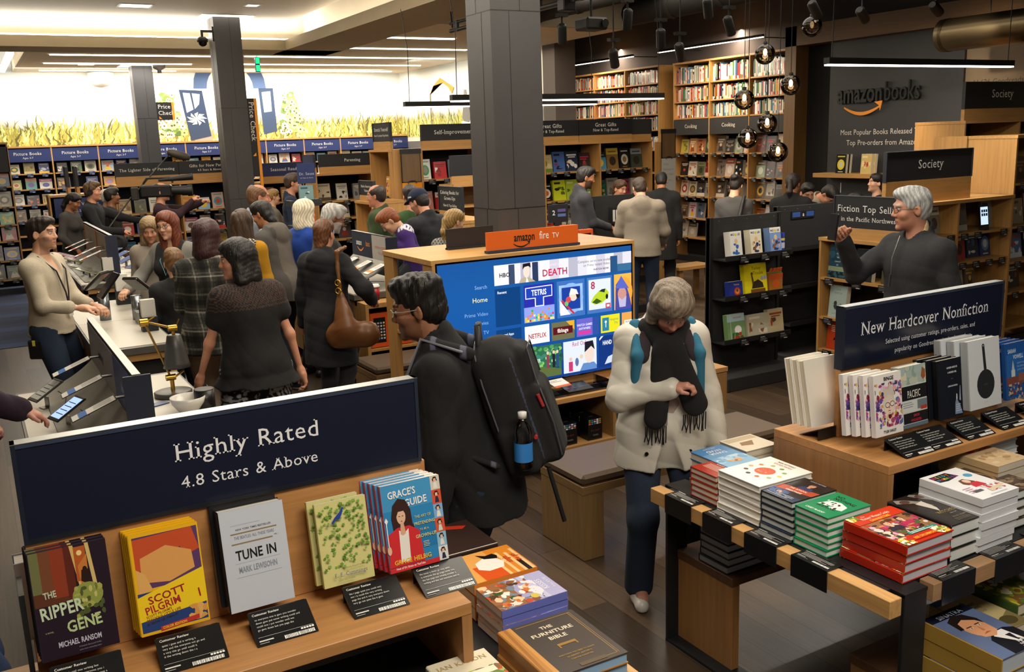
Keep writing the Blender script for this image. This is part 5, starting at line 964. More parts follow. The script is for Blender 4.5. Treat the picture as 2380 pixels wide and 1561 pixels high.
o = book('front copy of the blue paperback showing a woman in red', .178, .243, .019, [('R', 0, 0, .84, 1, '#2f87c4'), ('R', 0, .7, .84, 1, '#4597cf'), ('R', .38, .2, .84, .5, '#2779b4')]+strip_+[('T', "GRACE'S", .1, .84, .115, '#f2f4f6', 'bold', 'l', .76, .03), ('T', 'GUIDE', .36, .72, .115, '#f2f4f6', 'bold', 'l', .82, .03), ('P', [(.14, .45), (.12, .62), (.16, .76), (.26, .83), (.38, .8), (.45, .68), (.46, .52), (.5, .42), (.42, .4), (.2, .4)], '#3a2420'), ('P', [(.0, .06), (.04, .44), (.2, .5), (.4, .5), (.56, .42), (.6, .06)], '#cf2f36'), ('P', [(.2, .1), (.22, .47), (.3, .42), (.38, .47), (.36, .1)], '#eceae8'), ('E', .28, .62, .075, .09, '#e3b99f'), ('P', [(.24, .42), (.26, .55), (.31, .55), (.33, .42), (.28, .4)], '#d9ab90'), ('P', [(.2, .62), (.2, .72), (.28, .74), (.36, .7), (.37, .62), (.33, .68), (.24, .68)], '#3a2420'), ('R', .24, .62, .265, .628, '#241814'), ('R', .295, .62, .32, .628, '#241814'), ('P', [(.262, .562), (.3, .562), (.28, .575)], '#b3302c'), ('R', .02, .3, .035, .58, '#eceae8'), ('P', [(.0, .6), (.03, .64), (.06, .6), (.03, .56)], '#f2f2f0'), ('E', .03, .26, .035, .05, '#e3b99f'), ('T', 'THE ART OF', .64, .56, .045, '#c7c27a', 'bold', 'c', .8), ('T', 'PRETENDING', .66, .48, .05, '#d5d08a', 'bold', 'c', .85), ('T', 'TO BE A', .64, .41, .036, '#c7c27a', 'bold', 'c', .8), ('T', 'GROWN-UP', .66, .33, .055, '#d5d08a', 'bold', 'c', .85), ('L', .6, .74, .27, .018, 4, '#cfd6c8', 4), ('R', 0, 0, .84, .055, '#cf2f36'), ('T', 'GRACE HELBIG', .08, .085, .072, '#f0c62e', 'bold', 'l', .92), ('T', "Host of It's Grace on YouTube", .1, .025, .034, '#f4f0ea', 'bold', 'l', .8)], '#2f87c4', '#c23a36', [('T', "GRACE'S GUIDE", .35, .25, .55, '#e9dcd6', 'bold')], hard=False, pg='#f2efe8', grp=HR)
standing(o, 5, .874, 2.268, 1.02, .018, LN, [None]+['%s red spined copy behind the woman in red, counted forwards' % ORD[k] for k in range(1, 5)], HR, .178, dx=-.007)
o = book('grey hardback standing behind the left end of the navy sign', .15, .23, .05, [('T', 'R E T U R N', .5, .5, .05, '#555a66')], '#a9adba', '#a9adba', [('T', 'RETAIL', .5, .3, .35, '#4a4e58', 'sans')], pg='#eae4d6'); o.location = (.0, 2.6, .972); o.rotation_euler = (-.17, 0, math.pi); o.location.x = .13
b = MB(); b.box((0, 0, 0), (.012, .12, .2), '#2a2c30', 'gloss'); o = b.build('book_end', None, (-.018, 2.36, .97)); tag(o, 'dark upright book end at the left edge of the riser', 'book end')
for i, x in enumerate((.02, .232, .447, .69, .885)):
    card((x+(.0, .02, .03, .04, .05)[i], 2.17, .972), -.02, .155, .1, 'black review card below %s on the Highly Rated riser' % ('the dark thriller', 'the yellow comic', 'the pale blue hardback', 'the leafy poetry book', 'the woman in red')[i], seed=i)
# --- five titles on the Nonfiction riser
LB = .12
o = book('front copy of the confetti paperback with a shouting face', .155, .236, .019, [('R', 0, 0, 1, 1, '#e9e6e6'), ('N', .04, .13, 1, .86, ['#b0427a', '#6a4a9a', '#c9a24a', '#4f6ab0', '#d9c7e0', '#8a2c4a', '#e0a0b8', '#3b3a6a', '#d8b45a', '#a86a9a'], 190, .07, 6), ('F', .52, .47, .2, '#ead2c4', '#d8cfc4', None), ('P', [(.36, .6), (.34, .78), (.5, .74), (.56, .86), (.7, .72), (.7, .6), (.55, .66)], '#cdc4bc'), ('E', .46, .49, .085, .045, '#1d1d22'), ('E', .46, .49, .07, .035, '#e4d4cc'), ('E', .63, .5, .085, .045, '#1d1d22'), ('E', .63, .5, .07, .035, '#e4d4cc'), ('E', .53, .31, .065, .05, '#6a1420'), ('R', .49, .335, .57, .35, '#f4f0ee'), ('T', 'BINGE', .54, .89, .085, '#1d1b22', 'bold', 'c', .95), ('T', 'TYLER OAKLEY', .5, .045, .06, '#2a2830', 'bold', 'c', .72)], '#e9e6e6', '#ded9dc', [('T', 'BINGE', .03, .25, .6, '#1d1b22', 'bold', 'l', 1.3), ('T', 'TYLER OAKLEY', .45, .3, .42, '#3a3842', 'bold', 'l', 1.3)], hard=False, grp=NB)
standing(o, 4, 2.845, 2.273, 1.03, .02, LB, [None]+['%s white spined copy of the shouting face book, from the front' % ORD[k] for k in range(1, 4)], NB, .155, .008, dx=-.022)
o = book('hardback with a pale seascape and a red lettered band', .15, .24, .04, [('R', 0, 0, 1, 1, '#c9d0cf'), ('R', 0, .74, 1, 1, '#9fb4ad'), ('N', 0, .7, 1, 1, ['#b9c2b4', '#8ea59c', '#d2cdb4', '#a5b8b8'], 26, .2, 2), ('P', [(.8, .8), (.86, .95), (.97, .9), (.98, .78), (.88, .74)], '#9a5a34'), ('R', 0, .45, 1, .68, '#15171c'), ('T', 'PACIFIC', .5, .485, .17, '#e9e9e6', 'serif', 'c', .5), ('R', .02, .26, .6, .43, '#cdd2d6'), ('L', .06, .56, .4, .035, 3, '#8a94a0', 3), ('R', .62, .28, 1, .43, '#6f7d86'), ('R', .74, .26, .98, .32, '#b23a34'), ('R', .06, .07, 1, .24, '#1c1b20'), ('T', 'SIMON', .56, .165, .06, '#c02c44', 'bold', 'c', .75), ('T', 'WINCHESTER', .54, .09, .06, '#c02c44', 'bold', 'c', .66), ('R', 0, 0, 1, .06, '#5f7488')], '#c9d0cf', '#9fa9a6', grp=NB)
standing(o, 1, 3.01, 2.285, 1.03, .04, LB, [None], NB, .15)
o = book('front copy of the black memoir with small white lettering', .145, .238, .024, [('R', 0, 0, 1, 1, '#161b26'), ('T', 'HUNGER MAKES ME', .6, .84, .042, '#dfe3ea', 'bold', 'c', .7), ('T', 'A MODERN GIRL', .6, .76, .042, '#dfe3ea', 'bold', 'c', .7), ('T', 'a memoir', .58, .66, .018, '#aab', 'sans'), ('T', 'CARRIE BROWNSTEIN', .6, .53, .036, '#dfe3ea', 'bold', 'c', .68), ('P', [(.66, .05), (.68, .24), (.74, .34), (.8, .26), (.88, .2), (.98, .04)], '#7d92b4'), ('P', [(.72, .3), (.74, .4), (.78, .38), (.78, .3)], '#c9cfd8'), ('P', [(.86, .28), (.9, .52), (.92, .52), (.92, .26)], '#9fb0c8'), ('L', .7, .95, .2, .035, 4, '#b9c6da', 9)], '#161b26', '#0d0f14', [('T', 'HUNGER MAKES ME', .03, .5, .32, '#d5d8de', 'bold', 'l', 1.1), ('T', 'A MODERN GIRL', .03, .15, .28, '#d5d8de', 'bold', 'l', 1.1), ('T', 'CARRIE BROWNSTEIN', .5, .3, .3, '#d5d8de', 'bold', 'l', 1)], grp=NB)
standing(o, 3, 3.215, 2.272, 1.03, .026, LB, [None, 'second copy of the black memoir, its spine left of the front one', 'rear copy of the black memoir, its spine farthest left'], NB, .145, .004, dx=-.018)
o = book('front copy of the tall white cookbook with a black pan', .205, .285, .032, [('R', 0, 0, 1, 1, '#d6dde6'), ('E', .52, .34, .28, .215, '#2a2d33'), ('P', [(.48, .5), (.44, .9), (.52, .9), (.57, .5)], '#2a2d33'), ('E', .48, .9, .04, .03, '#2a2d33'), ('E', .48, .9, .013, .01, '#c9cfd6'), ('T', 'NOPI', .52, .325, .035, '#555a62', 'sans', 'c', 1), ('T', 'the cookbook', .5, .08, .014, '#a5acb6', 'sans')], '#d6dde6', '#9a9fa4', [('T', 'NOPI', .04, .25, .45, '#777c82', 'sans', 'l', 1.2)], pg='#e8e6df', grp=NB)
standing(o, 3, 3.425, 2.285, 1.03, .034, LB, [None, 'second copy of the white pan cookbook, grey spine in the middle', 'rear copy of the white pan cookbook, grey spine farthest left'], NB, .205, .006, dx=-.03)
o = book('front copy of the blue hardback with a white steeple', .16, .24, .02, [('R', 0, 0, 1, 1, '#20549e'), ('R', 0, .3, 1, .8, '#2a66b4'), ('T', 'SARAH', .08, .82, .1, '#cfe0f0', 'bold', 'l', .72), ('T', 'VOWELL', .3, .71, .1, '#cfe0f0', 'bold', 'l', .72), ('T', 'LAFAYETTE IN', .45, .61, .045, '#9fc0e4', 'sans', 'l', .7), ('T', 'THE SOMEWHAT', .45, .55, .045, '#9fc0e4', 'sans', 'l', .7), ('T', 'UNITED STATES', .45, .49, .045, '#9fc0e4', 'sans', 'l', .7), ('R', .2, .36, .36, .52, '#c9d2d6'), ('P', [(.22, .52), (.28, .7), (.34, .52)], '#b9c6d0'), ('R', .0, .26, 1, .4, '#7a4a44'), ('R', .5, .3, 1, .44, '#8a5a50'), ('N', 0, 0, 1, .28, ['#3b3a4a', '#7a5a5a', '#a9a59a', '#4f6a5a', '#8a3a3a', '#c9b98a', '#2c3450'], 90, .05, 12)], '#20549e', '#1c4684', grp=NB)
standing(o, 3, 3.68, 2.29, 1.03, .021, LB, [None, 'second copy of the blue steeple hardback behind the first', 'rear copy of the blue steeple hardback'], NB, .16, .012, dx=-.012)
for i, x in enumerate((2.885, 3.045, 3.25, 3.47, 3.7)): card((x, 2.165, .972), -.02, .165, .105, 'black review card below %s on the Nonfiction riser' % ('the shouting face', 'the seascape hardback', 'the black memoir', 'the white pan cookbook', 'the blue steeple book')[i], seed=10+i)
# pale paperbacks standing back to back on the far side
for i in range(3):
    o = book('cream paged hardback seen from its fore edge, %s of three left of the Nonfiction board' % ORD[i], .18, .27, .03, [], '#e3dfd6', '#e3dfd6', pg='#e2d8c2', grp='hardbacks behind the Nonfiction board'); o.location = (2.965-.004*i, 2.53+.032*(i+1), 1.01); o.rotation_euler = (.2, 0, math.pi)
card((2.79, 2.6, .972), math.pi, -.16, .1, 'black review card seen from behind, under the cream paged hardbacks', seed=31)
# --- lying stacks
def stack(lab, n, x0, y0, z, phi, w, h, t, ops, bg, sp=None, spops=(), hard=True, pg='#e7e0d0', grp=None, seed=1, jit=.004, place='stack on the table'):
    """n copies lying face up; (x0, y0) = corner nearest the origin, z = what they lie on"""
    r = random.Random(seed); first = None
    for i in range(n):
        zt = z+t*(n-i)+.0006*(n-i); j = (r.uniform(-jit, jit), r.uniform(-jit, jit)) if i else (0, 0)
        if abs(phi) < .1: loc = (x0+j[0], y0+j[1], zt)
        elif phi > 3: loc = (x0+w+j[0], y0+h+j[1], zt)
        elif phi > 0: loc = (x0+h+j[0], y0+j[1], zt)
        else: loc = (x0+j[0], y0+w+j[1], zt)
        rot = (-math.pi/2, 0, phi+r.uniform(-.012, .012)); l = '%s copy of %s' % ('topmost' if i == 0 else 'bottom' if i == n-1 else ORD[i]+' from the top', lab)
        if n == 1: l = lab
        if first is None: first = book(l, w, h, t, ops, bg, sp, spops, hard, pg, loc, rot, grp or 'stack of '+lab)
        else: dup(first, loc, rot, l)
ZT = .7265
stack('the small red hardback with white lettering', 5, 2.41, 2.665, ZT, -math.pi/2, .155, .21, .024, [('R', 0, 0, 1, 1, '#a33225'), ('T', 'SEATTLE', .55, .72, .12, '#efe3da', 'bold', 'c', .62), ('T', 'CITY OF', .55, .62, .06, '#efe3da', 'bold', 'c', .7), ('T', 'LITERATURE', .5, .49, .11, '#efe3da', 'bold', 'c', .55), ('L', .14, .9, .4, .045, 5, '#d8b0a4', 3), ('L', .2, .8, .9, .03, 2, '#d8b0a4', 5)], '#a33225', pg='#e4dccb')
food = [('E', .5+.34*math.cos(a), .5+.25*math.sin(a), .045, .033, c) for a, c in zip([k*.628 for k in range(10)], ('#d9c24a', '#8aa03c', '#7a8a34', '#a9b35a', '#c97a3a', '#e0a070', '#5a2c20', '#2c2622', '#c9622a', '#9fc07a'))]
stack('the white cookbook with a red soup bowl', 6, 2.41, 2.43, ZT, -math.pi/2, .225, .275, .0255, [('R', 0, 0, 1, 1, '#efede8'), ('E', .5, .5, .2, .155, '#e6dfd4'), ('E', .5, .5, .185, .143, '#cf4a22'), ('N', .38, .42, .62, .58, ['#8aa03c', '#e8a060', '#f0d8b0', '#7a2c14'], 14, .02, 4)]+food+[('T', "MARK BITTMAN'S", .5, .9, .055, '#2c2a28', 'serif', 'c', .72), ('T', 'KITCHEN MATRIX', .5, .825, .055, '#c0492c', 'serif', 'c', .72)], '#efede8', pg='#f1eee8')
stack('the dark hardback with an orange stripe', 6, 2.41, 2.268, ZT, -math.pi/2, .155, .225, .024, [('R', 0, 0, 1, 1, '#211d20'), ('R', 0, 0, 1, .2, '#2b3a5a'), ('P', [(.0, .3), (1, .42), (1, .62), (0, .5)], '#b3452a'), ('T', 'THE SCHOOL', .5, .47, .07, '#e6dcd2', 'bold', 'c', .8, .06), ('T', 'GREATNESS', .5, .36, .075, '#e6dcd2', 'bold', 'c', .8, .06), ('F', .55, .78, .1, '#c9967a', '#3a2a24', '#2b3a66'), ('T', 'LEWIS HOWES', .5, .93, .055, '#c2c6cc', 'sans', 'c', .9), ('L', .1, .9, .14, .04, 3, '#b9bcc4', 6), ('N', 0, .1, .6, .3, ['#2f4a80', '#3b5a98', '#c99a80'], 14, .1, 8)], '#211d20', '#24343f', pg='#d9dfe0')
stack('the green hardback with white letters', 6, 2.41, 2.105, ZT, -math.pi/2, .15, .215, .0235, [('R', 0, 0, 1, 1, '#168a5c'), ('T', 'NO', .3, .8, .12, '#121413', 'bold', 'c', .8), ('T', 'NOTHING', .55, .7, .12, '#121413', 'bold', 'c', .75), ('P', [(.2, .35), (.3, .62), (.55, .66), (.82, .58), (.88, .4), (.6, .33), (.4, .45)], '#e9efec'), ('N', .22, .36, .86, .62, ['#121413', '#e9efec', '#168a5c'], 22, .06, 5), ('T', 'HUSTLING', .5, .3, .1, '#121413', 'bold', 'c', .75, .05), ('T', 'LINSEY McGOEY', .45, .1, .07, '#eef3f0', 'bold', 'c', .75)], '#168a5c', '#1a9a68', pg='#e0e6e2')
stack('the bright red flowery cookbook', 4, 2.46, 1.825, ZT, 0, .23, .255, .033, [('R', 0, 0, 1, 1, '#c8301c'), ('R', 0, .22, 1, .74, '#9a6a44'), ('N', 0, .22, 1, .74, ['#c98a5a', '#5a2c24', '#b03050', '#e0a9c0', '#d8d2cc', '#4a6a34', '#2c2a40', '#b8402c', '#e6d9c4', '#7a4a30', '#c0447a', '#3a2a26'], 120, .07, 3), ('F', .4, .6, .07, '#e2b79a', '#6a3a22', '#2b2836'), ('F', .7, .62, .06, '#e2b79a', '#3a2420', '#b8305c'), ('R', 0, .74, 1, .97, '#cf3a1e'), ('T', 'The', .3, .91, .05, '#f4ead8', 'sans', 'c'), ('T', 'Pioneer Woman Cooks', .5, .84, .085, '#f6efe2', 'serif', 'c', .6), ('T', 'DINNERTIME', .5, .76, .07, '#f0b83a', 'bold', 'c', .9), ('R', .35, .2, .95, .27, '#3f8a80'), ('L', .4, .9, .245, .03, 2, '#dfeae6', 1), ('R', .1, .06, 1, .18, '#c8301c'), ('T', 'REE DRUMMOND', .55, .085, .07, '#f0b83a', 'bold', 'c', .8), ('N', 0, 0, .22, .2, ['#f2e6b0', '#e8c24a', '#f4f0e4', '#6a8a3a', '#d2502c'], 34, .05, 7), ('N', .75, .0, 1, .2, ['#f2e6b0', '#e8c24a', '#f4f0e4', '#6a8a3a'], 24, .05, 8), ('N', 0, .86, .2, 1, ['#f2e6b0', '#e8c24a', '#6a8a3a'], 24, .05, 9)], '#c8301c', '#b52a1a', [('T', 'Pioneer Woman Cooks', .1, .4, .42, '#f4ead8', 'serif', 'l', .8), ('T', 'DINNERTIME', .52, .55, .32, '#f6efe2', 'bold', 'l', .9), ('T', 'REE DRUMMOND', .52, .15, .3, '#f0b83a', 'bold', 'l', .9), ('N', .9, 0, 1, 1, ['#f2e6b0', '#e8c24a', '#f4f0e4', '#8a9a4a'], 14, .03, 7), ('N', 0, 0, .09, 1, ['#f2e6b0', '#e8c24a', '#f4f0e4', '#8a9a4a'], 14, .03, 5)], pg='#c9c9d6', jit=.012, seed=5)
stack('the black hardback with veiled figures', 3, 2.715, 1.85, ZT, 0, .19, .26, .044, [('R', 0, 0, 1, 1, '#282322'), ('P', [(.02, .86), (.1, .97), (.3, .9), (.5, .74), (.55, .56), (.4, .62), (.3, .76)], '#8f8982'), ('E', .22, .85, .11, .06, '#5c4138'), ('P', [(.5, .97), (.6, 1), (.85, .86), (1, .74), (1, .62), (.8, .64), (.66, .78)], '#8a847d'), ('E', .7, .88, .12, .06, '#5c4138'), ('P', [(.3, .72), (.52, .76), (.5, .5), (.42, .4)], '#c9c4bc'), ('P', [(.75, .66), (.95, .7), (1, .6), (.85, .58)], '#c9c4bc'), ('T', 'THE', .5, .44, .03, '#8a744a', 'serif'), ('T', 'WITCHES', .5, .33, .09, '#a4884e', 'serif', 'c', .85), ('T', 'Salem, 1692', .56, .27, .03, '#b9b2a6', 'serif'), ('T', 'STACY SCHIFF', .54, .16, .05, '#8f8372', 'serif', 'c', .8), ('L', .3, .8, .12, .025, 3, '#6a6258', 3)], '#282322', '#151414', pg='#dfe6e8')
nn = []
for i, (ch, c) in enumerate(zip('NERDY', ('#d9428a', '#e8c22e', '#58b04a', '#3fa0d8', '#e07a2c'))): nn.append(('T', ch, .16+.09*i, .84-.0*i, .085, c, 'bold', 'c', .9))
for i, (ch, c) in enumerate(zip('NUMMIES', ('#3fa0d8', '#d9428a', '#e8c22e', '#58b04a', '#e07a2c', '#8a5ac0', '#d9428a'))): nn.append(('T', ch, .16+.075*i, .75, .085, c, 'bold', 'c', .8))
sn = [('R', 0, 0, 1, 1, '#d9dde4'), ('R', .13, .14, .6, .86, '#26212c')]+[('T', ch, .17+.045*i, .28, .5, c, 'bold', 'c', 1) for i, (ch, c) in enumerate(zip('NERDYNUMMIES'[:10], ['#d9428a', '#e8c22e', '#58b04a', '#3fa0d8', '#e07a2c']*2))]+[('T', 'ROSANNA', .78, .5, .26, '#777d88', 'sans'), ('T', 'PANSINO', .78, .2, .26, '#777d88', 'sans')]
stack('the white baking book with rainbow lettering', 7, 2.86, 1.84, ZT, 0, .2, .25, .0275, [('R', 0, 0, 1, 1, '#e6e9ef'), ('P', [(.1, .72), (.1, .92), (.58, .94), (.68, .76), (.3, .7)], '#2a2430')]+nn+[('E', .82, .7, .09, .06, '#4aa0c4'), ('P', [(.35, .5), (.42, .62), (.56, .64), (.66, .5), (.62, .42), (.4, .44)], '#6a4030'), ('E', .52, .55, .07, .065, '#e3bfa6'), ('P', [(.42, .34), (.46, .48), (.68, .48), (.72, .34)], '#c9303c'), ('N', .5, .12, .95, .34, ['#d9d2c6', '#e8e2d8', '#c0485a', '#e9ecf0'], 24, .06, 4), ('P', [(.48, .12), (.95, .2), (.95, .26), (.5, .2)], '#d8c8ac'), ('L', .1, .4, .36, .05, 4, '#c9a0b4', 4), ('R', .18, .2, .4, .26, '#55555f'), ('T', 'ROSANNA PANSINO', .55, .04, .042, '#8a8e98', 'sans', 'c', .9)], '#e6e9ef', '#d9dde4', sn, hard=False, pg='#dfe4ee', jit=.005)
stack('the brown history book behind the baking books', 4, 3.09, 1.9, ZT, 0, .2, .26, .035, [('R', 0, 0, 1, 1, '#4a3c34'), ('E', .4, .6, .25, .2, '#8a6a50'), ('E', .4, .6, .2, .15, '#3a2e28'), ('N', 0, 0, 1, .4, ['#6a5646', '#8a7460', '#3a2e28'], 30, .1, 2)], '#4a3c34', '#17181a', pg='#dfe6e8')
stack('the tan paperback with a red title block', 7, 3.22, 2.02, ZT, 0, .19, .25, .026, [('R', 0, 0, 1, 1, '#c9b08c'), ('R', .22, .6, .95, .84, '#b4402e'), ('T', 'SEATTLE', .58, .73, .1, '#efe2d0', 'bold', 'c', .65), ('T', 'JUSTICE', .58, .62, .1, '#efe2d0', 'bold', 'c', .65), ('N', .1, .1, .9, .5, ['#b9a07c', '#a88c68', '#d4bf9e'], 20, .1, 2)], '#c9b08c', '#c2a67c', [('T', 'SEATTLE JUSTICE', .1, .25, .5, '#2a221c', 'bold', 'l', .9)], hard=False, pg='#d8d0c0')
stack('the pale book at the right edge, above the tan one', 8, 3.42, 2.2, ZT, 0, .2, .25, .028, [('R', 0, 0, 1, 1, '#c9d2dc'), ('T', 'ELV', .3, .8, .12, '#2b2e36', 'bold', 'l', .8), ('E', .5, .66, .1, .06, '#a83238')], '#c9d2dc', '#d2d8e0', pg='#e2e6ea')
stack('the light blue swimming hardback, title upside down', 4, 2.52, 2.7, ZT, math.pi, .17, .25, .031, [('R', 0, 0, 1, 1, '#5f94c4'), ('R', 0, .55, 1, 1, '#7fb0d4'), ('R', 0, 0, 1, .3, '#4a80b8'), ('N', 0, .5, 1, .8, ['#9cc4e0', '#b4d2e6', '#6fa0cc'], 24, .16, 3), ('T', 'DIANA', .5, .28, .13, '#eef3f6', 'sans', 'c', .85), ('T', 'NYAD', .5, .16, .13, '#eef3f6', 'sans', 'c', .85), ('T', 'FIND A WAY', .5, .06, .05, '#dfe9f0', 'sans', 'c', .9), ('P', [(.3, .72), (.36, .82), (.6, .8), (.74, .7), (.66, .68), (.5, .72), (.4, .66)], '#d59a5c'), ('E', .5, .76, .05, .025, '#2c4a80')], '#5f94c4', '#4a7cb4', pg='#e6dfcd', seed=3, jit=.01)
stack('the cream book with a sketch, behind the light blue stack', 5, 2.7, 2.8, ZT, math.pi, .18, .17, .026, [('R', 0, 0, 1, 1, '#d8cdb9'), ('R', .05, .05, .95, .3, '#b9a88c'), ('P', [(.3, .4), (.5, .7), (.8, .6), (.7, .4)], '#8a6a4a')], '#d8cdb9', '#c9bca4', pg='#e6dfcd', seed=3)
# lower benches
stack('the grey hardback on the lower bench, black edged', 6, 2.47, 2.66, .422, -math.pi/2, .17, .22, .03, [('R', 0, 0, 1, 1, '#4a4f58'), ('T', 'NOTES', .5, .6, .1, '#c9ccd2', 'bold')], '#3a3d44', '#202226', pg='#a9aeb6')
stack('the pale book beside the grey stack on the lower bench', 4, 2.72, 2.72, .422, -math.pi/2, .17, .2, .022, [('R', 0, 0, 1, 1, '#9a8fae')], '#9a8fae', '#7a2c34', pg='#b4b2bc')
SK = '#d59a74'
stack('the thick portrait biography with a golden spine', 4, 2.585, 1.56, .312, 0, .21, .29, .06, [('R', 0, 0, 1, 1, '#5f6f98'), ('R', 0, .86, 1, 1, '#141a2e'), ('T', 'SINATRA', .5, .88, .1, '#cfd8ea', 'sans', 'c', 1.05), ('P', [(.3, 0), (.34, .3), (.52, .4), (.84, .42), (1, .36), (1, 0)], '#191a22'), ('P', [(.48, .34), (.66, .16), (.72, .1), (.74, .2), (.84, .12), (.78, .4), (.62, .4)], '#e4e2e6'), ('P', [(.66, .3), (.73, .12), (.78, .3)], '#22222c'), ('E', .5, .58, .24, .22, SK), ('P', [(.3, .5), (.36, .38), (.56, .34), (.72, .42), (.74, .6)], SK), ('P', [(.2, .6), (.24, .8), (.44, .87), (.66, .84), (.76, .7), (.74, .58), (.68, .68), (.5, .76), (.34, .72), (.28, .6)], '#221a18'), ('R', .34, .6, .46, .615, '#2a1c16'), ('R', .55, .61, .66, .625, '#2a1c16'), ('E', .41, .575, .035, .012, '#f0ece8'), ('E', .41, .575, .014, .013, '#2c4a78'), ('E', .61, .585, .035, .012, '#f0ece8'), ('E', .61, .585, .014, .013, '#2c4a78'), ('P', [(.5, .48), (.56, .48), (.54, .58)], '#b87c58'), ('P', [(.42, .42), (.6, .43), (.52, .45)], '#a85a48'), ('T', 'JAMES', .72, .13, .045, '#e6e6ea', 'bold', 'c', .9), ('T', 'KAPLAN', .72, .075, .045, '#e6e6ea', 'bold', 'c', .9), ('L', .6, .85, .05, .02, 2, '#9a9aa4', 3)], '#5f6f98', '#a8873e', [('T', 'SINATRA', .06, .3, .2, '#8a6c2c', 'serif', 'l', 1.7), ('P', [(.46, .5), (.5, .75), (.54, .6), (.6, .95), (.64, .6), (.72, .4), (.92, .35), (.98, .2), (.92, .2), (.72, .25), (.6, .3), (.52, .2), (.48, .3)], '#1d1812'), ('T', 'KAPLAN', .95, .6, .14, '#6a5220', 'bold', 'r', .8)], pg='#c2cfe0', jit=.004)
stack('the pale yellow fishing hardback beside the golden spines', 4, 2.83, 1.74, .312, 0, .19, .26, .04, [('R', 0, 0, 1, 1, '#cbb987'), ('R', 0, .88, 1, 1, '#4a7a9a'), ('T', 'A', .5, .76, .06, '#3a3424', 'bold'), ('T', 'NATURALIST', .5, .66, .075, '#4a4430', 'bold', 'c', .75), ('T', 'GOES FISHING', .5, .57, .075, '#4a4430', 'bold', 'c', .68), ('T', 'McCLINTOCK', .5, .47, .06, '#7a6a48', 'serif', 'c', .8), ('P', [(0, 0), (0, .2), (.3, .3), (.6, .22), (1, .34), (1, 0)], '#8a7c52'), ('E', .7, .16, .2, .1, '#5a5232')], '#cbb987', '#9a8c5c', pg='#d9d2bd')
stack('the green and yellow book at the lower right corner', 4, 3.05, 1.8, .312, 0, .19, .26, .045, [('R', 0, 0, 1, 1, '#5f7a3a'), ('N', 0, 0, 1, .7, ['#d2c23a', '#8a9a3a', '#e6d9b0', '#7a5a34', '#b0a030'], 50, .12, 3)], '#5f7a3a', '#4a6030', pg='#d9d2bd')
# --- left table: stacks at the right edge
KT = [('R', 0, 0, 1, 1, '#a9a6d2'), ('R', 0, .58, 1, 1, '#9a6a44'), ('N', 0, .3, 1, 1, ['#d2763a', '#5a3a28', '#e6dfd4', '#3a5a34', '#e9c9a4', '#8a5a3c', '#c9502c', '#f0ece4', '#7a8a9a'], 90, .1, 5), ('R', 0, 0, 1, .3, '#b4b2dc'), ('N', 0, .24, 1, .4, ['#c6c4e4', '#e9e6ee'], 20, .1, 3), ('T', 'KISSES', .5, .14, .12, '#efeef6', 'serif', 'c', .85), ('T', 'from KATIE', .5, .04, .07, '#efeef6', 'serif', 'c', .85), ('E', .18, .42, .09, .06, '#d8c05a')]
def turned(lab, n, x1, y0, z, w, h, t, ops, bg, sp, spops, hard, pg, grp=None, seed=1, jit=.005):
    # title faces the right-hand side of the table: spine along the near edge
    r = random.Random(seed); first = None
    for i in range(n):
        j = (r.uniform(-jit, jit), r.uniform(-jit, jit)) if i else (0, 0); loc = (x1+j[0], y0+j[1], z+(t+.0006)*(n-i)); rot = (-math.pi/2, 0, math.pi/2+r.uniform(-.01, .01))
        l = lab if n == 1 else '%s copy of %s' % ('topmost' if i == 0 else 'bottom' if i == n-1 else ORD[i]+' from the top', lab)
        if first is None: first = book(l, w, h, t, ops, bg, sp, spops, hard, pg, loc, rot, grp or 'stack of '+lab)
        else: dup(first, loc, rot, l)
turned('the lilac spined paperback with a gold seal', 5, 1.405, 2.2, ZT, .165, .225, .0235, KT, '#a9a6d2', '#6a72c0', [('R', .0, 0, .12, 1, '#cdb45a'), ('T', 'KISSES', .17, .28, .6, '#e6e4f2', 'serif', 'l', 1), ('T', 'from', .42, .3, .35, '#c6c4e4', 'serif', 'l', 1), ('T', 'KATIE', .52, .28, .6, '#e6e4f2', 'serif', 'l', 1), ('T', 'DAVIS', .8, .32, .35, '#4a4e8a', 'sans', 'l', 1), ('R', .93, .2, .98, .8, '#9aa0d2')], False, '#d2c6b4')
SG = [('R', 0, 0, 1, 1, '#e8a858'), ('R', 0, 0, 1, .42, '#e08a2c'), ('R', .0, .42, .5, .8, '#d9571e'), ('R', .0, .05, .4, .14, '#2a1a14'), ('L', 0, 1, .38, .12, 4, '#f0c890', 3), ('P', [(.3, .38), (.28, .62), (.4, .74), (.62, .7), (.74, .52), (.64, .36), (.48, .3)], '#f2efe9'), ('P', [(.62, .34), (.7, .52), (.9, .58), (.8, .46), (.82, .34), (.72, .3)], '#17120f'), ('T', 'single', .5, .2, .13, '#c03a1c', 'bold', 'c', .75), ('T', 'the girl', .5, .06, .12, '#c03a1c', 'bold', 'c', .7), ('T', 'Christina Elise McCarthy', .5, .9, .06, '#4a2a18', 'bold', 'c', .62)]
turned('orange paperback with a white figure, lying by the riser', 1, 1.415, 2.39, ZT+.085, .2, .225, .036, SG, '#e8a858', '#d9822e', [('T', 'the single girl', .05, .3, .5, '#8a2a14', 'bold', 'l', .8), ('T', 'Christina Elise McCarthy', .5, .3, .35, '#3a1c10', 'bold', 'l', .8), ('E', .93, .5, .03, .35, '#d8d0e0')], False, '#e2cfae')
for i in range(2): turned(('dark copy right under the orange paperback', 'dark copy at the bottom under the orange paperback')[i], 1, 1.41, 2.39, ZT+.041*(1-i), .2, .22, .04, [], '#b9662a', '#b9662a', [], False, '#d9c6a6', 'books under the orange paperback')
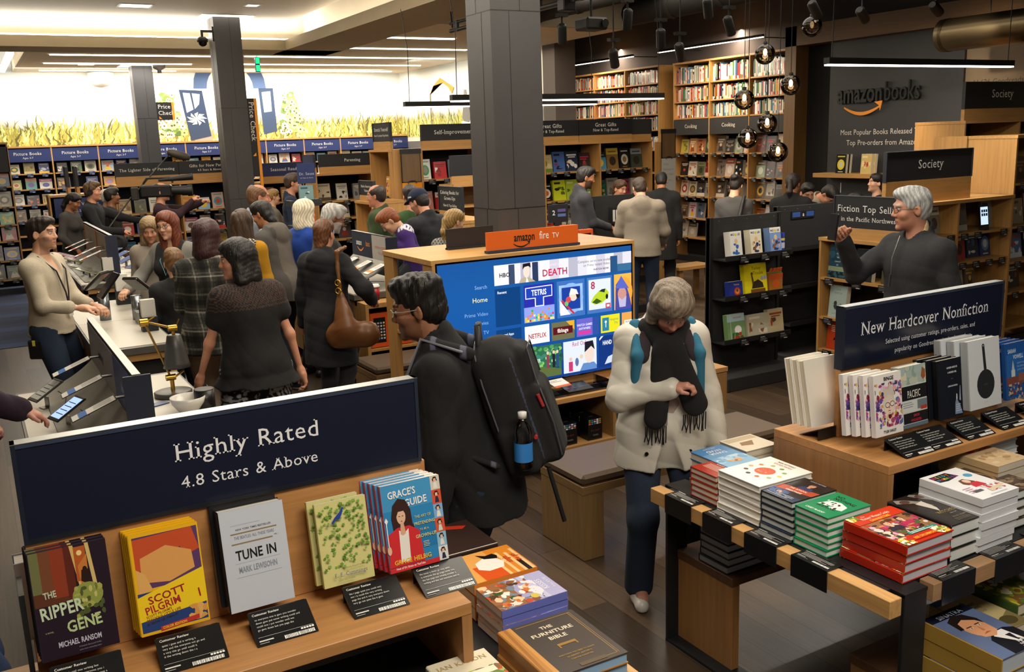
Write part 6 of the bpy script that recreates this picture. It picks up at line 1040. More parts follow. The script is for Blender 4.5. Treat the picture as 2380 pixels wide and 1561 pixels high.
turned('dark brown hardback with a red ribbon band, by the jeans', 1, 1.4, 2.62, ZT+.09, .24, .24, .03, [('R', 0, 0, 1, 1, '#3a2a26'), ('P', [(.8, .1), (.95, .4), (.82, .6), (.98, .8), (.9, 1), (.75, .7), (.86, .5), (.72, .2)], '#cf3a22'), ('R', 0, 0, .02, 1, '#e0d8cc')], '#3a2a26', '#2c201d', [], True, '#d9cfbe')
for i in range(3): turned('dark brown hardback, %s below the one with the ribbon' % ORD[i], 1, 1.4, 2.62, ZT+.03*(2-i)-.0005, .24, .24, .0295, [], '#33261f', '#2c201d', [], True, '#d9cfbe', 'brown hardbacks under the ribbon one')
FB = [('R', 0, 0, 1, 1, '#443b37'), ('R', 0, 0, .16, 1, '#b9803e'), ('P', [(0, 0), (.06, 1), (.1, 1), (.04, 0)], '#a06a30'), ('P', [(.1, 0), (.12, 1), (.16, 1), (.16, 0)], '#c9924c'), ('R', .9, .06, .907, .95, '#b08a4c'), ('R', .925, .05, .93, .96, '#b08a4c'), ('R', .2, .95, .93, .957, '#b08a4c'), ('R', .45, .055, .9, .06, '#b08a4c'), ('T', 'THE', .52, .8, .075, '#e6d8c2', 'bold', 'c', 1.0), ('T', 'FURNITURE', .53, .69, .085, '#e6d8c2', 'bold', 'c', 1.05), ('T', 'BIBLE', .53, .58, .085, '#e6d8c2', 'bold', 'c', 1.0), ('P', [(.42, .4), (.42, .48), (.66, .48), (.66, .4), (.64, .4), (.64, .44), (.44, .44), (.44, .4)], '#9a7434'), ('T', 'EVERYTHING YOU NEED TO KNOW', .54, .27, .028, '#a4803c', 'bold', 'c', .85), ('T', 'TO IDENTIFY, RESTORE &', .54, .22, .028, '#a4803c', 'bold', 'c', .85), ('T', 'CARE FOR FURNITURE', .54, .17, .028, '#a4803c', 'bold', 'c', .85), ('R', .42, .03, .76, .085, '#5a4a34')]
stack('the dark brown furniture book with a wood grain spine', 3, 1.13, 1.86, ZT, 0, .245, .28, .032, FB, '#443b37', '#b07a3c', [('T', 'THE FURNITURE BIBLE', .08, .25, .5, '#3a2814', 'bold', 'l', .85)], pg='#8fb4d8', jit=.006)
JK = [('R', 0, 0, 1, 1, '#e2d8c0'), ('R', 0, 0, 1, .66, '#6a8a48'), ('N', 0, 0, 1, .68, ['#5a7a3c', '#d2c24a', '#8aa85a', '#e9e2cc', '#c9502c', '#3a4a2c', '#a4b86a', '#e0d08a', '#7a6a4a'], 150, .09, 5), ('R', .12, .56, .9, .66, '#efe8d2'), ('T', 'JAN KARON', .5, .83, .1, '#b09a6a', 'serif', 'c', .95)]
stack('the cream hardback with a painted garden', 2, .905, 1.87, ZT, 0, .175, .265, .034, JK, '#e2d8c0', '#d9cfba', pg='#e7e0d0', jit=.004)
stack('navy book half cut off below, left of the painted garden', 1, .7, 1.83, ZT, 0, .17, .23, .03, [('R', 0, 0, 1, 1, '#1c2036'), ('T', 'BEFFA', .6, .84, .12, '#e6e6ea', 'bold', 'c', .8)], '#1c2036', pg='#dcd6ca')
stack('the mossy green book at the left edge of the table', 5, -.16, 2.25, ZT, 0, .15, .3, .028, [('R', 0, 0, 1, 1, '#4a5a2c'), ('N', 0, 0, 1, 1, ['#5f7034', '#3a4a24', '#7a8a44', '#6a7a3a'], 60, .12, 5), ('T', 'hip', .75, .3, .12, '#cbd07a', 'serif', 'c', 1)], '#4a5a2c', '#d2c690', pg='#d9cfae')
# ---------- books on the bookcases ----------
import colorsys
def cname(h):
    r_, g_, b_ = [int(h[i:i+2], 16)/255 for i in (1, 3, 5)]; hh, s_, v_ = colorsys.rgb_to_hsv(r_, g_, b_); d = hh*360
    if v_ < .22: return 'black'
    if s_ < .13: return 'white' if v_ > .8 else 'pale grey' if v_ > .55 else 'grey'
    if s_ < .3 and v_ > .72: return 'cream' if 25 < d < 80 else 'pale green' if d < 170 and d >= 80 else 'pale blue' if d < 260 and d >= 170 else 'pale pink'
    n = 'red' if d < 14 or d >= 345 else 'orange' if d < 38 else 'yellow' if d < 64 else 'green' if d < 165 else 'teal' if d < 195 else 'blue' if d < 255 else 'purple' if d < 300 else 'pink'
    if n in ('orange', 'yellow') and v_ < .62: n = 'brown' if n == 'orange' else 'olive'
    return ('dark ' if v_ < .42 and n not in ('brown', 'olive') else '')+n
FACE = []
def facebook(o, a, w, h, t, cols, seed, label, lean=.14, grp=None, txt=None, m='gloss'):
    r = random.Random(seed); bg, c1, c2 = cols; k = r.randrange(6); b = MB()
    b.box((0, 0, 0), (w, t, h), bg, m); b.box((.003, .002, h), (w-.002, t-.002, h+.0005), '#d8d0bf', 'matte'); b.box((w, .002, .003), (w+.0005, t-.002, h-.003), '#d8d0bf', 'matte')
    ops = [('N', .08, .12, .92, .66, [c1, c2, bg], r.randint(5, 10), .2, seed)] if k in (0, 2, 5) else []
    if k == 0: ops += [('R', .1, .78, .9, .86, c2), ('R', .2, .69, .8, .74, c2)]
    elif k == 1: ops += [('R', 0, .7, 1, 1, c1), ('E', .5, .38, .28, .22, c2), ('R', .15, .8, .85, .87, bg)]
    elif k == 2: ops += [('R', 0, 0, 1, .2, c1), ('R', .12, .83, .88, .92, c2)]
    elif k == 3: ops += [('E', .5, .45, .36, .27, c1), ('E', .5, .45, .2, .15, c2), ('R', .14, .84, .86, .9, c1), ('R', .25, .06, .75, .1, c2)]
    elif k == 4: ops += [('R', .12, .72, .88, .8, c1), ('R', .12, .6, .7, .67, c1), ('P', [(.2, .08), (.35, .5), (.6, .52), (.8, .1)], c2), ('E', .48, .46, .13, .1, c1)]
    else: ops += [('R', .1, .8, .6, .9, c2)]
    if txt: ops = [('R', 0, 0, 1, 1, bg)]+txt
    cover(b, ops, (0, 0, 0), (1, 0, 0), (0, 0, 1), w, h, m, .0008)
    q = b.build('picture_book' if 'picture' in label else 'cookbook' if 'cooking' in label else 'book', None, o, None); q.rotation_mode = 'XYZ'; q.rotation_euler = (-lean, 0, a)
    tag(q, label, 'book', grp); return q
NCARD = [0]
def scard(o, a, label, col, grp):
    b = MB(); b.box((0, -.006, -.06), (.1, -.002, 0), col, 'paper'); b.box((.008, -.0066, -.014), (.06, -.006, -.009), '#a9a9a6')
    for k in range(3): b.box((.008, -.0066, -.026-k*.008), (.075+.008*(k % 2), -.006, -.0235-k*.008), '#77777a')
    b.box((.05, -.0066, -.056), (.09, -.006, -.05), '#c9c9c6')
    q = b.build('shelf_card', None, o, (0, 0, a)); tag(q, label, 'card', grp)
ROWN = ['top', 'second', 'third', 'fourth', 'fifth', 'sixth']
def fill(case, o, a, w, rows, seed, size=(.15, .2, .2, .27), depth=.08, cc='#15161a', card=True, n=None, u0=.03, grp=None):
    """rows: [(z, 'bg,c1,c2 bg,c1,c2 ...')] evenly spread along the width"""
    r = random.Random(seed)
    for ri, (z, toks) in enumerate(rows):
        L_ = toks.split(); m_ = len(L_); step = (w-2*u0)/max(1, m_)
        for i, tk in enumerate(L_):
            if tk == '-': continue
            c = ['#'+x for x in tk.split(',')]; bw = min(r.uniform(size[0], size[1]), step-.012); bh = r.uniform(size[2], size[3]); u = u0+step*i+(step-bw)/2
            p = rot2(o, a, u, depth-.035, z)
            facebook(p, a, bw, bh, r.uniform(.02, .06), c, seed*100+ri*20+i, '%s book face out, %s from the left on the %s shelf, %s' % (cname(c[0]), ORD[i], ROWN[ri], case), grp=grp or 'face out books in the '+case)
            if card: scard(rot2(o, a, u+bw/2-.05, -.001, z-.002), a, '%s card under the %s book, %s shelf, %s' % ('blue' if cc[1:3] < '20' and cc != '#15161a' else 'black', ORD[i], ROWN[ri], case), cc, 'review cards on the shelf edges')
PBO = (.66, 19.38, 0)
pics = ['d9d2b4,3f6b4a,e6c25a a8963e,c9bd84,7a6a2a 25428f,e6b82e,cfd8e6|a9b070,d8d0a0,c0492c 4f9a94,e07f2c,6a4a9a e6e2da,c23a78,3f5aa6|dedbd2,8a8a84,a9a59c 26262e,d9573a,9fb0c8 c9a84e,e6dcc2,8a6a2a|6a5a44,c9b48a,3a2c20 8d8778,b9b2a2,55504a d8d4ca,c23a3a,26262e',
 '2a2a2c,e6e2da,55504a 4f7a4a,e6e2da,1d1d20 d9d8cf,6a7a4a,26262a|3a2a44,a9485a,d8b45a - 3f56b0,c9cfe6,8fa0dc|a9b8c0,5a6a72,e0dccc c8b9a0,7a5a3a,b0402c 8a9a6a,d8d0b0,4a5a3a',
 'a9bcd0,c9502c,e0c23a 39488f,d98a3a,e6d2a0 a9b8cc,d98a2a,e6e2da|d2a84a,c97a9a,8fa0c8 b0a4c0,d9b45a,5a6ab0 c2b49a,8a4a3a,e6dcc2',
 '8fb0c4,3a5a6a,e6e2da - d9a82e,b8741c,3a2c1c|c9c2ae,6a8a9a,a0402c a9a59a,d8d0c0,5a5a50 b9a27a,e0d0a8,7a5a34',
 '7fb0bc,d98a72,e6e2da d9a026,b8741c,f0d878 d8d2c4,b9a88a,7a8a9a|d9d8d2,b05a3a,3a3a40 d8cfc6,c23a44,7a3a30 a9a8a0,d2ccc0,6a6a64',
 '- d9d4c6,e0b040,8a9ab0 e6e2da,b9b2a2,c23a30|d8d4c8,8a7a5a,c0a060 cfc9ba,7a8a6a,a0593a b9b0a0,d8d0c0,5a564e',
 'e0dcd2,6a7aa0,b9b4a8 d8d0c4,d98a3a,5a6aa6 b02a3a,e2dccc,5a4a3a|dfe2e2,4a7ab0,b9c2c8 d2b23a,e2dcc2,7a6a2a 4a3f8a,e0c42e,c9c0d8|d9d6cc,b8302c,5a5a5a d2cbb8,a9622c,7a8aa0 c9b89a,8a6a44,e6dcc2',
 'd8d4c4,c9502c,5a7a5a 6fa8c8,a9cadc,3a6a8a dcd8d0,a02c2c,8a8a86|c2b8a4,7a8a9a,a85a3a d0c8b8,5a6a8a,c9a24a b0a690,8a7a5a,d8cfba',
 'd9bf6a,e6e0c8,b08a3a c9a46a,dcd6c6,8a6a3a 7fa9ac,3a5a58,dcd8cc|b9a27a,e0d0a8,7a5a34 cfc9ba,7a8a6a,a0593a d2b23a,e2dcc2,7a6a2a',
 '7a8a6a,4a3c2a,c9c2a8 a03a3a,d8d0c0,5a5a5a c9c2b4,6a6a64,a0402c|a9a8a0,d2ccc0,6a6a64 c8b9a0,7a5a3a,b0402c d9d2b4,3f6b4a,e6c25a']
for k, s_ in enumerate(pics): fill('%s picture book bay' % ORD[k], (PBO[0]+.79*k, PBO[1], 0), 0, .79, list(zip((1.86, 1.58, 1.3, 1.02), s_.split('|'))), 200+k, (.17, .225, .16, .205), .14, '#23325e')
fill('bookcase at the left edge', (-.32, 17.0, 0), 0, .98, list(zip((1.72, 1.4, 1.12, .86, .55, .25), ('- - - 3a6a9a,c9622c,d8b45a', '- - - a9a290,5a4a3a,e0d8c8', '- - 6ab0d0,c94a4a,d8d0c0 6fb08a,d8c24a,c9dcc8', '- - b9a860,4a3c2c,d8d0a0 b03a3a,4f9a72,d8d0c4', '- - 4a4038,8a7a64,2a2420 3a4a9a,e0c23a,a9b4d8', '- - 26262a,6a5a3a,d8d0c0 2a2a2c,7a9a5a,c9c0a8'))), 300, (.19, .23, .19, .25), .14)
LG = 'left bay under Lighter Side of Parenting'; GB = 'bay under Gifts for New Parents'
fill(LG, (1.93, 15.3, 0), 0, .95, list(zip((1.26, .94, .62, .3), ('9a7a4a,c9b48a,6a5230 5a5a44,8a8a6a,3a3a2c d8d4c4,8a8a80,c23a30 -', 'b03a38,d8b0a0,e6dcd2 4a5a9a,d85a3a,e0c23a d2b42e,8a7a1c,e6dca0 4a7a4a,c9a24a,2a4a2c', '2f7fb0,1d4a6a,6a4a3a 2f8ac0,e2e6ea,c0504a - d2b42e,b08a1c,e6dca0', 'd8cfc6,b0302c,2a2a2c 4a4a52,c9c0b0,8a3a30 b9b2a2,5a5a50,d2ccc0 a08a5a,d8d0b0,5a4a2a'))), 320, (.16, .2, .18, .25), .2)
fill(GB, (2.88, 15.3, 0), 0, .95, list(zip((1.26, .94, .62, .3), ('d2a42a,6a4a9a,c9702c 8fb8d8,d8e2ea,e0c24a c9b0a0,4f9ab0,c04a3a a9b8c0,5a8aa8,d8d0c0', 'd8d4cc,c04a7a,5a3a2a cfc6a8,8a8468,a9a084 2a2626,c23a30,e0dcd2 c9c2ae,6a8a9a,a0402c', '4a4a8a,a9a2c8,d8d0c0 d2b42e,c9c2ae,8a7a1c e0c83a,b08a1c,e6dca0 a9a59a,d8d0c0,5a5a50', 'b9a27a,e0d0a8,7a5a34 8a9a6a,d8d0b0,4a5a3a c8b9a0,7a5a3a,b0402c 6a7a8a,c9d0d8,3a4a5a'))), 330, (.16, .21, .18, .26), .2)
fill('blue award case', (1.0, 14.9, 0), 0, .85, [(.94, '6a4a34,c9b48a,2a2420 8a8a80,c9c6ba,4a4a44 b9b2a2,5a5a50,d2ccc0'), (.62, '4a5a6a,c9d0d8,2a3440 a08a5a,d8d0b0,5a4a2a 8a3a30,d8b0a0,4a1c18')], 340, depth=.2)
fill('low case under the blue Readings sign', (4.35, 16.2, 0), 0, 1.0, [(1.25, 'd9742a,8a3a1c,e6c08a c9904a,e6d2a0,8a5a2a b9a27a,e0d0a8,7a5a34'), (.9, '9ab0c0,4a5a6a,e0e2e2 d8d0c0,a0402c,5a5a50 8a9a6a,d8d0b0,4a5a3a')], 350, depth=.2)
fill('oak case under the Parenting sign', (4.28, 13.0, 0), 0, .88, [(1.4, 'bfb49c,4a4438,8a8270 c9c6bc,26262a,8a8a84 8a8a88,55555a,c9c6ba'), (1.15, '2a2a2e,c9c6ba,5a5a60 a9a59a,d8d0c0,5a5a50 7a7a78,3a3a3c,c9c6ba'), (.85, 'b9b2a2,5a5a50,d2ccc0 4a4a52,c9c0b0,8a3a30 d8d0c0,a0402c,5a5a50')], 360, (.16, .2, .22, .3), .2)
SI = (5.1, 11.2, 0)
fill('bay under Self-Improvement', SI, 0, .93, [(1.7, 'e2e6e0,2f9a4a,8a8a84 c02430,f0ece8,8a1820 a9bcc8,6a8a9a,d8e0e4 8a7a5a,c9b48a,4a3c2a'), (1.3, 'c98a7a,e0b8a8,a04a3a b02c2c,e0dcd2,5a1c18 d8d0c0,8a3a30,5a5a50 8a8a80,c9c6ba,4a4a44')], 370, (.15, .2, .2, .27), .22)
fill('left bay under Great Gifts', (6.96, 11.2, 0), 0, .93, [(1.7, 'c9b880,6a8a3a,d8c9a0 4a6aa8,8a3a5a,2a2430 26344a,d9913a,e6e2da 2a2626,b03048,5a4a30'), (1.3, '1c1b1d,e6e2da,d9622a c9d42a,5a6a1c,26262a a9c03a,4a6a2a,d8e08a 6a8a4a,3a4a2a,c9d0a8'), (.95, 'b03a30,e0dcd2,5a1c18 2a2a2e,c9c6ba,5a5a60 8a8a80,c9c6ba,4a4a44 4a5a6a,c9d0d8,2a3440')], 380, (.17, .22, .22, .29), .22)
fill('right bay under Great Gifts', (7.89, 11.2, 0), 0, .93, [(1.7, '4f9ac0,26262a,e0d050 8a6a3a,d8b83a,3a2c1c 17181a,c9c6ba,8a6a3a 3a4238,8a94a0,1d221d'), (1.3, '14604c,a9903a,0e4034 8a8880,c9c6ba,5a5a56 8a2a4a,c94a7a,4a1428 b9b2a2,5a5a50,d2ccc0'), (.95, 'd8d0c0,a0402c,5a5a50 4a5a6a,c9d0d8,2a3440 2a2a2e,c9c6ba,5a5a60 8a9a6a,d8d0b0,4a5a3a')], 390, (.17, .22, .24, .3), .22)
fill('narrow case under Stretch Yourself', (4.66, 11.86, 0), R_Y, .66, [(1.52, 'd8a050,7a3a8a,e6dcc8 a9a6b0,d2d0d4,6a6a74 c9cbd0,8a8a92,e6e6e8'), (1.19, '3a6a8a,c9d8e2,1d3a4a b9b7b0,e0dfda,77756e e0dcd2,c97a2a,b9b2a2'), (.86, 'cfd2cc,6a9a4a,2a2a2c 6a8098,d8d8d4,2a3440 -'), (.53, 'd8d2ca,a02c20,5a1c18 6a4a44,b09a8a,3a2420 -')], 400, (.14, .18, .22, .27), .2)
fill('low case under Native American Voices', (4.15, 11.14, 0), R_Y, .55, [(1.1, 'b9a88a,e0d4bc,7a6a4a c9b08a,8a6a44,e0d0b0 d2c6ae,8a7a5a,a9987a'), (.7, 'a08a5a,d8d0b0,5a4a2a 8a3a30,d8b0a0,4a1c18 b9b2a2,5a5a50,d2ccc0')], 410, (.13, .16, .2, .24), .2)
fill('low case under Coloring Books', (4.3, 9.4, 0), R_Y, .75, [(1.0, 'd8cfbc,6a7a5a,a9a08a c9c2ae,5a6a7a,e0dcd0 b9b49a,8a3a4a,d8d0b8'), (.66, 'd8d0c0,a0402c,5a5a50 4a5a6a,c9d0d8,2a3440 a9a59a,d8d0c0,5a5a50')], 420, (.16, .2, .22, .27), .2)
CO = (10.66, 12.96, 0)
ck = ['b9b04a,d8d0a0,7a7430 c9905a,e6d8c0,8a4a2a a9683a,e0c8a0,6a3a20 3a4a3a,8a9a7a,26302a|26221f,c94a6a,d8c8c0 d8d2c6,2a3a5a,b06a4a 5a5c40,8a8c60,3a3a2a 8a1c2a,d8b8a8,c97a3a|c9c2b4,b0302a,e6e0d6 d8d0b8,7a5a34,a9905a 55504a,d8d4c8,26262a 8a9090,c9cccc,4a5050|6a5a4a,a9987e,3a2e24 cfc8d0,c23a6a,e0b03a 5a6a84,c9d0d8,3a4454 -|d2ccc0,6a6a64,a9a29a b9b0a0,5a564e,d8d0c4 - -',
 '6a5f54,c9bfb0,3a332c 3a3634,6a625c,8a8078 8a9a86,c0b0b8,5a6a58 c9b0a0,c94a2a,4f7ab0|7a6f66,b9afa4,4a423c c9b4a6,a04a3a,e6dcd2 14161a,e6e8ea,d98a3a 6a5a4a,a9b04a,c9a0b8|5a5048,d8d0c4,2a2622 4a4640,8a8478,26221e 7a7048,b9ae84,4a4630 6a5f54,c9bfb0,3a332c|2a2622,8a8478,c9bfb0 - - -|d8d4cc,8a3a30,5a5a50 - - -',
 '5a3428,b04a2a,8a6a50 4a4844,b0403a,7a7670 c9b47a,4f8ab0,d8a04a -|8fa08c,5a4030,c9d0c0 4a4c52,b8b4ac,8a3a34 55504c,c97a3a,2e2a28 -|6a5a4a,d2a84a,3a2e24 b9b2a6,6a6660,e0dcd2 4a4844,8a8478,26221e -|8a4a1c,d2a04a,5a2a14 d8d4cc,a9a49a,e6e2da - -|c9bfb0,6a5f54,3a332c - - -']
for k, s_ in enumerate(ck): fill('%s cooking bay' % ORD[k], (CO[0], CO[1]-.907*k, 0), R_Y, .907, list(zip((1.84, 1.46, 1.12, .75, .42), s_.split('|'))), 430+k, (.16, .21, .22, .29), .16)
for k, (y, cs, lb) in enumerate(((9.2, '1a1b1e,e0c82e,c9c6ba', 'small dark paperback with a yellow band, first on the wall shelf'), (8.78, 'c9b070,b0402c,e0cfa0', 'tan paperback in the middle of the wall shelf'), (8.3, '8a1c24,3a6a9a,c9c6ba', 'red and blue paperback on the wall shelf, beside the Society sign'), (7.85, 'c9a8c0,e6dcd2,8a5a7a', 'lilac paperback on the wall shelf behind the Society case'))):
    for j in range(2): facebook((10.42+.05*j, y-.02*j, 1.56), R_Y, .17, .26, .045, ['#'+x for x in cs.split(',')], 500+k, lb if j == 0 else 'copy standing behind the '+lb, .08, 'paperbacks on the wall shelf')
FT = (6.6, 5.98, 0)
def T1(*rows): return [('T', s_, .5, v, sz, c, 'sans', 'c', .85) for s_, v, sz, c in rows]
facebook(rot2(FT, R_Y, .06, .05, .86), R_Y, .2, .3, .05, ('#274a5e', '#6a8a8c', '#c9b87a'), 601, 'dark teal hardback with a stormy shore, face out in the Fiction case', .1, None, [('R', 0, 0, 1, .2, '#1c3440'), ('R', 0, .2, 1, .34, '#8a9a7a'), ('N', 0, .5, 1, 1, ['#2f566c', '#3a6478', '#1f3f52'], 16, .2, 3), ('N', 0, 0, 1, .2, ['#3a5a6a', '#152a36'], 20, .12, 4)]+T1(('ALL THE', .84, .06, '#d8dcd8'), ('LIGHT', .71, .06, '#d8dcd8'), ('WE', .59, .06, '#d8dcd8'), ('CANNOT', .47, .06, '#d8dcd8'), ('SEE', .37, .06, '#d8dcd8')))
facebook(rot2(FT, R_Y, .36, .05, .86), R_Y, .18, .28, .05, ('#22282c', '#8a6a2a', '#3a4a54'), 602, 'dark hardback with a golden emblem, right of the stormy shore book', .1, None, [('N', .3, .05, .7, .4, ['#a9883a', '#c9a24a', '#6a5220'], 16, .1, 4)])
facebook(rot2(FT, R_Y, .64, .05, .86), R_Y, .16, .26, .06, ('#4a4a3a', '#c9c03a', '#8a7a5a'), 603, 'olive book with a yellow edge in the Fiction case', .1)
facebook(rot2(FT, R_Y, .08, .05, .5), R_Y, .19, .29, .05, ('#a9bcb8', '#5a6a6a', '#d8d4c4'), 604, 'pale green novel on the second shelf of the Fiction case', .1, None, T1(('KATE', .85, .08, '#6a7a7a'), ('MORTON', .74, .08, '#6a7a7a'), ('LAKE HOUSE', .1, .07, '#7a8a84'))+[('N', .25, .25, .75, .65, ['#5a6a6a', '#8a9a94', '#3a4444'], 10, .12, 3)])
facebook(rot2(FT, R_Y, .07, .05, .2), R_Y, .18, .27, .05, ('#b8401c', '#e0a07a', '#2a1410'), 605, 'orange-red novel low in the Fiction case', .1, None, [('P', [(.4, .3), (.45, .42), (.6, .4), (.62, .3), (.55, .34), (.46, .34)], '#2a1410'), ('L', .25, .8, .8, .06, 4, '#e0b49a', 3)])
for i, z in enumerate((.86, .86, .86, .5, .5, .2)): scard(rot2(FT, R_Y, (.08, .38, .66, .08, .4, .08)[i], -.001, z-.002), R_Y, 'black card on the %s shelf of the Fiction case, %s from the left' % (('top', 'top', 'top', 'second', 'second', 'third')[i], ORD[(0, 1, 2, 0, 1, 0)[i]]), '#15161a', 'review cards on the shelf edges')
SO = (6.95, 5.42, 0)
fill('Society bookcase', SO, 0, 1.62, [(1.19, '- - 26221f,8a7a5a,c9bfb0 8a8478,d8d4c8,4a4640 1f1c1a,8a7040,3a322a 6a665e,a9a59a,3a3834 - 8a8a80,e0dcd4,4a4c44'), (.92, '- - - - 8a8478,c9c6ba,26262a a02420,e0d8d0,3a2420 1d2c48,3f6ab0,c9d0d8 1f3a66,5a8ac0,c9ccd0'), (.6, '- - - 4a4a52,c9c0b0,8a3a30 2a2a2e,c9c6ba,5a5a60 a9a59a,d8d0c0,5a5a50 6a5a4a,d2a84a,3a2e24 -')], 610, (.15, .17, .24, .27), .2)
e = empty('display_tablet', 'upright tablet with a lit blue white screen among the Society books', 'tablet', (8.15, 5.46, 1.192)); b = MB(); b.box((0, 0, .03), (.13, .012, .23), '#17181a', 'gloss'); b.build('body', e); b = MB(); b.box((.012, -.002, .05), (.118, 0, .215), '#bcd0ee', 'emit1.3')
for k in range(6): b.box((.022+(k % 3)*.032, -.003, .13+(k//3)*.035), (.046+(k % 3)*.032, -.002, .155+(k//3)*.035), '#33507c', 'paper')
b.build('screen', e); b = MB(); b.box((.03, -.02, 0), (.1, .04, .03), '#26262a'); b.build('stand', e); e.rotation_euler = (-.12, 0, 0)
fill('bookcase with tall posts at the right edge', (8.6, 5.45, 0), 0, .75, [(1.6, 'd8d4cc,8a8478,b9b0a0 4a3c30,8a6a4a,2a2018 e0dcd4,26262a,8a8a80'), (1.19, '55504a,b9b2a2,2a2622 8a8068,c9bf9e,4a4434 a9a088,d8d0b8,6a6450'), (.85, 'c9b89a,3a6a9a,d8d0c0 4a70a8,c9d4e0,b0402c 2a2a2e,c9c6ba,5a5a60'), (.55, '1f1d1e,5a5450,8a8478 26262a,8a3a34,c9c6ba -')], 620, (.17, .21, .24, .29), .2)
# rack books
RK = (5.42, 6.13, 0)
for i, (u, bgc, c1) in enumerate(((.14, '#e6e4de', '#3a6ab0'), (.37, '#e6dcc4', '#a9702c'), (.6, '#7a9ad0', '#c03a3a'))):
    lb = ('white activity paperback with a blue figure, left on the rack', 'cream activity paperback with small animals, middle of the rack', 'blue activity paperback with children, right on the rack')[i]
    facebook((RK[0]+u, RK[1]-.14, 1.121), 0, .13, .225, .075, (bgc, c1, '#d8b08a'), 640+i, lb, .14, None, [('R', 0, 0, 1, 1, bgc), ('R', 0, .8, 1, 1, '#e9e7e2'), ('T', 'MAD', .24, .84, .12, '#15151a', 'bold', 'c', .7), ('T', 'LIBS', .76, .84, .12, '#15151a', 'bold', 'c', .7), ('E', .5, .87, .08, .06, '#d9c02e'), ('N', .15, .08, .85, .55, [c1, '#2a3a6a', '#d8b08a', '#8a5a3a'] if i else [c1, c1, '#3f74bc'], 14 if i else 6, .16, 5), ('E', .5, .62, .14, .1, '#e3c08a')])
facebook((RK[0]+.3, RK[1]-.15, .781), 0, .26, .27, .05, ('#dfd01e', '#3a3020', '#8a6a3a'), 650, 'bright yellow turkey picture book on the middle rack shelf', .14, None, [('R', 0, 0, 1, 1, '#dfd01e'), ('T', 'Turkey', .55, .8, .15, '#2a2410', 'serif', 'c', .85), ('T', 'Trouble', .62, .64, .15, '#2a2410', 'serif', 'c', .85), ('P', [(.3, .2), (.36, .4), (.6, .48), (.8, .36), (.84, .2)], '#332c22'), ('P', [(.34, .3), (.3, .66), (.36, .66), (.42, .38)], '#55432c'), ('E', .34, .68, .05, .05, '#55432c'), ('E', .78, .5, .07, .07, '#a9a6c8'), ('E', .92, .52, .06, .07, '#a9a6c8'), ('R', .25, .06, .9, .18, '#7a4a1e')])
facebook((RK[0]+.13, RK[1]-.14, .781), 0, .15, .135, .06, ('#26368a', '#c0502c', '#c9c9d8'), 651, 'small navy Thanksgiving book on the middle rack shelf, left', .14, None, [('R', 0, 0, 1, 1, '#26368a'), ('T', 'Thanksgiving', .55, .76, .14, '#e0c8b0', 'serif', 'c', .6), ('E', .58, .36, .24, .26, '#b8402a'), ('E', .58, .36, .15, .17, '#d98a3a'), ('E', .58, .42, .08, .1, '#6a3a20')])
facebook((RK[0]+.6, RK[1]-.13, .781), 0, .16, .17, .05, ('#a9702c', '#5a7a3a', '#d9622a'), 652, 'orange and green board book on the middle rack shelf, right', .1)
b = MB(); r = random.Random(2)
for k in range(14): x = .61+k*.011; b.tube([(RK[0]+x, RK[1]-.1, .93), (RK[0]+x+r.uniform(-.01, .01), RK[1]-.12, .985)], .006, '#d9602a', n=5)
b.box((RK[0]+.605, RK[1]-.12, .79), (RK[0]+.765, RK[1]-.09, .935), '#c9561f'); o = b.build('orange_props'); tag(o, 'orange crayon box standing behind the board book on the rack', 'box')
facebook((RK[0]+.11, RK[1]-.15, .401), 0, .2, .23, .05, ('#6a8a5a', '#c23a4a', '#d8e0e2'), 653, 'red titled picture book with a white face, bottom shelf of the rack, left', .14, None, [('R', 0, 0, 1, 1, '#7a9a6a'), ('R', 0, .72, 1, 1, '#a9c8cc'), ('R', .18, 0, .2, 1, '#c9dce0'), ('T', 'A PICTURE BOOK', .58, .84, .07, '#b8242c', 'bold', 'c', .7), ('E', .6, .4, .2, .16, '#efece8'), ('N', .25, .02, .95, .3, ['#3a6a34', '#b83a2c', '#7a4a24'], 16, .12, 4)])
facebook((RK[0]+.34, RK[1]-.15, .401), 0, .25, .2, .05, ('#b9b09a', '#8a5a34', '#d8d0ba'), 654, 'pale picture book with a crowd, middle of the bottom rack shelf', .14); facebook((RK[0]+.59, RK[1]-.15, .401), 0, .18, .22, .05, ('#c2b08a', '#5a4a34', '#a04a30'), 655, 'tan picture book with dancing figures, bottom rack shelf, right', .14)
for i, (u, z) in enumerate(((.18, 1.12), (.42, 1.12), (.66, 1.12), (.18, .78), (.42, .78), (.64, .78), (.2, .4), (.42, .4), (.66, .4))): scard((RK[0]+u, RK[1]-.2, z+.02), 0, 'black card on the %s rack shelf, %s from the left' % (ROWN[i//3], ORD[i % 3]), '#121214', 'review cards on the rolling rack')
b = MB(); b.box((0, 0, 0), (.3, .02, .07), '#121316'); b.box((.01, -.002, .015), (.11, 0, .06), '#33559a', 'paper'); b.box((.19, -.002, .015), (.29, 0, .06), '#33559a', 'paper'); b.text('a', (.15, -.002, .02), (1, 0, 0), (0, 0, 1), .05, '#e6e6ea', 'bold'); o = b.build('rack_sign', None, (6.6, 6.32, 1.36)); tag(o, 'small sign with two blue tiles on the second black rack', 'sign')
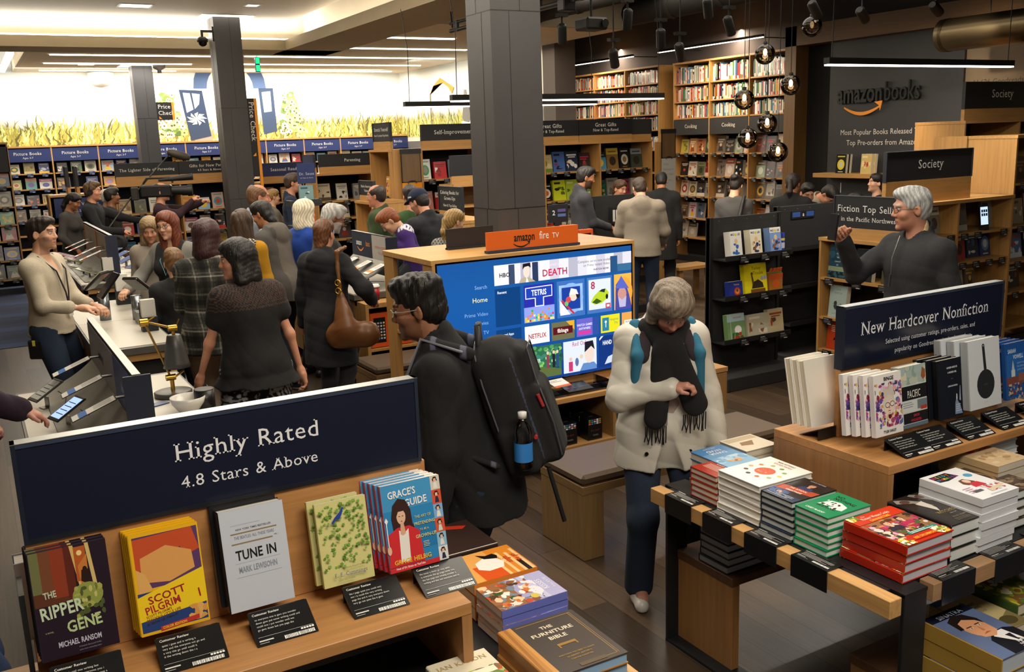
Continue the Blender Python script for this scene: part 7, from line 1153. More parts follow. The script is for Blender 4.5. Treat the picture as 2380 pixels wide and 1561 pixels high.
for k in range(4): b = MB(); b.box((0, 0, 0), (.022, .12, .16), ('#26409a', '#2c4aa8', '#223a8a', '#3050b0')[k], 'gloss'); b.box((-.001, -.001, .09), (.023, 0, .11), '#e0c83a'); b.box((-.001, -.001, .02), (.023, 0, .07), '#c9c6d8'); o = b.build('slim_book', None, (6.3+.024*k, 6.2, 1.101)); tag(o, 'slim blue book on the end of the second rack, %s of four' % ORD[k], 'book', 'slim blue books on the second rack')
# framed devices on the pegboard stand
for k in range(2): b = MB(); b.box((0, 0, 0), (.03, .08, .2), '#26262a', 'gloss'); b.box((-.001, -.001, .03), (.031, 0, .17), '#c0bdb6'); o = b.build('boxed_device', None, (6.78+.045*k, 9.38, 1.12)); tag(o, 'slim boxed device on the pegboard, %s' % ('left', 'right')[k], 'box')
b = MB(); b.box((0, 0, 0), (.26, .05, .22), '#202024', 'gloss'); b.box((.01, -.001, .02), (.25, 0, .13), '#5a6a64'); b.box((.14, -.0015, .02), (.24, 0, .07), '#7a8a2a'); b.box((.02, -.0015, .16), (.16, 0, .18), '#a9a6b0'); o = b.build('boxed_game', None, (6.9, 9.4, 1.13)); tag(o, 'wide dark box with a stadium picture on the pegboard stand', 'box')
b = MB(); b.box((0, 0, 0), (.24, .02, .19), '#17171a'); b.text('2', (.06, -.001, .08), (1, 0, 0), (0, 0, 1), .07, '#c9c9d0', 'bold'); b.box((.11, -.001, .11), (.21, 0, .14), '#5a4a8a'); b.box((.11, -.001, .06), (.21, 0, .09), '#4a6a9a'); o = b.build('small_sign', None, (5.25, 8.4, 1.3)); tag(o, 'small dark sign with a number right of the large column', 'sign')
h = MB(); h.box((.08, .0, -1.3), (.16, .02, 0), '#17171a'); h.build('sign_post', o)
for k in range(2): obox_((5.32+.2*k, 8.25-.02*k, .98-.06*k), 0, ('orange tablet box beside the large column, behind the television', 'second orange tablet box right of the column')[k])
counter('dark sales counter behind the television cabinet, under the orange boxes', 5.1, 5.85, 8.1, 9.0, .9, '#141312')
# ---------- upper shelves of spines ----------
SP = ['#e6e2d8', '#d8d2c4', '#b23a2c', '#c9552a', '#d9a23a', '#2a3a5a', '#3a6a8a', '#8a2424', '#1d1c1e', '#c9c4b4', '#7a9a8a', '#e0d8a0', '#d8b0a0', '#4a7a4a', '#e6e6e2', '#cfcabc', '#b03a4a', '#5a4a3a', '#d2622a', '#efece4', '#6a8aa8', '#dcd6c8']
def spine_row(o, a, w, z, hmax, seed, fn, wmin=.018, wmax=.036, depth=.12):
    r = random.Random(seed); u = .03; i = 0
    while u < w-.05:
        t = r.uniform(wmin, wmax); h = hmax*r.uniform(.78, .97); c = r.choice(SP); fn(u, t, h, c, i, r); u += t+.0012; i += 1
        if r.random() < .012: u += .03
    return i
def spines(case, o, a, w, z, hmax, seed, row):
    def one(u, t, h, c, i, r):
        b = MB(); b.box((0, 0, 0), (t, .15, h), c, 'gloss'); b.box((0.001, .004, h), (t-.001, .148, h+.0006), '#d8d0bf', 'matte'); c2 = r.choice(SP)
        k = r.randrange(4)
        if k == 0: b.box((t*.25, -.0006, h*.25), (t*.75, 0, h*.8), c2)
        elif k == 1: b.box((0, -.0006, h*.72), (t, 0, h*.86), c2); b.box((t*.3, -.0006, h*.15), (t*.7, 0, h*.55), c2)
        elif k == 2: b.box((t*.35, -.0006, h*.1), (t*.65, 0, h*.9), c2)
        else: b.box((0, -.0006, 0), (t, 0, h*.2), c2)
        q = b.build('shelved_book', None, rot2(o, a, u, .05, z), (0, 0, a)); tag(q, '%s spine, %s on the %s shelf, %s' % (cname(c), ORD[min(i, 49)], row, case), 'book', 'spines on the upper cooking shelves')
    spine_row(o, a, w, z, hmax, seed, one)
for k in range(3):
    for j, z in enumerate((2.98, 2.69, 2.42)): spines('%s cooking bay' % ORD[k], (CO[0], CO[1]-.907*k, 0), R_Y, .907, z, (.29, .245, .23)[j], 700+k*5+j, ('topmost', 'middle upper', 'lower upper')[j])
b = MB()
for k in range(3):
    for j, z in enumerate((3.05, 2.78, 2.52, 2.25, 1.9)):
        o_ = (10.66, 16.3-.983*k, 0)
        def many(u, t, h, c, i, r):
            p = rot2(o_, R_Y, u, .05, z); b.box((p[0], p[1]-t, p[2]), (p[0]+.15, p[1], p[2]+h), c, 'gloss'); c2 = r.choice(SP); b.box((p[0]-.001, p[1]-t*.7, p[2]+h*.2), (p[0], p[1]-t*.3, p[2]+h*.8), c2)
        spine_row(o_, R_Y, .983, z, .24, 760+k*7+j, many, .016, .032)
tag(b.build('far_book_spines'), 'hundreds of coloured spines filling the far right bookcase', 'books', kind='stuff')
# spinner rack by the parenting case
e = empty('spinner_rack', 'dark spinner rack with a blue sign and picture books', 'rack', (3.55, 11.3, 0)); b = MB(); b.tube([(0, 0, 0), (0, 0, 1.6)], .02, '#1c1c1e'); b.lathe([(.001, 0), (.25, 0), (.25, .03), (.001, .04)], col='#1c1c1e'); b.build('post', e)
b = MB(); b.box((-.1, -.16, 1.74), (.12, -.14, 1.98), '#1b2a5c'); b.text('Dr. Seuss', (.01, -.161, 1.84), (1, 0, 0), (0, 0, 1), .045, '#b9c0d8', 'serif'); b.text('4.5 Stars & Above', (.01, -.161, 1.8), (1, 0, 0), (0, 0, 1), .02, '#b9c0d8', 'serif'); b.tube([(0, 0, 1.6), (0, -.14, 1.8)], .01, '#1c1c1e'); b.build('top_sign', e)
for k, z in enumerate((1.5, 1.2, .9, .6)): b = MB(); b.box((-.14, -.2, z-.03), (.14, -.05, z), '#202123'); b.box((-.14, -.205, z), (.14, -.2, z+.05), '#202123'); b.box((-.2, -.1, z-.03), (-.14, .1, z+.04), '#26282c'); b.box((.14, -.1, z-.03), (.2, .1, z+.04), '#26282c'); b.build('pocket', e)
for k, (z, cs, lb) in enumerate(((1.5, '7a9aa0,d8dcd8,3a5a60', 'teal picture book in the top pocket of the spinner rack'), (1.2, 'd2501e,e6e2da,2a2a2c', 'orange picture book in the second pocket of the spinner rack'), (.9, 'd8c42a,5a5a2a,e6dca0', 'yellow picture book in the third pocket of the spinner rack'), (.6, '3a6ab0,d8dce2,1d3a6a', 'blue picture book in the lowest pocket of the spinner rack'))): facebook((3.46, 11.14, z), 0, .17, .22, .03, ['#'+x for x in cs.split(',')], 800+k, lb, .06)
# low oak stool in the aisle by the cooking case
e = empty('oak_stool', 'low oak bench in the aisle before the cooking shelves', 'bench', (8.0, 9.6, 0)); b = MB(); b.box((0, 0, .4), (.6, .35, .44), OAK, 'wx'); b.build('top_board', e)
for x in (.03, .51):
    for y in (.03, .26): b = MB(); b.box((x, y, 0), (x+.06, y+.06, .4), '#9b7344', 'wz'); b.build('leg', e)
# ---------- people: bodies and clothes grown as smooth surfaces over posed skeletons ----------
def A(*p): return np.array(p, np.float32)
def sdf(prims, res, warp=None):
    lo = np.full(3, 9., np.float32); hi = -lo
    for p in prims:
        if p[0] == 'c': _, a, b, ra, rb, k = p[:6]; r = max(ra, rb); lo = np.minimum(lo, np.minimum(a, b)-r); hi = np.maximum(hi, np.maximum(a, b)+r)
        elif p[0] in ('e', 'b'): r = max(p[3])*(1.5 if p[0] == 'b' else 1); lo = np.minimum(lo, p[1]-r); hi = np.maximum(hi, p[1]+r)
    lo = lo-.03; n = np.ceil((hi+.03-lo)/res).astype(int)+1
    D = np.full(n, .2, np.float32); ax = [lo[i]+res*np.arange(n[i], dtype=np.float32) for i in range(3)]
    for p in prims:
        t = p[0]
        if t == 'h':     # keep the side the normal points away from
            _, q, nn = p[:3]; k = p[3] if len(p) > 3 else 0; d = (ax[0]-q[0])[:, None, None]*nn[0]+(ax[1]-q[1])[None, :, None]*nn[1]+(ax[2]-q[2])[None, None]*nn[2]
            D = np.maximum(D, d); continue
        if t in ('c', 'sc'): a, b, r = p[1], p[2], max(p[3], p[4]); k = p[5]; l = np.minimum(a, b)-r; h = np.maximum(a, b)+r
        else: a = p[1]; r = max(p[3])*(1.7 if t == 'b' else 1); k = p[4]; l = a-r; h = a+r
        mg = abs(k)+.035; i0 = np.maximum(0, ((l-mg-lo)/res).astype(int)); i1 = np.minimum(n, ((h+mg-lo)/res).astype(int)+2)
        if (i1 <= i0).any(): continue
        s_ = tuple(slice(i0[i], i1[i]) for i in range(3)); X = ax[0][s_[0]][:, None, None]; Y = ax[1][s_[1]][None, :, None]; Z = ax[2][s_[2]][None, None]
        if t in ('c', 'sc'):
            fl = p[6] if len(p) > 6 else None; d_ = b-a; L2 = max(float(d_@d_), 1e-9); T = np.clip(((X-a[0])*d_[0]+(Y-a[1])*d_[1]+(Z-a[2])*d_[2])/L2, 0, 1)
            PX, PY, PZ = X-a[0]-T*d_[0], Y-a[1]-T*d_[1], Z-a[2]-T*d_[2]; q = PX*PX+PY*PY+PZ*PZ
            if fl is not None: nn, f = fl; dn = PX*nn[0]+PY*nn[1]+PZ*nn[2]; q = q+dn*dn*(f*f-1)
            d = np.sqrt(q)-(p[3]+(p[4]-p[3])*T)
        else:
            R_ = p[2]; PX, PY, PZ = X-a[0], Y-a[1], Z-a[2]
            if R_ is not None: PX, PY, PZ = [PX*R_[0, j]+PY*R_[1, j]+PZ*R_[2, j] for j in range(3)]
            if t == 'b':
                q = [np.abs(v)-(hh-p[5]) for v, hh in zip((PX, PY, PZ), p[3])]; d = np.sqrt(np.maximum(q[0], 0)**2+np.maximum(q[1], 0)**2+np.maximum(q[2], 0)**2)+np.minimum(np.maximum(np.maximum(q[0], q[1]), q[2]), 0)-p[5]
            else:
             ra, rb, rc = p[3]; k0 = np.sqrt((PX/ra)**2+(PY/rb)**2+(PZ/rc)**2); k1 = np.sqrt((PX/ra**2)**2+(PY/rb**2)**2+(PZ/rc**2)**2)+1e-6; d = k0*(k0-1)/k1
        O = D[s_]
        if t[0] == 's': h_ = np.maximum(k-np.abs(O+d), 0)/max(k, 1e-6); D[s_] = np.maximum(O, -d)+h_*h_*k*.25
        else: h_ = np.maximum(k-np.abs(O-d), 0)/max(k, 1e-6); D[s_] = np.minimum(O, d)-h_*h_*k*.25
    if warp is not None: D = D+warp(ax[0][:, None, None], ax[1][None, :, None], ax[2][None, None])
    D[0] = D[-1] = .1; D[:, 0] = D[:, -1] = .1; D[:, :, 0] = D[:, :, -1] = .1
    I = D < 0
    c = [I[i:n[0]-1+i, j:n[1]-1+j, k:n[2]-1+k] for i in (0, 1) for j in (0, 1) for k in (0, 1)]
    sm = sum(x.astype(np.int8) for x in c); act = np.argwhere((sm > 0) & (sm < 8))
    if len(act) == 0: return np.zeros((0, 3)), np.zeros((0, 4), int)
    idx = np.full(n-1, -1, np.int32); idx[tuple(act.T)] = np.arange(len(act))
    off = np.array([(i, j, k) for i in (0, 1) for j in (0, 1) for k in (0, 1)]); val = np.stack([D[tuple((act+o).T)] for o in off], 1)
    P = np.zeros((len(act), 3)); cnt = np.zeros(len(act))
    for e0 in range(8):
        for bit in (1, 2, 4):
            if e0 & bit: continue
            e1 = e0 | bit; va, vb = val[:, e0], val[:, e1]; m_ = (va < 0) != (vb < 0); t = np.where(m_, va/(va-vb+1e-12), 0)
            P += np.where(m_[:, None], off[e0]+t[:, None]*(off[e1]-off[e0]), 0); cnt += m_
    V = lo+res*(act+P/cnt[:, None]); Q = []
    for d in range(3):
        s0 = [slice(None)]*3; s1 = [slice(None)]*3; s0[d] = slice(0, -1); s1[d] = slice(1, None); f0, f1 = I[tuple(s0)], I[tuple(s1)]; E = np.argwhere(f0 != f1); e1, e2 = np.eye(3, dtype=int)[(d+1) % 3], np.eye(3, dtype=int)[(d+2) % 3]
        ok = (E[:, (d+1) % 3] > 0) & (E[:, (d+2) % 3] > 0); E = E[ok]; q = np.stack([idx[tuple((E-e1-e2).T)], idx[tuple((E-e2).T)], idx[tuple(E.T)], idx[tuple((E-e1).T)]], 1); fl = ~f0[tuple(E.T)]; q[fl] = q[fl][:, ::-1]; Q.append(q)
    return V, np.concatenate(Q)
def skinned(name, prims, res, col, mt, parent, warp=None):
    V, Q = sdf(prims, res, warp)
    if len(V) == 0: return None
    me = bpy.data.meshes.new(name); nv, nq = len(V), len(Q); me.vertices.add(nv); me.vertices.foreach_set('co', V.astype('f').ravel()); me.loops.add(nq*4); me.loops.foreach_set('vertex_index', Q.astype('i').ravel()); me.polygons.add(nq)
    me.polygons.foreach_set('loop_start', np.arange(0, nq*4, 4, dtype='i')); me.polygons.foreach_set('loop_total', np.full(nq, 4, 'i')); me.polygons.foreach_set('use_smooth', np.ones(nq, bool)); me.update(calc_edges=True)
    C = col(V) if callable(col) else np.tile(np.array(lin(col)), (nv, 1)); at = me.attributes.new('Col', 'FLOAT_COLOR', 'POINT'); at.data.foreach_set('color', np.concatenate([C, np.ones((nv, 1))], 1).astype('f').ravel())
    me.materials.append(mat(mt)); o = bpy.data.objects.new(name, me); COL.objects.link(o); o.parent = parent; return o
def folds(amp, seed, f=14):
    r = np.random.RandomState(seed); ks = r.randn(6, 3)*np.array((1, 1, .7))*f; ph = r.rand(6)*6.3
    def w_(x, y, z):
        d = 0
        for i, (k, p) in enumerate(zip(ks, ph)):
            q = np.sin(k[0]*x+k[1]*y+k[2]*z+p+1.5*np.sin(6*z+p)+.8*np.sin(9*x-4*y+p)); d = d+(q if i < 3 else 1.1-2*np.abs(q)**.7)
        return (d*amp*.3).astype(np.float32)
    return w_
def rx(a): c, s_ = math.cos(a), math.sin(a); return np.array(((1, 0, 0), (0, c, -s_), (0, s_, c)))
def ry(a): c, s_ = math.cos(a), math.sin(a); return np.array(((c, 0, s_), (0, 1, 0), (-s_, 0, c)))
def rz(a): c, s_ = math.cos(a), math.sin(a); return np.array(((c, -s_, 0), (s_, c, 0), (0, 0, 1)))
def ik(a, b, l1, l2, pole):
    d = b-a; L = np.linalg.norm(d); 
    if L > (l1+l2)*.995: b = a+d*((l1+l2)*.995/L); d = b-a; L = np.linalg.norm(d)
    u = d/L; x = (l1*l1-l2*l2+L*L)/(2*L); h = math.sqrt(max(l1*l1-x*x, 0)); p = pole-u*(pole@u); p = p/max(np.linalg.norm(p), 1e-6); return a+u*x+p*h, b
def mix(C, m_, c, t=1): C[m_] = C[m_]*(1-t)+np.array(lin(c))*t
SKINS = dict(fair='#c98d70', pale='#d2a083', tan='#a9714f', brown='#8a5a3e')
def person(label, x, y, h, face, skin='fair', hair=('short', '#2a1c14'), top=None, bottom=None, shoe='#1b1b1d', lean=0, side=0, head=(0, 0, 0), rh=None, lh=None, relb=None, lelb=None, feet=None, fem=False, res=.009, beard=None, glasses=None, wide=1.0, curl=(.5, .5), twist=0, group=None, z0=0, hres=None, cat='person'):
    """face: 0 = back to the camera, 90 = turned to the right of the picture, 180 = towards the camera"""
    f = math.radians(face); dx = .49*math.cos(f)+.87*math.sin(f); dy = .87*math.cos(f)-.49*math.sin(f)
    e = empty('person', label, cat, (x, y, z0), math.atan2(-dx, dy), group); s_ = h/1.75
    B = rz(math.radians(-twist))@ry(math.radians(side))@rx(math.radians(-lean)); piv = A(0, 0, .93)*s_
    def up(*p): return (piv+B@(A(*p)*s_-piv)).astype(np.float32)
    sh = (.148 if fem else .172)*wide; hp = .095
    neck = up(0, -.01, 1.47); HC = up(0, .03, 1.625)
    Hm = B@rz(math.radians(-head[0]))@ry(math.radians(head[2]))@rx(math.radians(-head[1])); hs = .97*s_ if h > 1.5 else .225/.24*1.0
    HC = (up(0, .0, 1.49)+Hm@A(0, .025, .135)*hs).astype(np.float32)
    def H(*p): return (HC+Hm@(A(*p)*hs)).astype(np.float32)
    S_ = {}; W_ = {}; E_ = {}
    for sd, tgt, pole in ((1, rh, relb), (-1, lh, lelb)):
        S0 = up(sd*sh, -.01, 1.398); t = A(*tgt)*s_ if tgt is not None else up(sd*(sh+.055), .06, .86)
        po = A(*(pole if pole is not None else (sd*.5, -.8, -.35))); E0, W0 = ik(S0, t, .285*s_, .25*s_, po); S_[sd], E_[sd], W_[sd] = S0, E0.astype(np.float32), W0.astype(np.float32)
    K_ = {}; F_ = {}; Hp = {}
    for sd in (1, -1):
        ft = A(*(feet[0] if sd == 1 else feet[1]))*s_ if feet else A(sd*.11, 0, .085)*s_
        if len(ft) == 2: ft = A(ft[0], ft[1], .085*s_)
        Hp[sd] = A(sd*hp, 0, .91)*s_; k, ft = ik(Hp[sd], ft, .43*s_, .43*s_, A(sd*.1, 1, 0)); K_[sd], F_[sd] = k.astype(np.float32), ft.astype(np.float32)
    fl = (B@A(0, 1, 0), 1.5 if not fem else 1.42); w = wide
    def torso(t, k=.05):
        bw = w*(.94 if fem else 1)
        P = [('c', up(0, 0, .95), up(0, .0, 1.06), (.165 if fem else .155)*w*s_+t, (.132 if fem else .145)*w*s_+t, k, fl), ('c', up(0, 0, 1.06), up(0, .0, 1.27), (.132 if fem else .145)*w*s_+t, .165*bw*s_+t, k, fl), ('c', up(-.075*w, -.0, 1.345), up(.075*w, -.0, 1.345), .088*s_+t, .088*s_+t, k)]+[('c', up(q*.035, -.02, 1.445), up(q*(sh-.01), -.012, 1.395), .042*s_+t*.8, .048*s_+t*.8, k) for q in (-1, 1)]
        if fem: P += [('e', up(sd*.075, .085, 1.26), None, (.062*s_+t*.6,)*3, .05) for sd in (1, -1)]
        return P
    def arm(sd, t, end=1.0, k=.03):
        W1 = E_[sd]+(W_[sd]-E_[sd])*end; P = [('c', up(sd*(sh-.05), -.01, 1.39), S_[sd], .055*s_+t, .05*s_+t, k), ('c', S_[sd], E_[sd], .046*s_+t, .037*s_+t, k)]
        if end > 0: P += [('c', E_[sd], W1, .038*s_+t, (.038-.013*end)*s_+t, k)]
        return P
    def leg(sd, t, end=1.0, flare=0, k=.035):
        F1 = K_[sd]+(F_[sd]-K_[sd])*end; return [('c', Hp[sd]+A(0, 0, .02), K_[sd], .088*w*s_+t, .056*s_+t, k), ('c', K_[sd], F1, .058*s_+t, .04*s_+t+flare, k)]
    # --- body: one continuous skin
    hr = hres or min(res, .0065); P = torso(-.012)+[('c', neck, up(0, .0, 1.40), .054*s_, .06*s_, .03), ('c', H(0, -.02, -.05), neck, .055*hs, .054*s_, .03)]
    for sd in (1, -1):
        P += arm(sd, -.008)+leg(sd, -.01)+[('c', F_[sd], F_[sd]+A(0, .1, -.04)*s_, .038*s_, .03*s_, .03)]
        # hand: palm, four fingers, thumb
        fw = W_[sd]-E_[sd]; fw = fw/np.linalg.norm(fw); pn = np.cross(fw, A(0, 0, 1)); pn = pn/max(np.linalg.norm(pn), 1e-3)
        inw = -A(sd, 0, 0)+fw*(sd*fw[0]); inw = inw/max(np.linalg.norm(inw), 1e-3)
        if abs(fw[2]) < .75: inw = A(0, 0, -1)+fw*fw[2]; inw = inw/np.linalg.norm(inw)   # palm turned down or inwards
        ac = np.cross(fw, inw)*sd; cu = curl[0] if sd == 1 else curl[1]; hk = s_*.98; W0 = W_[sd]
        if abs(fw[2]) < .75: ac = -ac
        P += [('c', W0, W0+fw*.03*hk, .027*s_, .03*hk, .02), ('c', W0+fw*.025*hk-ac*.018*hk, W0+fw*.078*hk-ac*.024*hk, .019*hk, .015*hk, .012), ('c', W0+fw*.025*hk+ac*.018*hk, W0+fw*.082*hk+ac*.022*hk, .02*hk, .016*hk, .012), ('c', W0+fw*.03*hk, W0+fw*.085*hk, .021*hk, .016*hk, .012)]
        for i, (o_, L_) in enumerate(((.027, .068), (.009, .077), (-.010, .072), (-.027, .056))):
            p0 = W0+(fw*(.082-.004*abs(i-1.2))+ac*o_)*hk; L_ = L_*hk
            for j, q in enumerate((.42, .33, .25)):
                an = cu*(.75+.25*j+.06*i)*(.7 if j == 0 else 1.15)*sum((1,)*(j+1))/(1 if j == 0 else 1.25); d1 = fw*math.cos(min(an, 2.9))+inw*math.sin(min(an, 2.9)); p1 = p0+d1*L_*q; P.append(('c', p0.astype(np.float32), p1.astype(np.float32), (.0092-.0008*j)*hk, (.0086-.0010*j)*hk, .004)); p0 = p1
        t0 = W0+(fw*.028+ac*.026)*hk; t1 = t0+(fw*.030+ac*.022+inw*.016*(.4+cu))*hk; t2 = t1+(fw*.028+ac*(.006-.012*cu)+inw*.012*(.3+cu))*hk; P += [('c', t0.astype(np.float32), t1.astype(np.float32), .014*hk, .0105*hk, .01), ('c', t1.astype(np.float32), t2.astype(np.float32), .0105*hk, .0085*hk, .004)]
    fj = .93 if fem else 1
    P += [('e', H(0, -.012, .045), Hm, A(.073, .094, .082)*hs, .02), ('e', H(0, .03, -.018), Hm, A(.058, .06, .084)*hs, .03), ('e', H(0, .036, -.068), Hm, A(.047*fj, .046, .042)*hs, .025), ('e', H(0, .078, -.096), Hm, A(.019*fj, .015, .015)*hs, .02), ('c', H(-.034, .081, .034), H(.034, .081, .034), .011*hs, .011*hs, .018)]
    P += [('e', H(q*.037, .06, -.022), Hm, A(.024, .024, .022)*hs, .02) for q in (-1, 1)]+[('se', H(q*.031, .099, .011), Hm, A(.017, .014, .011)*hs, .012) for q in (-1, 1)]+[('e', H(q*.031, .0765, .012), Hm, A(.0135, .0135, .0125)*hs, .003) for q in (-1, 1)]
    P += [('c', H(0, .086, .02), H(0, .104, -.02), .0085*hs, .0112*hs, .012)]+[('e', H(q*.0115, .094, -.026), Hm, A(.0085, .011, .008)*hs, .008) for q in (-1, 1)]+[('c', H(-.016, .081, -.054), H(.016, .081, -.054), .006*hs, .006*hs, .01), ('c', H(0, .085, -.055), H(0, .084, -.063), .0065*hs, .007*hs, .01), ('c', H(-.012, .081, -.064), H(.012, .081, -.064), .0065*hs, .0065*hs, .01)]
    P += [('e', H(q*.075, -.008, .0), Hm@rz(q*.45)@rx(-.15), A(.0075, .02, .032)*hs, .008) for q in (-1, 1)]+[('se', H(q*.083, -.002, .004), Hm@rz(q*.45), A(.005, .009, .016)*hs, .004) for q in (-1, 1)]
    sk = SKINS.get(skin, skin); hc = hair[1]
    def bodycol(V):
        C = np.tile(np.array(lin(sk)), (len(V), 1)); L = ((V-HC)@Hm)/hs; X, Y, Z = L[:, 0], L[:, 1], L[:, 2]; hd = (np.abs(X) < .1) & (np.abs(Y) < .14) & (np.abs(Z) < .15); ax_ = np.abs(X)
        if beard: bm = hd & (Z < -.012-.35*np.maximum(0, .05-Y)) & (Y > -.005) & ~((ax_ < .024) & (np.abs(Z+.058) < .014) & (Y > .07)) & ~((Z > -.042) & (ax_ < .05) & (Y > .045)) ; mix(C, bm, beard[0], beard[1])
        mix(C, hd & (np.hypot(ax_-.036, Z+.025) < .022) & (Y > .05), '#b8553f', .18)
        mix(C, hd & (((ax_/.024)**2+((Z+.0585)/.0105)**2) < 1) & (Y > .076), '#a0544a', .55); mix(C, hd & (np.abs(Z+.0585) < .0016) & (ax_ < .02) & (Y > .08), '#4a1f1c', .8)
        ed = np.sqrt((ax_-.031)**2+(Y-.0765)**2+(Z-.012)**2); mix(C, hd & (ed < .0152) & (Y > .082) & (np.abs(Z-.012) < .0075), '#d9d2cb'); mix(C, hd & (np.hypot(ax_-.031, Z-.012) < .0058) & (Y > .083), '#1e1511'); mix(C, hd & (np.abs(Z-.0205) < .0028) & (np.abs(ax_-.031) < .016) & (Y > .076), '#2a1a14', .8)
        bz = .033+.006*(1-((ax_-.03)/.022)**2); mix(C, hd & (np.abs(Z-bz) < .0048) & (ax_ > .011) & (ax_ < .052) & (Y > .066), hc, .85)
        return C
    skinned('body', P, hr, bodycol, 'skin', e)
    # --- hair
    st = hair[0]; vol = .006
    if st:
        hp_ = [('e', H(0, -.016, .05), Hm, A(.08, .1, .086)*hs, .02)]; cut = []
        if st in ('short', 'crop', 'bald', 'messy'):
            hp_ += [('e', H(0, -.045, -.0), Hm, A(.071, .065, .075)*hs, .02)]
            if st == 'messy': hp_ += [('e', H(.0, .03, .105), Hm, A(.07, .07, .04)*hs, .03), ('e', H(-.02, -.05, .1), Hm, A(.06, .06, .045)*hs, .03)]
            if st == 'short': hp_ += [('e', H(0, .04, .1), Hm, A(.062, .06, .036)*hs, .03)]
            cut = [('se', H(0, .1, -.02), Hm, A(.075, .062, .1)*hs, .01), ('se', H(0, .03, -.075), Hm, A(.095, .075, .075)*hs, .01), ('h', H(0, 0, -.055), Hm@A(0, .25, -.97))]+[('se', H(q*.08, -.004, -.008), Hm, A(.02, .024, .03)*hs, .008) for q in (-1, 1)]
            if st == 'bald': cut += [('se', H(0, .045, .13), Hm, A(.066, .1, .08)*hs, .02)]
        else:
            cut = [('se', H(0, .098, -.03), Hm, A(.058, .066, .108)*hs, .015)]
            hp_ += [('e', H(0, .02, .08), Hm, A(.074, .078, .058)*hs, .03)]
            if st in ('bob', 'curl', 'long', 'wavy'):
                zb = {'bob': -.12, 'curl': -.1, 'wavy': -.2, 'long': -.24}[st]; wd = {'bob': .098, 'curl': .098, 'wavy': .1, 'long': .088}[st]
                hp_ += [('c', H(0, -.045, .03), H(0, -.06, zb*.85), .085*hs, (.085 if st != 'long' else .07)*hs, .03)]+[('c', H(q*.062, -.0, .03), H(q*(wd-.028), -.005+(.03 if st == 'long' else 0), zb), .036*hs, (.046 if st == 'bob' else .036)*hs, .03) for q in (-1, 1)]
                if st == 'bob': hp_ += [('e', H(0, -.02, .06), Hm, A(.092, .105, .09)*hs, .03)]
                if st == 'curl': hp_ += [('e', H(0, .035, .1), Hm, A(.075, .07, .05)*hs, .03), ('e', H(0, -.03, .05), Hm, A(.092, .105, .095)*hs, .03)]
            elif st == 'pony': hp_ += [('e', H(0, -.06, .0), Hm, A(.065, .05, .07)*hs, .02), ('e', H(0, -.108, .03), Hm, A(.024, .02, .024)*hs, .01), ('c', H(0, -.12, .02), H(.01, -.125, -.1), .024*hs, .03*hs, .02), ('c', H(.01, -.125, -.1), H(.01, -.1, -.2), .03*hs, .012*hs, .02)]; cut += [('h', H(0, 0, -.26), Hm@A(0, 0, -1))]
            elif st == 'bun': hp_ += [('e', H(0, -.06, .0), Hm, A(.066, .05, .07)*hs, .02), ('e', H(0, -.105, .085), Hm, A(.048, .042, .042)*hs, .015)]; cut += [('se', H(0, .03, -.085), Hm, A(.095, .07, .07)*hs, .01)]
            elif st == 'low': hp_ += [('e', H(0, -.06, -.02), Hm, A(.068, .055, .08)*hs, .02), ('e', H(0, -.085, -.085), Hm, A(.045, .035, .04)*hs, .02)]; cut += [('se', H(0, .03, -.085), Hm, A(.095, .07, .07)*hs, .01)]
        fq, am = (70, .006) if st in ('curl', 'wavy', 'messy') else (95, .0028); sd_ = int(abs(x*77+y*31)) % 999
        c1 = np.array(lin(hc))
        def hcol(V): t = .5+.5*np.sin(V[:, 0]*210+V[:, 1]*160+6*np.sin(V[:, 2]*30)); return c1[None]*(.7+.6*t[:, None])
        skinned('hair', hp_+cut, max(hr, .005), hcol, 'hair', e, folds(am, sd_, fq*.7))
    # --- clothes
    rc = max(res, .006)
    def pat(base, kind, c2=None, c3=None):
        if not kind: return base
        b0, b1, b2 = np.array(lin(base)), np.array(lin(c2)), np.array(lin(c3 or c2))
        def fn(V):
            C = np.tile(b0, (len(V), 1)); a = np.arctan2(V[:, 1], V[:, 0])*.16*s_/.16+V[:, 0]*.0; u = V[:, 0]+V[:, 1]*.6; z = V[:, 2]
            if kind == 'plaid':
                for q, per in ((u, .105), (z, .125)):
                    t = (q/per) % 1; C[t < .34] *= .45; C[np.abs(t-.62) < .05] += b1*.16; C[np.abs(t-.62) < .018] += b1*.28; C[np.abs(t-.8) < .015] += b1*.12
            elif kind == 'paisley': t = np.sin(u*95+5*np.sin(z*34))*np.sin(z*70+4*np.sin(u*52))+.45*np.sin(u*210+z*160); C[(t > .0) & (np.sin(z*17+3*np.sin(u*21)) > -.55)] = b1
            elif kind == 'dots': C[(np.sin(u*160)*np.sin(z*160)) > .35] = b1
            elif kind == 'lace': m_ = (z > 1.335*s_) & (np.sin(u*330)*np.sin(z*330) > .1); C[m_] = b1
            elif kind == 'split': C[(np.abs(V[:, 0]) < .09*s_)] = b1
            elif kind == 'vest': C[np.abs(V[:, 0]) < .125*s_] = b1
            elif kind == 'hem': C[z < c3h] = b1
            return C
        c3h = top.get('band', 0)*s_ if top else 0
        return fn
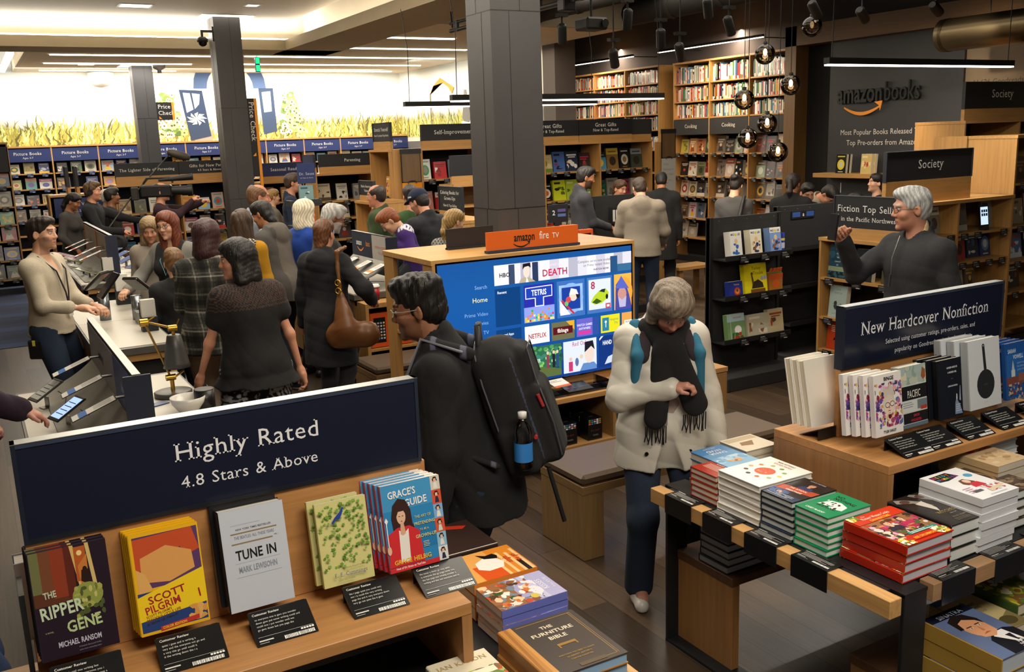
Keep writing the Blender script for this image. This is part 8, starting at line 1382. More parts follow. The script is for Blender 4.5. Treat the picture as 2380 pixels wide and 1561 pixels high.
    if top:
        t = top.get('t', .012); hem = top.get('hem', .84); sl = top.get('sl', 1.0); P = torso(t)
        if hem < .93: P += [('c', up(0, .0, .93), A(0, .0, hem)*s_+A(0, 0, -.02), (.165+(.01 if fem else 0))*w*s_+t, (.18+top.get('flare', 0))*w*s_+t, .05, (A(0, 1, 0), 1.2))]
        for sd in (1, -1):
            if sl > .5: P += arm(sd, t*.75+.003, sl)
            elif sl > 0: P += [('c', up(sd*(sh-.05), -.01, 1.39), S_[sd], .055*s_+t, .053*s_+t, .03), ('c', S_[sd], S_[sd]+(E_[sd]-S_[sd])*sl, .05*s_+t, .046*s_+t, .03)]
        nk = top.get('neck', 'crew')
        if nk in ('collar', 'hood', 'stand'): P += [('c', up(0, -.02, 1.43), up(0, -.015, 1.49 if nk != 'stand' else 1.515), .082*s_+t*.4, .068*s_+t*.4, .02)]
        if nk == 'hood': P += [('e', up(0, -.105, 1.42), B, A(.105, .052, .095)*s_, .03), ('c', up(-.075, -.03, 1.47), up(-.04, -.1, 1.45), .03*s_, .035*s_, .03), ('c', up(.075, -.03, 1.47), up(.04, -.1, 1.45), .03*s_, .035*s_, .03)]
        P += [('sc', up(0, -.005, 1.46), up(0, .015, 1.60), .058*s_, .09*s_, .012)]
        if nk == 'v': P += [('sc', up(0, .13, 1.29), up(0, .075, 1.46), .012*s_, .06*s_, .01)]
        if top.get('open'): z9, r9 = top['open']; P += [('sc', up(0, .2, z9), A(0, .2, hem-.05)*s_, .012*s_, r9*s_, .01)]
        P += [('h', A(0, 0, hem)*s_, A(0, 0, -1))]
        skinned('top', P, rc, pat(top['c'], top.get('pat'), top.get('c2', '#ffffff')), top.get('m', 'cloth'), e, folds(top.get('fold', .0055), int(abs(x*131+y*17)) % 991, 17))
    if bottom:
        t = bottom.get('t', .014); en = bottom.get('end', .98); P = [('c', A(-.06, -.005, .93)*s_, A(.06, -.005, .93)*s_, .1*w*s_+t*.5, .1*w*s_+t*.5, .05), ('c', A(0, 0, .95)*s_, A(0, 0, 1.0)*s_, .145*w*s_+t*.3, .135*w*s_+t*.3, .05, (A(0, 1, 0), 1.5))]
        for sd in (1, -1): P += leg(sd, t, en, bottom.get('flare', .012))
        P += [('h', A(0, 0, 1.02)*s_, A(0, 0, 1))]
        skinned('trousers', P, rc, pat(bottom['c'], bottom.get('pat'), bottom.get('c2', '#ffffff')), bottom.get('m', 'denim'), e, folds(.004, int(abs(x*57+y*91)) % 983, 15))
    if shoe:
        for sd in (1, -1):
            f0 = F_[sd]; g = A(f0[0], f0[1], 0); zt = max(.0, f0[2]-.085*s_)+.032; P = [('c', g+A(0, -.045*s_, zt), g+A(sd*.01, .12*s_, zt-.004), .042*s_, .036*s_, .02), ('c', f0+A(0, -.01, .01), g+A(0, .02*s_, zt+.01), .043*s_, .045*s_, .03), ('h', g+A(0, 0, zt-.03), A(0, 0, -1))]; z1 = zt-.03+.018
            c0, c1_ = np.array(lin(shoe if isinstance(shoe, str) else shoe[0])), np.array(lin('#2a2623' if isinstance(shoe, str) else shoe[1]))
            skinned('shoe', P, max(res, .007), lambda V: np.where((V[:, 2] < z1)[:, None], c1_[None], c0[None]), 'leather', e)
    if glasses:
        b = MB()
        for q in (-1, 1):
            rr = [(q*(.033+.021*math.cos(a)), .104-.012*abs(math.cos(a))*(1 if math.cos(a)*1 > 0 else .2), .008+.0155*math.sin(a)) for a in [k*.4488 for k in range(15)]]; b.tube([H(*p) for p in rr], .0017*hs, glasses, 'gloss', 6); b.tube([H(q*.054, .096, .014), H(q*.073, .05, .012), H(q*.08, -.006, .012)], .0016*hs, glasses, 'gloss', 6)
        b.tube([H(-.012, .106, .012), H(.012, .106, .012)], .0016*hs, glasses, 'gloss', 6); b.build('glasses', e)
    return dict(e=e, up=up, H=H, Hm=Hm, B=B, W=W_, E=E_, S=S_, s=s_, hs=hs, F=F_, K=K_)
def worn(p, name, prims, col, mt='cloth', res=.008, amp=.003, seed=1): return skinned(name, prims, res, col, mt, p['e'], folds(amp, seed, 15) if amp else None)
JEANS = dict(c='#1d2b40'); DARK = dict(c='#17181b', m='cloth')
# ---------- the shoppers ----------
p = person('young man in a cream sweater with a dark lanyard beside the middle counter', .42, 7.62, 1.75, 93, 'pale', ('short', '#21150f'), dict(c='#b5aa96', m='knit', sl=.62, hem=.9, t=.014, neck='v'), JEANS, rh=(.1, .3, 1.09), lh=(-.08, .31, 1.07), relb=(.5, -.6, -.6), lelb=(-.5, -.6, -.6), beard=('#4a3226', .45), res=.007, curl=(.8, .6), hres=.005, head=(3, 0, 0))
b = MB(); u = p['up']
for q in (-1, 1): b.tube([u(q*.06, -.075, 1.475), u(q*.1, .02, 1.47), u(q*.065, .125, 1.36), u(q*.02, .15, 1.2), u(0, .15, 1.1)], .006, '#14161a', n=6)
b.box((-.03, .155, 1.02), (.03, .16, 1.1), '#c9c9c6', 'paper'); b.build('lanyard', p['e'])
b = MB(); b.box((.15, -.09, .74), (.2, .02, .88), '#17171a', 'gloss', .01); b.box((.199, -.05, .84), (.203, -.03, .88), '#d2c83a'); b.build('belt_pouch', p['e'])
p = person('woman in a grey top with a dark ponytail by the picture books, looking down', 1.2, 14.3, 1.68, 95, 'tan', ('pony', '#17110f'), dict(c='#4a4744', m='knit', hem=.86), DARK, fem=True, head=(0, 22, 0), rh=(.2, .14, .95), lh=(-.2, .16, .95), res=.012)
p = person('sound man in black with headphones, holding a long boom pole', 1.42, 13.6, 1.82, 82, 'fair', ('short', '#5a4028'), dict(c='#15161a', hem=.8, t=.02, neck='collar', m='cloth'), DARK, rh=(.16, .36, 1.12), lh=(-.22, .5, 1.22), curl=(.9, 1.3), res=.011)
b = MB(); Hh = p['H']; b.tube([Hh(.085*math.cos(a), -.01, .02+.12*math.sin(a)) for a in [k*.2618 for k in range(13)]], .009, '#111214', n=8)
for q in (-1, 1): b.tube([Hh(q*.07, -.008, .0), Hh(q*.1, -.008, .0)], .034, '#111214', n=14)
b.build('headphones', p['e'])
worn(p, 'audio_bag', [('c', A(-.12, .27, 1.0), A(.12, .27, 1.0), .09, .09, .03), ('c', A(-.12, .2, 1.1), A(.12, .2, 1.1), .06, .06, .03)], '#1b1b1d', res=.012)
b = MB(); b.tube([(0, 0, 0), (.32, .2, .34), (.95, .48, .92)], [.012, .011, .009], '#1d2218', n=8); bp = b.build('boom_pole', None, (1.55, 13.3, 1.22)); tag(bp, 'long boom pole slanting up to a furry microphone', 'pole')
b = MB(); b.lathe([(.001, -.16), (.035, -.15), (.055, -.08), (.058, .02), (.052, .11), (.03, .15), (.001, .155)], col='#3a352c', m='hair', n=18); m_ = b.build('microphone', bp, (1.06, .46, .9), (0, 1.9, 0))
p = person('camera operator in a maroon shirt with a video camera on his shoulder', 2.25, 13.4, 1.77, 78, 'fair', ('bald', '#3a2c24'), dict(c='#2c161e', hem=.84), DARK, rh=(.2, .42, 1.5), lh=(-.14, .5, 1.46), relb=(.6, .1, -.8), lelb=(-.6, .1, -.8), curl=(1.2, .9), res=.011)
b = MB(); b.box((-.06, -.24, 1.58), (.08, .16, 1.74), '#141416', 'leather', .02); b.tube([(.01, .16, 1.66), (.01, .36, 1.65)], [.055, .065], '#0f0f11', n=16); b.tube([(.01, .36, 1.65), (.01, .42, 1.65)], .075, '#0b0b0d', n=16); b.tube([(.01, .0, 1.8), (.01, .44, 1.83)], [.02, .045], '#151515', n=12); b.box((-.02, -.36, 1.55), (.06, -.27, 1.72), '#26221f', bev=.01); b.tube([(.01, -.2, 1.76), (.01, -.15, 1.83), (.01, .15, 1.83), (.01, .18, 1.76)], .014, '#1a1a1c', n=8)
q = b.build('video_camera', None, p['e'].location, p['e'].rotation_euler); tag(q, 'black shoulder video camera with a long lens', 'camera')
person('person with dark hair standing right behind the sound man', 1.75, 14.4, 1.7, 60, 'brown', ('short', '#17120f'), dict(c='#2a2320', hem=.82), DARK, res=.013)
person('white haired shopper almost hidden by the parenting gondola', 1.72, 14.6, 1.68, 60, 'pale', ('short', '#d2cec6'), dict(c='#c9c4ba', hem=.82), DARK, res=.013)
p = person('woman with long red hair and glasses, black vest over grey sleeves', 1.46, 8.35, 1.69, 192, 'pale', ('long', '#662c12'), dict(c='#77756f', m='knit', pat='vest', c2='#17171a', hem=.82, neck='v', t=.014), DARK, fem=True, rh=(.28, .32, 1.1), lh=(-.2, .16, .92), glasses='#1a1512', head=(0, 6, 4), res=.008, hres=.0052, curl=(.7, .5))
b = MB(); u = p['up']; b.tube([u(-.05, .0, 1.47), u(-.06, .13, 1.33), u(0, .16, 1.2), u(.06, .13, 1.33), u(.05, 0, 1.47)], .005, '#4a7a80', n=6); b.build('lanyard', p['e'])
person('older shopper with a blond grey bob behind the red haired woman', 1.42, 9.15, 1.6, 165, 'fair', ('bob', '#8a7350'), dict(c='#8a8074', hem=.8), DARK, fem=True, head=(0, 15, 0), res=.011)
p = person('boy in a black jacket with a teal hem, standing before the plaid coat', 1.33, 7.62, 1.4, -12, 'pale', ('short', '#6a4a2a'), dict(c='#1a1a1d', hem=.86, t=.025, pat='hem', c2='#2f6a78', band=.89, neck='collar'), dict(c='#2a4a66', t=.012), head=(-15, 4, 0), res=.009, lh=(-.2, .18, .98), rh=(.22, .1, .9))
worn(p, 'sweater_hem', [('c', A(0, 0, .74), A(0, 0, .62), .16, .16, .03, (A(0, 1, 0), 1.35)), ('h', A(0, 0, .55), A(0, 0, -1)), ('h', A(0, 0, .72), A(0, 0, 1))], '#8a4a1e', res=.011)
person('woman in a grey plaid jacket and beige trousers with a dark red bob', 1.4, 6.75, 1.7, -6, 'fair', ('bob', '#36191a'), dict(c='#33322d', pat='plaid', c2='#b9b5a6', hem=.8, t=.03, flare=.01, neck='collar', fold=.003), dict(c='#8a7a68', m='cloth', t=.03, flare=.045), fem=True, wide=1.12, res=.0075, lh=(-.16, .3, 1.02), head=(8, 4, 0))
p = person('woman in a black lace top and paisley trousers, holding a phone low', 1.36, 5.5, 1.66, -32, 'fair', ('bob', '#15100f'), dict(c='#121213', sl=.42, hem=.86, t=.026, flare=.05, pat='lace', c2='#4a342c', neck='crew'), dict(c='#121214', m='cloth', t=.035, flare=.05, pat='paisley', c2='#a9a9b0'), fem=True, wide=1.12, lean=6, rh=(.3, -.02, .82), lh=(-.36, .2, .74), curl=(.5, 1.1), head=(-66, 0, 0), twist=-12, res=.0065, hres=.005)
b = MB(); W = p['W'][-1]; b.box((W[0]-.04, W[1]+.02, W[2]-.14), (W[0]+.05, W[1]+.06, W[2]-.05), '#141416', 'gloss', .012); o = b.build('phone_case', p['e'])
b = MB(); Hh = p['H']; b.tube([Hh(.088*math.cos(a), .035, .045+.1*math.sin(a)) for a in [k*.2618 for k in range(13)]], .004, '#3a4a44', n=6); b.build('hair_band', p['e'])
p = person('woman in a mustard cardigan with curly brown hair', 2.0, 8.15, 1.67, 2, 'fair', ('wavy', '#3d2a1a'), dict(c='#b07d0c', m='knit', hem=.8), DARK, fem=True, res=.009)
worn(p, 'scarf', [('c', p['up'](-.09, -.06, 1.45), p['up'](.09, -.06, 1.45), .045, .045, .02), ('c', p['up'](-.05, .06, 1.44), p['up'](.05, .06, 1.44), .04, .04, .02)], lambda V: np.where(((np.sin(V[:, 0]*260)*np.sin(V[:, 2]*260)) > .1)[:, None], np.array(lin('#c9c2b2'))[None], np.array(lin('#2a2620'))[None]), res=.007)
p = person('balding man in a pale shirt, facing right with a dark strap', 2.4, 9.15, 1.84, 72, '#b8785c', ('bald', '#6a4a30'), dict(c='#9aa3b2', hem=.84, neck='collar', t=.018), DARK, res=.009, head=(-8, 4, 0))
b = MB(); u = p['up']; b.tube([u(.1, -.06, 1.47), u(.14, -.14, 1.35), u(.08, -.15, 1.15)], .008, '#14141a', n=6); b.build('strap', p['e'])
p = person('woman in a grey hooded jacket and dark jeans, reaching toward the counter', 2.42, 8.42, 1.74, -62, 'tan', ('low', '#140f0e'), dict(c='#4b4846', m='knit', hem=.82, neck='hood', pat='split', c2='#625b54', t=.016), dict(c='#141c2c', t=.012), shoe=('#1c222c', '#c9c6be'), fem=True, lean=14, rh=(.14, .44, .98), lh=(-.2, .3, 1.0), head=(-8, 6, 0), res=.008, feet=((.14, .12), (-.08, -.12)), hres=.0055)
worn(p, 'scarf', [('c', p['up'](-.05, .05, 1.46), p['up'](.05, .05, 1.46), .04, .04, .03), ('c', p['up'](0, .1, 1.42), p['up'](0, .12, 1.34), .04, .03, .02)], lambda V: np.where((np.sin(V[:, 0]*190+V[:, 2]*120)*np.sin(V[:, 2]*210) > .1)[:, None], np.array(lin('#c9c6c0'))[None], np.array(lin('#26262a'))[None]), res=.007)
person('man in a navy shirt beside the spinner rack', 3.7, 12.3, 1.84, 78, 'fair', ('short', '#3a2a1c'), dict(c='#18243a', hem=.84, neck='collar'), DARK, res=.012, head=(-4, 4, 0))
person('blonde woman half hidden behind the navy shirt', 3.72, 13.3, 1.6, 60, 'pale', ('pony', '#8a6c3c'), dict(c='#6a6258', hem=.84), DARK, fem=True, res=.014)
p = person('white haired woman in a bright blue jacket', 2.72, 8.7, 1.68, 40, 'pale', ('bob', '#d8cdb4'), dict(c='#173f96', hem=.8, t=.025, neck='collar', m='knit'), DARK, fem=True, res=.01)
p = person('grey haired bearded man in an olive jacket over a blue collar', 2.56, 7.62, 1.72, 70, 'brown', ('short', '#a9a6a2'), dict(c='#35342e', hem=.82, neck='collar', t=.02), DARK, beard=('#b9b5b0', .75), glasses='#15130f', head=(-6, 22, 0), res=.009)
worn(p, 'shirt_collar', [('c', p['up'](-.02, -.02, 1.45), p['up'](.02, .0, 1.5), .075, .068, .02), ('sc', p['up'](0, 0, 1.45), p['up'](0, .02, 1.58), .055, .07, .01)], '#8fa6d0', res=.007)
p = person('woman in a dark coat with a brown shoulder bag and a red cup', 2.3, 6.92, 1.63, 18, 'fair', ('low', '#5a3418'), dict(c='#17181c', hem=.56, neck='hood', t=.03, flare=.015), dict(c='#2a2a2e', m='cloth', t=.008, end=.88), shoe='#1a1414', fem=True, rh=(.3, .2, 1.07), lh=(-.27, .05, .86), relb=(.8, -.5, -.4), curl=(1.1, .5), res=.008, feet=((.1, -.08), (-.12, .1)))
u = p['up']; worn(p, 'shoulder_bag', [('c', A(.17, -.17, .78), A(.36, -.1, .78), .1, .1, .06, (A(.35, -.94, 0), 1.6)), ('c', A(.24, -.19, .84), A(.2, -.16, 1.08), .09, .03, .06, (A(.35, -.94, 0), 1.7)), ('c', A(.2, -.16, 1.08), A(.17, -.12, 1.4), .014, .016, .02), ('c', A(.17, -.12, 1.4), A(.17, .02, 1.42), .016, .016, .01)], '#6a4222', 'leather', .008, .006, 5)
b = MB()
for z in (1.12, 1.18): b.tube([(.2+.022*math.cos(a), -.19, z+.022*math.sin(a)) for a in [k*.5236 for k in range(13)]], .005, '#c9a24a', 'metal', 6)
b.build('buckle', p['e'])
W = p['W'][1]; b = MB(); b.lathe([(.001, 0), (.03, 0), (.037, .1), (.001, .1)], (0, 0, 0), '#b81c22', 'paper', 18); b.lathe([(.001, .1), (.04, .1), (.04, .112), (.033, .116), (.031, .126), (.001, .126)], (0, 0, 0), '#e6e2dc', 'paper', 18); o = b.build('paper_cup', None); o.matrix_world = Matrix.Translation(p['e'].location) @ Matrix.Rotation(p['e'].rotation_euler[2], 4, 'Z') @ Matrix.Translation((float(W[0])+.0, float(W[1])+.075, float(W[2])-.02)); tag(o, 'red paper cup with a white lid in a woman\'s hand', 'cup')
p = person('man in a green quilted jacket over a red checked shirt, facing left', 3.85, 9.6, 1.75, -80, '#b8785c', ('bald', '#2a1f1a'), dict(c='#2c3d1e', hem=.8, t=.03, neck='collar', open=(1.42, .075)), DARK, glasses='#a9a9a6', res=.009, head=(0, 3, 0))
worn(p, 'checked_shirt', [('c', p['up'](0, .03, 1.1), p['up'](0, .04, 1.4), .135, .1, .04, (A(0, 1, 0), 1.2))], lambda V: np.where((np.sin(V[:, 0]*200)*np.sin(V[:, 2]*200) > 0)[:, None], np.array(lin('#8a1c24'))[None], np.array(lin('#4a1016'))[None]), res=.01)
p = person('man in a navy cap carrying a red haired child', 3.8, 8.3, 1.76, -48, 'fair', ('crop', '#1d1512'), dict(c='#1d1e22', hem=.82, t=.02, neck='collar'), JEANS, rh=(.05, .3, 1.05), lh=(-.15, .3, 1.0), head=(-12, 24, 0), beard=('#2a1c16', .5), res=.009)
Hh = p['H']; worn(p, 'cap', [('e', Hh(0, -.012, .062), p['Hm'], A(.088, .108, .082)*p['hs'], .01), ('h', Hh(0, 0, .045), p['Hm']@A(0, .1, -1)), ('c', Hh(-.03, .1, .05), Hh(.03, .1, .05), .05*p['hs'], .05*p['hs'], .02, (p['Hm']@A(0, .25, 1), 6))], lambda V: np.tile(np.array(lin('#151f38')), (len(V), 1)), 'cloth', .007, 0)
b = MB(); b.poly([Hh(-.09, .0, .075), Hh(-.092, .035, .085), Hh(-.088, .045, .07), Hh(-.092, .0, .06)], '#b9c0c8'); b.build('cap_badge', p['e'])
p = person('red haired child in a white and purple jersey, held in the capped man\'s arms', 3.58, 8.12, 1.05, -100, 'pale', ('short', '#7a3c12'), dict(c='#3a1d66', hem=.8, t=.03, neck='collar'), dict(c='#22262e'), z0=.52, head=(0, 28, 0), lean=18, rh=(.18, .26, 1.2), lh=(-.18, .26, 1.2), feet=((.12, .1, .25), (-.12, .1, .25)), res=.009)
worn(p, 'jersey_yoke', [('c', p['up'](-.13, -.02, 1.42), p['up'](.13, -.02, 1.42), .075*p['s']+.03, .075*p['s']+.03, .02), ('sc', p['up'](0, .0, 1.45), p['up'](0, .02, 1.6), .055*p['s'], .08*p['s'], .01)], lambda V: np.where((np.sin(V[:, 0]*120+4*np.sin(V[:, 2]*60))*np.sin(V[:, 1]*110) > .55)[:, None], np.array(lin('#3a1d66'))[None], np.array(lin('#d8d4da'))[None]), res=.008)
person('person with a dark bun behind the navy cap', 4.05, 9.2, 1.74, -20, 'fair', ('bun', '#1d1410'), dict(c='#2f4a26', hem=.82), DARK, fem=True, res=.012)
p = person('blonde woman with a low ponytail behind the television cabinet', 3.62, 7.42, 1.6, 38, 'pale', ('pony', '#9a7a44'), dict(c='#8a8680', hem=.84, pat='dots', c2='#1d1d20', neck='collar'), DARK, fem=True, res=.009, head=(10, 10, 0))
p = person('bearded man in a grey sweater with clasped hands, facing right', 6.27, 9.3, 1.84, 78, 'tan', ('short', '#15100e'), dict(c='#35353a', m='knit', hem=.84, neck='stand', t=.018), DARK, beard=('#1d1512', .85), rh=(.04, .3, 1.06), lh=(-.03, .32, 1.05), curl=(1.1, 1.1), head=(4, 12, 0), res=.01)
b = MB(); u = p['up']; b.tube([u(-.06, -.02, 1.48), u(-.09, .12, 1.36), u(.0, .16, 1.12), u(.09, .12, 1.36), u(.06, -.02, 1.48)], .006, '#0f0f12', n=6); b.build('lanyard', p['e'])
person('woman with brown hair whose face shows above the pegboard stand', 7.3, 10.0, 1.62, 165, 'fair', ('low', '#4a3020'), dict(c='#3a3430', hem=.84), DARK, fem=True, head=(-25, 12, 0), res=.011)
p = person('man in an oatmeal hooded sweatshirt seen from behind', 6.5, 8.45, 1.73, 12, 'pale', ('short', '#33241a'), dict(c='#8a7f70', m='knit', hem=.86, neck='hood', t=.03), JEANS, head=(-18, 24, 0), rh=(.22, .24, .98), lh=(-.22, .24, .98), wide=1.06, res=.009)
person('person in a black coat right of the oatmeal sweatshirt', 7.7, 9.6, 1.72, 10, 'tan', ('short', '#15110f'), dict(c='#121215', hem=.6, t=.03, neck='collar'), DARK, res=.013, head=(0, 25, 0))
p = person('woman in a grey sweater with a bun and a black shoulder bag', 7.68, 8.25, 1.69, 22, 'pale', ('bun', '#1a1210'), dict(c='#4c4a4a', m='knit', hem=.84, t=.016), DARK, fem=True, head=(14, 22, 0), res=.01)
worn(p, 'shoulder_bag', [('c', A(-.02, -.2, 1.1), A(.12, -.2, 1.06), .1, .1, .04, (A(0, 1, 0), 1.8)), ('c', A(.08, -.18, 1.15), A(.13, -.09, 1.44), .02, .02, .02)], '#131315', 'leather', .01, .003)
p = person('woman in a black fleece with long dark hair before the logo wall', 7.92, 7.6, 1.7, 22, 'tan', ('pony', '#17100e'), dict(c='#0f1014', hem=.76, t=.03, neck='collar'), DARK, fem=True, head=(12, 12, 0), res=.01, wide=1.05)
b = MB(); b.box((.04, -.175, 1.32), (.1, -.17, 1.34), '#c9c9c6', 'paper'); b.build('fleece_badge', p['e'])
p = person('small child in blue with black hair, beside the black fleece', 8.3, 7.75, 1.05, 178, 'fair', ('short', '#120e0d'), dict(c='#1c2746', hem=.8, t=.03), DARK, z0=.45, head=(0, 22, 0), res=.01)
person('man in a pale jacket bending over behind the small child', 8.6, 8.1, 1.72, 150, 'fair', ('short', '#17120f'), dict(c='#9a907c', hem=.8, t=.03, neck='collar'), DARK, lean=32, head=(0, 30, 0), res=.013)
person('dark haired child below the logo wall, left of the Fiction sign', 8.75, 7.45, 1.4, 150, 'fair', ('short', '#15100f'), dict(c='#77777a', hem=.8, neck='hood', t=.03), DARK, res=.012)
person('woman with dark hair in profile before the logo wall, looking left', 9.44, 7.7, 1.62, -88, 'pale', ('low', '#17100f'), dict(c='#17171a', hem=.84), DARK, fem=True, head=(0, -8, 0), res=.009)
# --- man with the phone
p = person('grey haired man with glasses in a charcoal sweater raising a phone', 4.8, 3.62, 1.83, -108, '#b8826a', ('short', '#a3a5a6'), dict(c='#25262a', m='knit', hem=.88, neck='stand', t=.022, fold=.005), JEANS, rh=(.15, .37, 1.45), relb=(.25, .1, -1), lh=(-.24, .06, .9), glasses='#3a2f2a', head=(22, 4, 0), wide=1.08, res=.0065, hres=.0045, curl=(1.25, .5))
u = p['up']; b = MB(); b.tube([u(0, .165, 1.22), u(.002, .155, 1.36), u(0, .11, 1.48)], .004, '#8a8a88', 'metal', 6); b.tube([u(0, .172, 1.2), u(-.004, .17, 1.27)], .007, '#77777a', 'metal', 6); b.build('zip', p['e'])
worn(p, 'shirt_collar', [('c', u(0, -.01, 1.46), u(0, .0, 1.525), .074, .066, .02), ('sc', u(0, 0, 1.45), u(0, .03, 1.58), .056, .068, .01), ('sc', u(0, .12, 1.44), u(0, .12, 1.56), .03, .05, .01)], '#c9b48a', res=.006, amp=0)
W, E0 = p['W'][1], p['E'][1]; fw = (W-E0)/np.linalg.norm(W-E0); b = MB(); c = W+fw*.1+A(-.01, .05, .0); b.obox(c+A(-.04, 0, -.06), (.075, 0, 0), (0, .014, 0), (0, -.02, .155), '#15151a', 'gloss', .005); b.tube([c+A(0, -.012, .06), c+A(0, -.014, .06)], .012, '#2c2c33', 'gloss', 12); o = b.build('phone', None, p['e'].location, p['e'].rotation_euler); tag(o, 'dark phone held up in the grey haired man\'s hand', 'phone')
b = MB(); d_ = fw; b.tube([W-fw*.035, W-fw*.005], [.046, .046], '#c9cdd2', 'cloth', 18); b.build('shirt_cuff', p['e'])
# --- woman in the white jacket
p = person('older woman in a white jacket and black scarf looking down at the book table', 2.64, 3.3, 1.6, 176, '#b98270', ('curl', '#77695a'), dict(c='#cbc7bd', hem=.76, t=.028, neck='collar', flare=.02, open=(1.06, .09), fold=.006, m='paper'), dict(c='#1f2c40', t=.016), shoe=('#c9c6c0', '#d8d4cc'), fem=True, head=(-4, 40, -3), lean=5, rh=(.0, .21, 1.19), relb=(.9, -.25, -.5), lh=(-.27, .1, .86), curl=(.7, .6), wide=1.06, res=.0055, hres=.0045, feet=((.12, .02), (-.14, .04)))
u = p['up']; SC = '#151517'
worn(p, 'scarf', [('c', u(-.07, -.04, 1.46), u(.07, -.04, 1.46), .045, .045, .03), ('c', u(-.08, .03, 1.47), u(-.02, .12, 1.41), .045, .042, .03), ('c', u(.08, .03, 1.47), u(.02, .12, 1.41), .045, .042, .03), ('e', u(0, .135, 1.385), None, A(.055, .045, .045), .03), ('c', u(.03, .15, 1.36), u(.07, .185, 1.06), .05, .052, .03, (A(0, 1, 0), 2.2)), ('c', u(-.03, .15, 1.36), u(-.12, .185, 1.12), .052, .056, .03, (A(.2, 1, 0), 2.2))], SC, 'knit', .0055, .005, 7)
b = MB()
for q0, q1, n in (((.02, .195, 1.02), (.12, .195, 1.02), 12), ((-.175, .19, 1.08), (-.065, .195, 1.07), 12)):
    for k in range(n):
        t = k/(n-1); a = [q0[i]+(q1[i]-q0[i])*t for i in range(3)]; b.tube([u(*a), u(a[0]+.004*math.sin(k*2), a[1]+.002, a[2]-.05), u(a[0]+.006*math.sin(k*3), a[1], a[2]-.09-.01*math.sin(k))], .0028, SC, n=5)
b.build('scarf_fringe', p['e'])
worn(p, 'collar_lining', [('c', u(-.1, .08, 1.44), u(-.13, .13, 1.36), .03, .035, .02, (A(-.4, 1, .2), 2.5)), ('c', u(.1, .08, 1.44), u(.13, .13, 1.36), .03, .035, .02, (A(.4, 1, .2), 2.5))], '#2a2028', res=.006, amp=0)
worn(p, 'red_shirt', [('c', A(0, .06, .86), A(0, .06, .98), .12, .11, .03, (A(0, 1, 0), 1.3))], lambda V: np.where((V[:, 2] < .9)[:, None], np.array(lin('#8a1a2c'))[None], np.array(lin('#a9938a'))[None]), res=.008)
b = MB(); b.tube([u(.012, .165, 1.3), u(.014, .185, 1.15), u(.016, .19, 1.02)], .004, '#8a8780', n=6)
for q in (-1, 1): b.tube([(q*.1, .15 if q < 0 else .155, .84*.93), (q*.1, .154 if q < 0 else .159, .84*.93)], .009, '#3a3836', 'metal', 10)
b.build('zip', p['e'])
for q in (-1, 1): worn(p, 'pack_strap', [('c', u(q*.12, -.1, 1.4), u(q*.135, .0, 1.475), .02, .024, .02), ('c', u(q*.135, .0, 1.475), u(q*.15, .13, 1.36), .024, .026, .02), ('c', u(q*.15, .13, 1.36), u(q*.165, .12, 1.14), .026, .02, .02)], '#2a6a86', res=.006, amp=0)
worn(p, 'backpack', [('b', u(0, -.2, 1.12), p['B'], A(.17, .09, .25), .03, .08)], '#3a4038', res=.009, seed=4)
b = MB(); W = p['W'][1]; b.tube([W+A(-.06+.009*math.cos(a), .0+.01*math.sin(a), -.002) for a in [k*.6283 for k in range(11)]], .0015, '#d2b45a', 'metal', 5); b.build('ring', p['e'])
# --- man with the backpack
p = person('dark haired man with glasses in a black jacket and large backpack, facing left', 1.58, 3.08, 1.72, -84, '#94644a', ('messy', '#100c0b'), dict(c='#0f1013', hem=.8, t=.03, neck='stand', fold=.007, m='cloth'), dict(c='#1a2942', t=.02), lean=17, head=(-3, -8, 0), rh=(.2, .28, .86), lh=(-.26, .14, .84), beard=('#2a1c16', .42), glasses='#a9a49a', wide=1.08, res=.006, hres=.0042)
u = p['up']; BK = '#141416'
worn(p, 'shirt_collar', [('c', u(0, .0, 1.44), u(0, .01, 1.5), .07, .062, .02), ('sc', u(0, 0, 1.45), u(0, .03, 1.58), .054, .068, .01)], '#1d2030', res=.006, amp=0)
bkp = worn(p, 'backpack', [('b', u(0, -.215, 1.16), p['B'], A(.15, .085, .24), .03, .06), ('b', u(0, -.315, 1.08), p['B'], A(.115, .05, .155), .012, .04), ('b', u(0, -.3, 1.3), p['B'], A(.095, .045, .085), .012, .04), ('e', u(0, -.22, 1.39), p['B'], A(.11, .08, .05), .03), ('b', u(-.15, -.21, 1.02), p['B'], A(.03, .06, .095), .012, .03), ('b', u(.15, -.21, 1.02), p['B'], A(.03, .06, .095), .012, .03)], lambda V: np.where(((np.abs(((V-u(0, -.215, 1.16))@p['B'])[:, 0]) > .125) & (np.abs(((V-u(0, -.215, 1.16))@p['B'])[:, 1]+.09) < .02))[:, None], np.array(lin('#3a4058'))[None], np.array(lin(BK))[None]), 'cloth', .0065, .004, 11)
for q in (-1, 1):
    worn(p, 'pack_strap', [('c', u(q*.1, -.14, 1.42), u(q*.12, -.02, 1.5), .026, .028, .02), ('c', u(q*.12, -.02, 1.5), u(q*.14, .11, 1.38), .028, .028, .02), ('c', u(q*.14, .11, 1.38), u(q*.185, .07, 1.14), .028, .02, .02), ('c', u(q*.185, .07, 1.14), u(q*.19, -.12, 1.0), .014, .012, .02)], lambda V: np.where((np.sin(V[:, 1]*60) > .82)[:, None], np.array(lin('#55586a'))[None], np.array(lin(BK))[None]), res=.006, amp=0)
    b = MB(); b.tube([u(q*.145, -.13, 1.44), u(q*.15, -.0, 1.535), u(q*.17, .11, 1.4)], .006, '#6a6c78', n=6); b.build('strap_piping', p['e'])
b = MB()
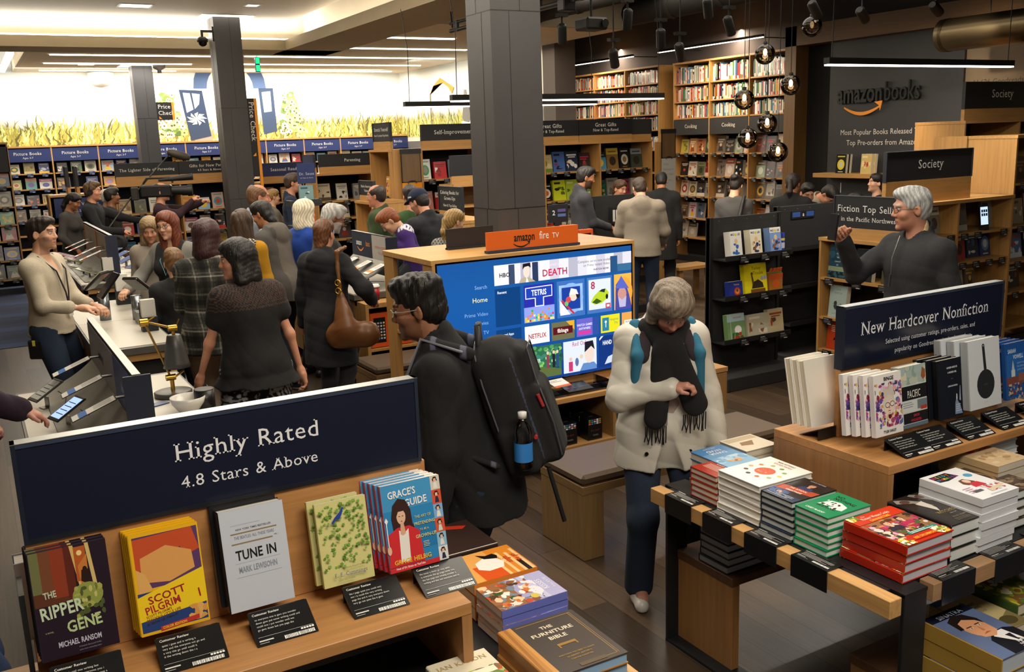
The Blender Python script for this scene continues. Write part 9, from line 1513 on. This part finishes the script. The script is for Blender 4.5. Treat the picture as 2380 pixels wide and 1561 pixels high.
for q in (-1, 1): b.tube([u(q*.118, -.352, .95), u(q*.118, -.362, 1.08), u(q*.112, -.355, 1.2), u(q*.06, -.345, 1.24)], .0035, '#3c3d46', n=5); b.tube([u(q*.152, -.16, .95), u(q*.154, -.16, 1.3), u(q*.1, -.16, 1.42), u(0, -.16, 1.44)], .004, '#44454e', n=5)
b.tube([u(-.09, -.348, 1.24), u(-.07, -.35, 1.37), u(.07, -.35, 1.37), u(.09, -.348, 1.24)], .0035, '#3c3d46', n=5); b.build('seam_piping', p['e'])
b = MB()
b.tube([u(-.03, -.17, 1.42), u(-.03, -.19, 1.5), u(.03, -.19, 1.5), u(.03, -.17, 1.42)], .011, '#26262a', n=8); b.build('carry_handle', p['e'])
b = MB(); b.tube([u(-.12, -.26, 1.38), u(-.13, -.26, 1.31)], .007, '#8fa6b0', 'metal', 6); b.tube([u(-.12, -.34, 1.2), u(-.12, -.345, 1.15)], .007, '#a02424', n=6); b.tube([u(-.16, -.29, 1.06), u(-.18, -.29, 1.06)], .007, '#b02626', n=6); b.build('zip_pulls', p['e'])
b = MB(); b.tube([u(-.13, -.29, .92), u(-.13, -.28, .7)], .009, '#101012', n=6); b.build('loose_strap', p['e'])
b = MB(); b.lathe([(.001, 0), (.032, 0), (.034, .01), (.034, .09), (.03, .11), (.034, .125), (.03, .15), (.014, .178), (.013, .19), (.001, .19)], col='#fff', m='glass', n=20); o = b.build('water_bottle', None); o.matrix_world = Matrix.Translation(p['e'].location) @ Matrix.Rotation(p['e'].rotation_euler[2], 4, 'Z') @ Matrix.Translation([float(t) for t in u(-.205, -.215, .97)]); tag(o, 'clear water bottle with a white cap in the backpack side pocket', 'bottle')
b = MB(); b.lathe([(.001, .188), (.016, .188), (.016, .21), (.001, .211)], col='#d8d8d6', m='paper', n=18); b.build('cap', o); b = MB(); b.lathe([(.0345, .03), (.0345, .1)], col='#2f7fd0', m='paper', n=20); b.build('wrapper', o)
# --- shopper at the left edge, hand on an e-reader
p = person('shopper in a purple sleeve at the left edge, one hand on an e-reader', -.42, 4.72, 1.74, 70, '#b98270', ('short', '#2a1c14'), dict(c='#241426', m='knit', hem=.84, t=.03), JEANS, lean=12, rh=(.05, .66, 1.0), lh=(-.2, .3, 1.0), res=.0075, curl=(.35, .5))
person('shopper at the left edge whose blue jeans and black shoe show beside the sign', -.3, 3.45, 1.74, 75, 'fair', ('short', '#2a1c14'), dict(c='#26262a', hem=.84, t=.03), dict(c='#1c2e4e', t=.02), shoe=('#17171b', '#4a2a2e'), feet=((.1, .26), (-.12, -.05)), res=.009)
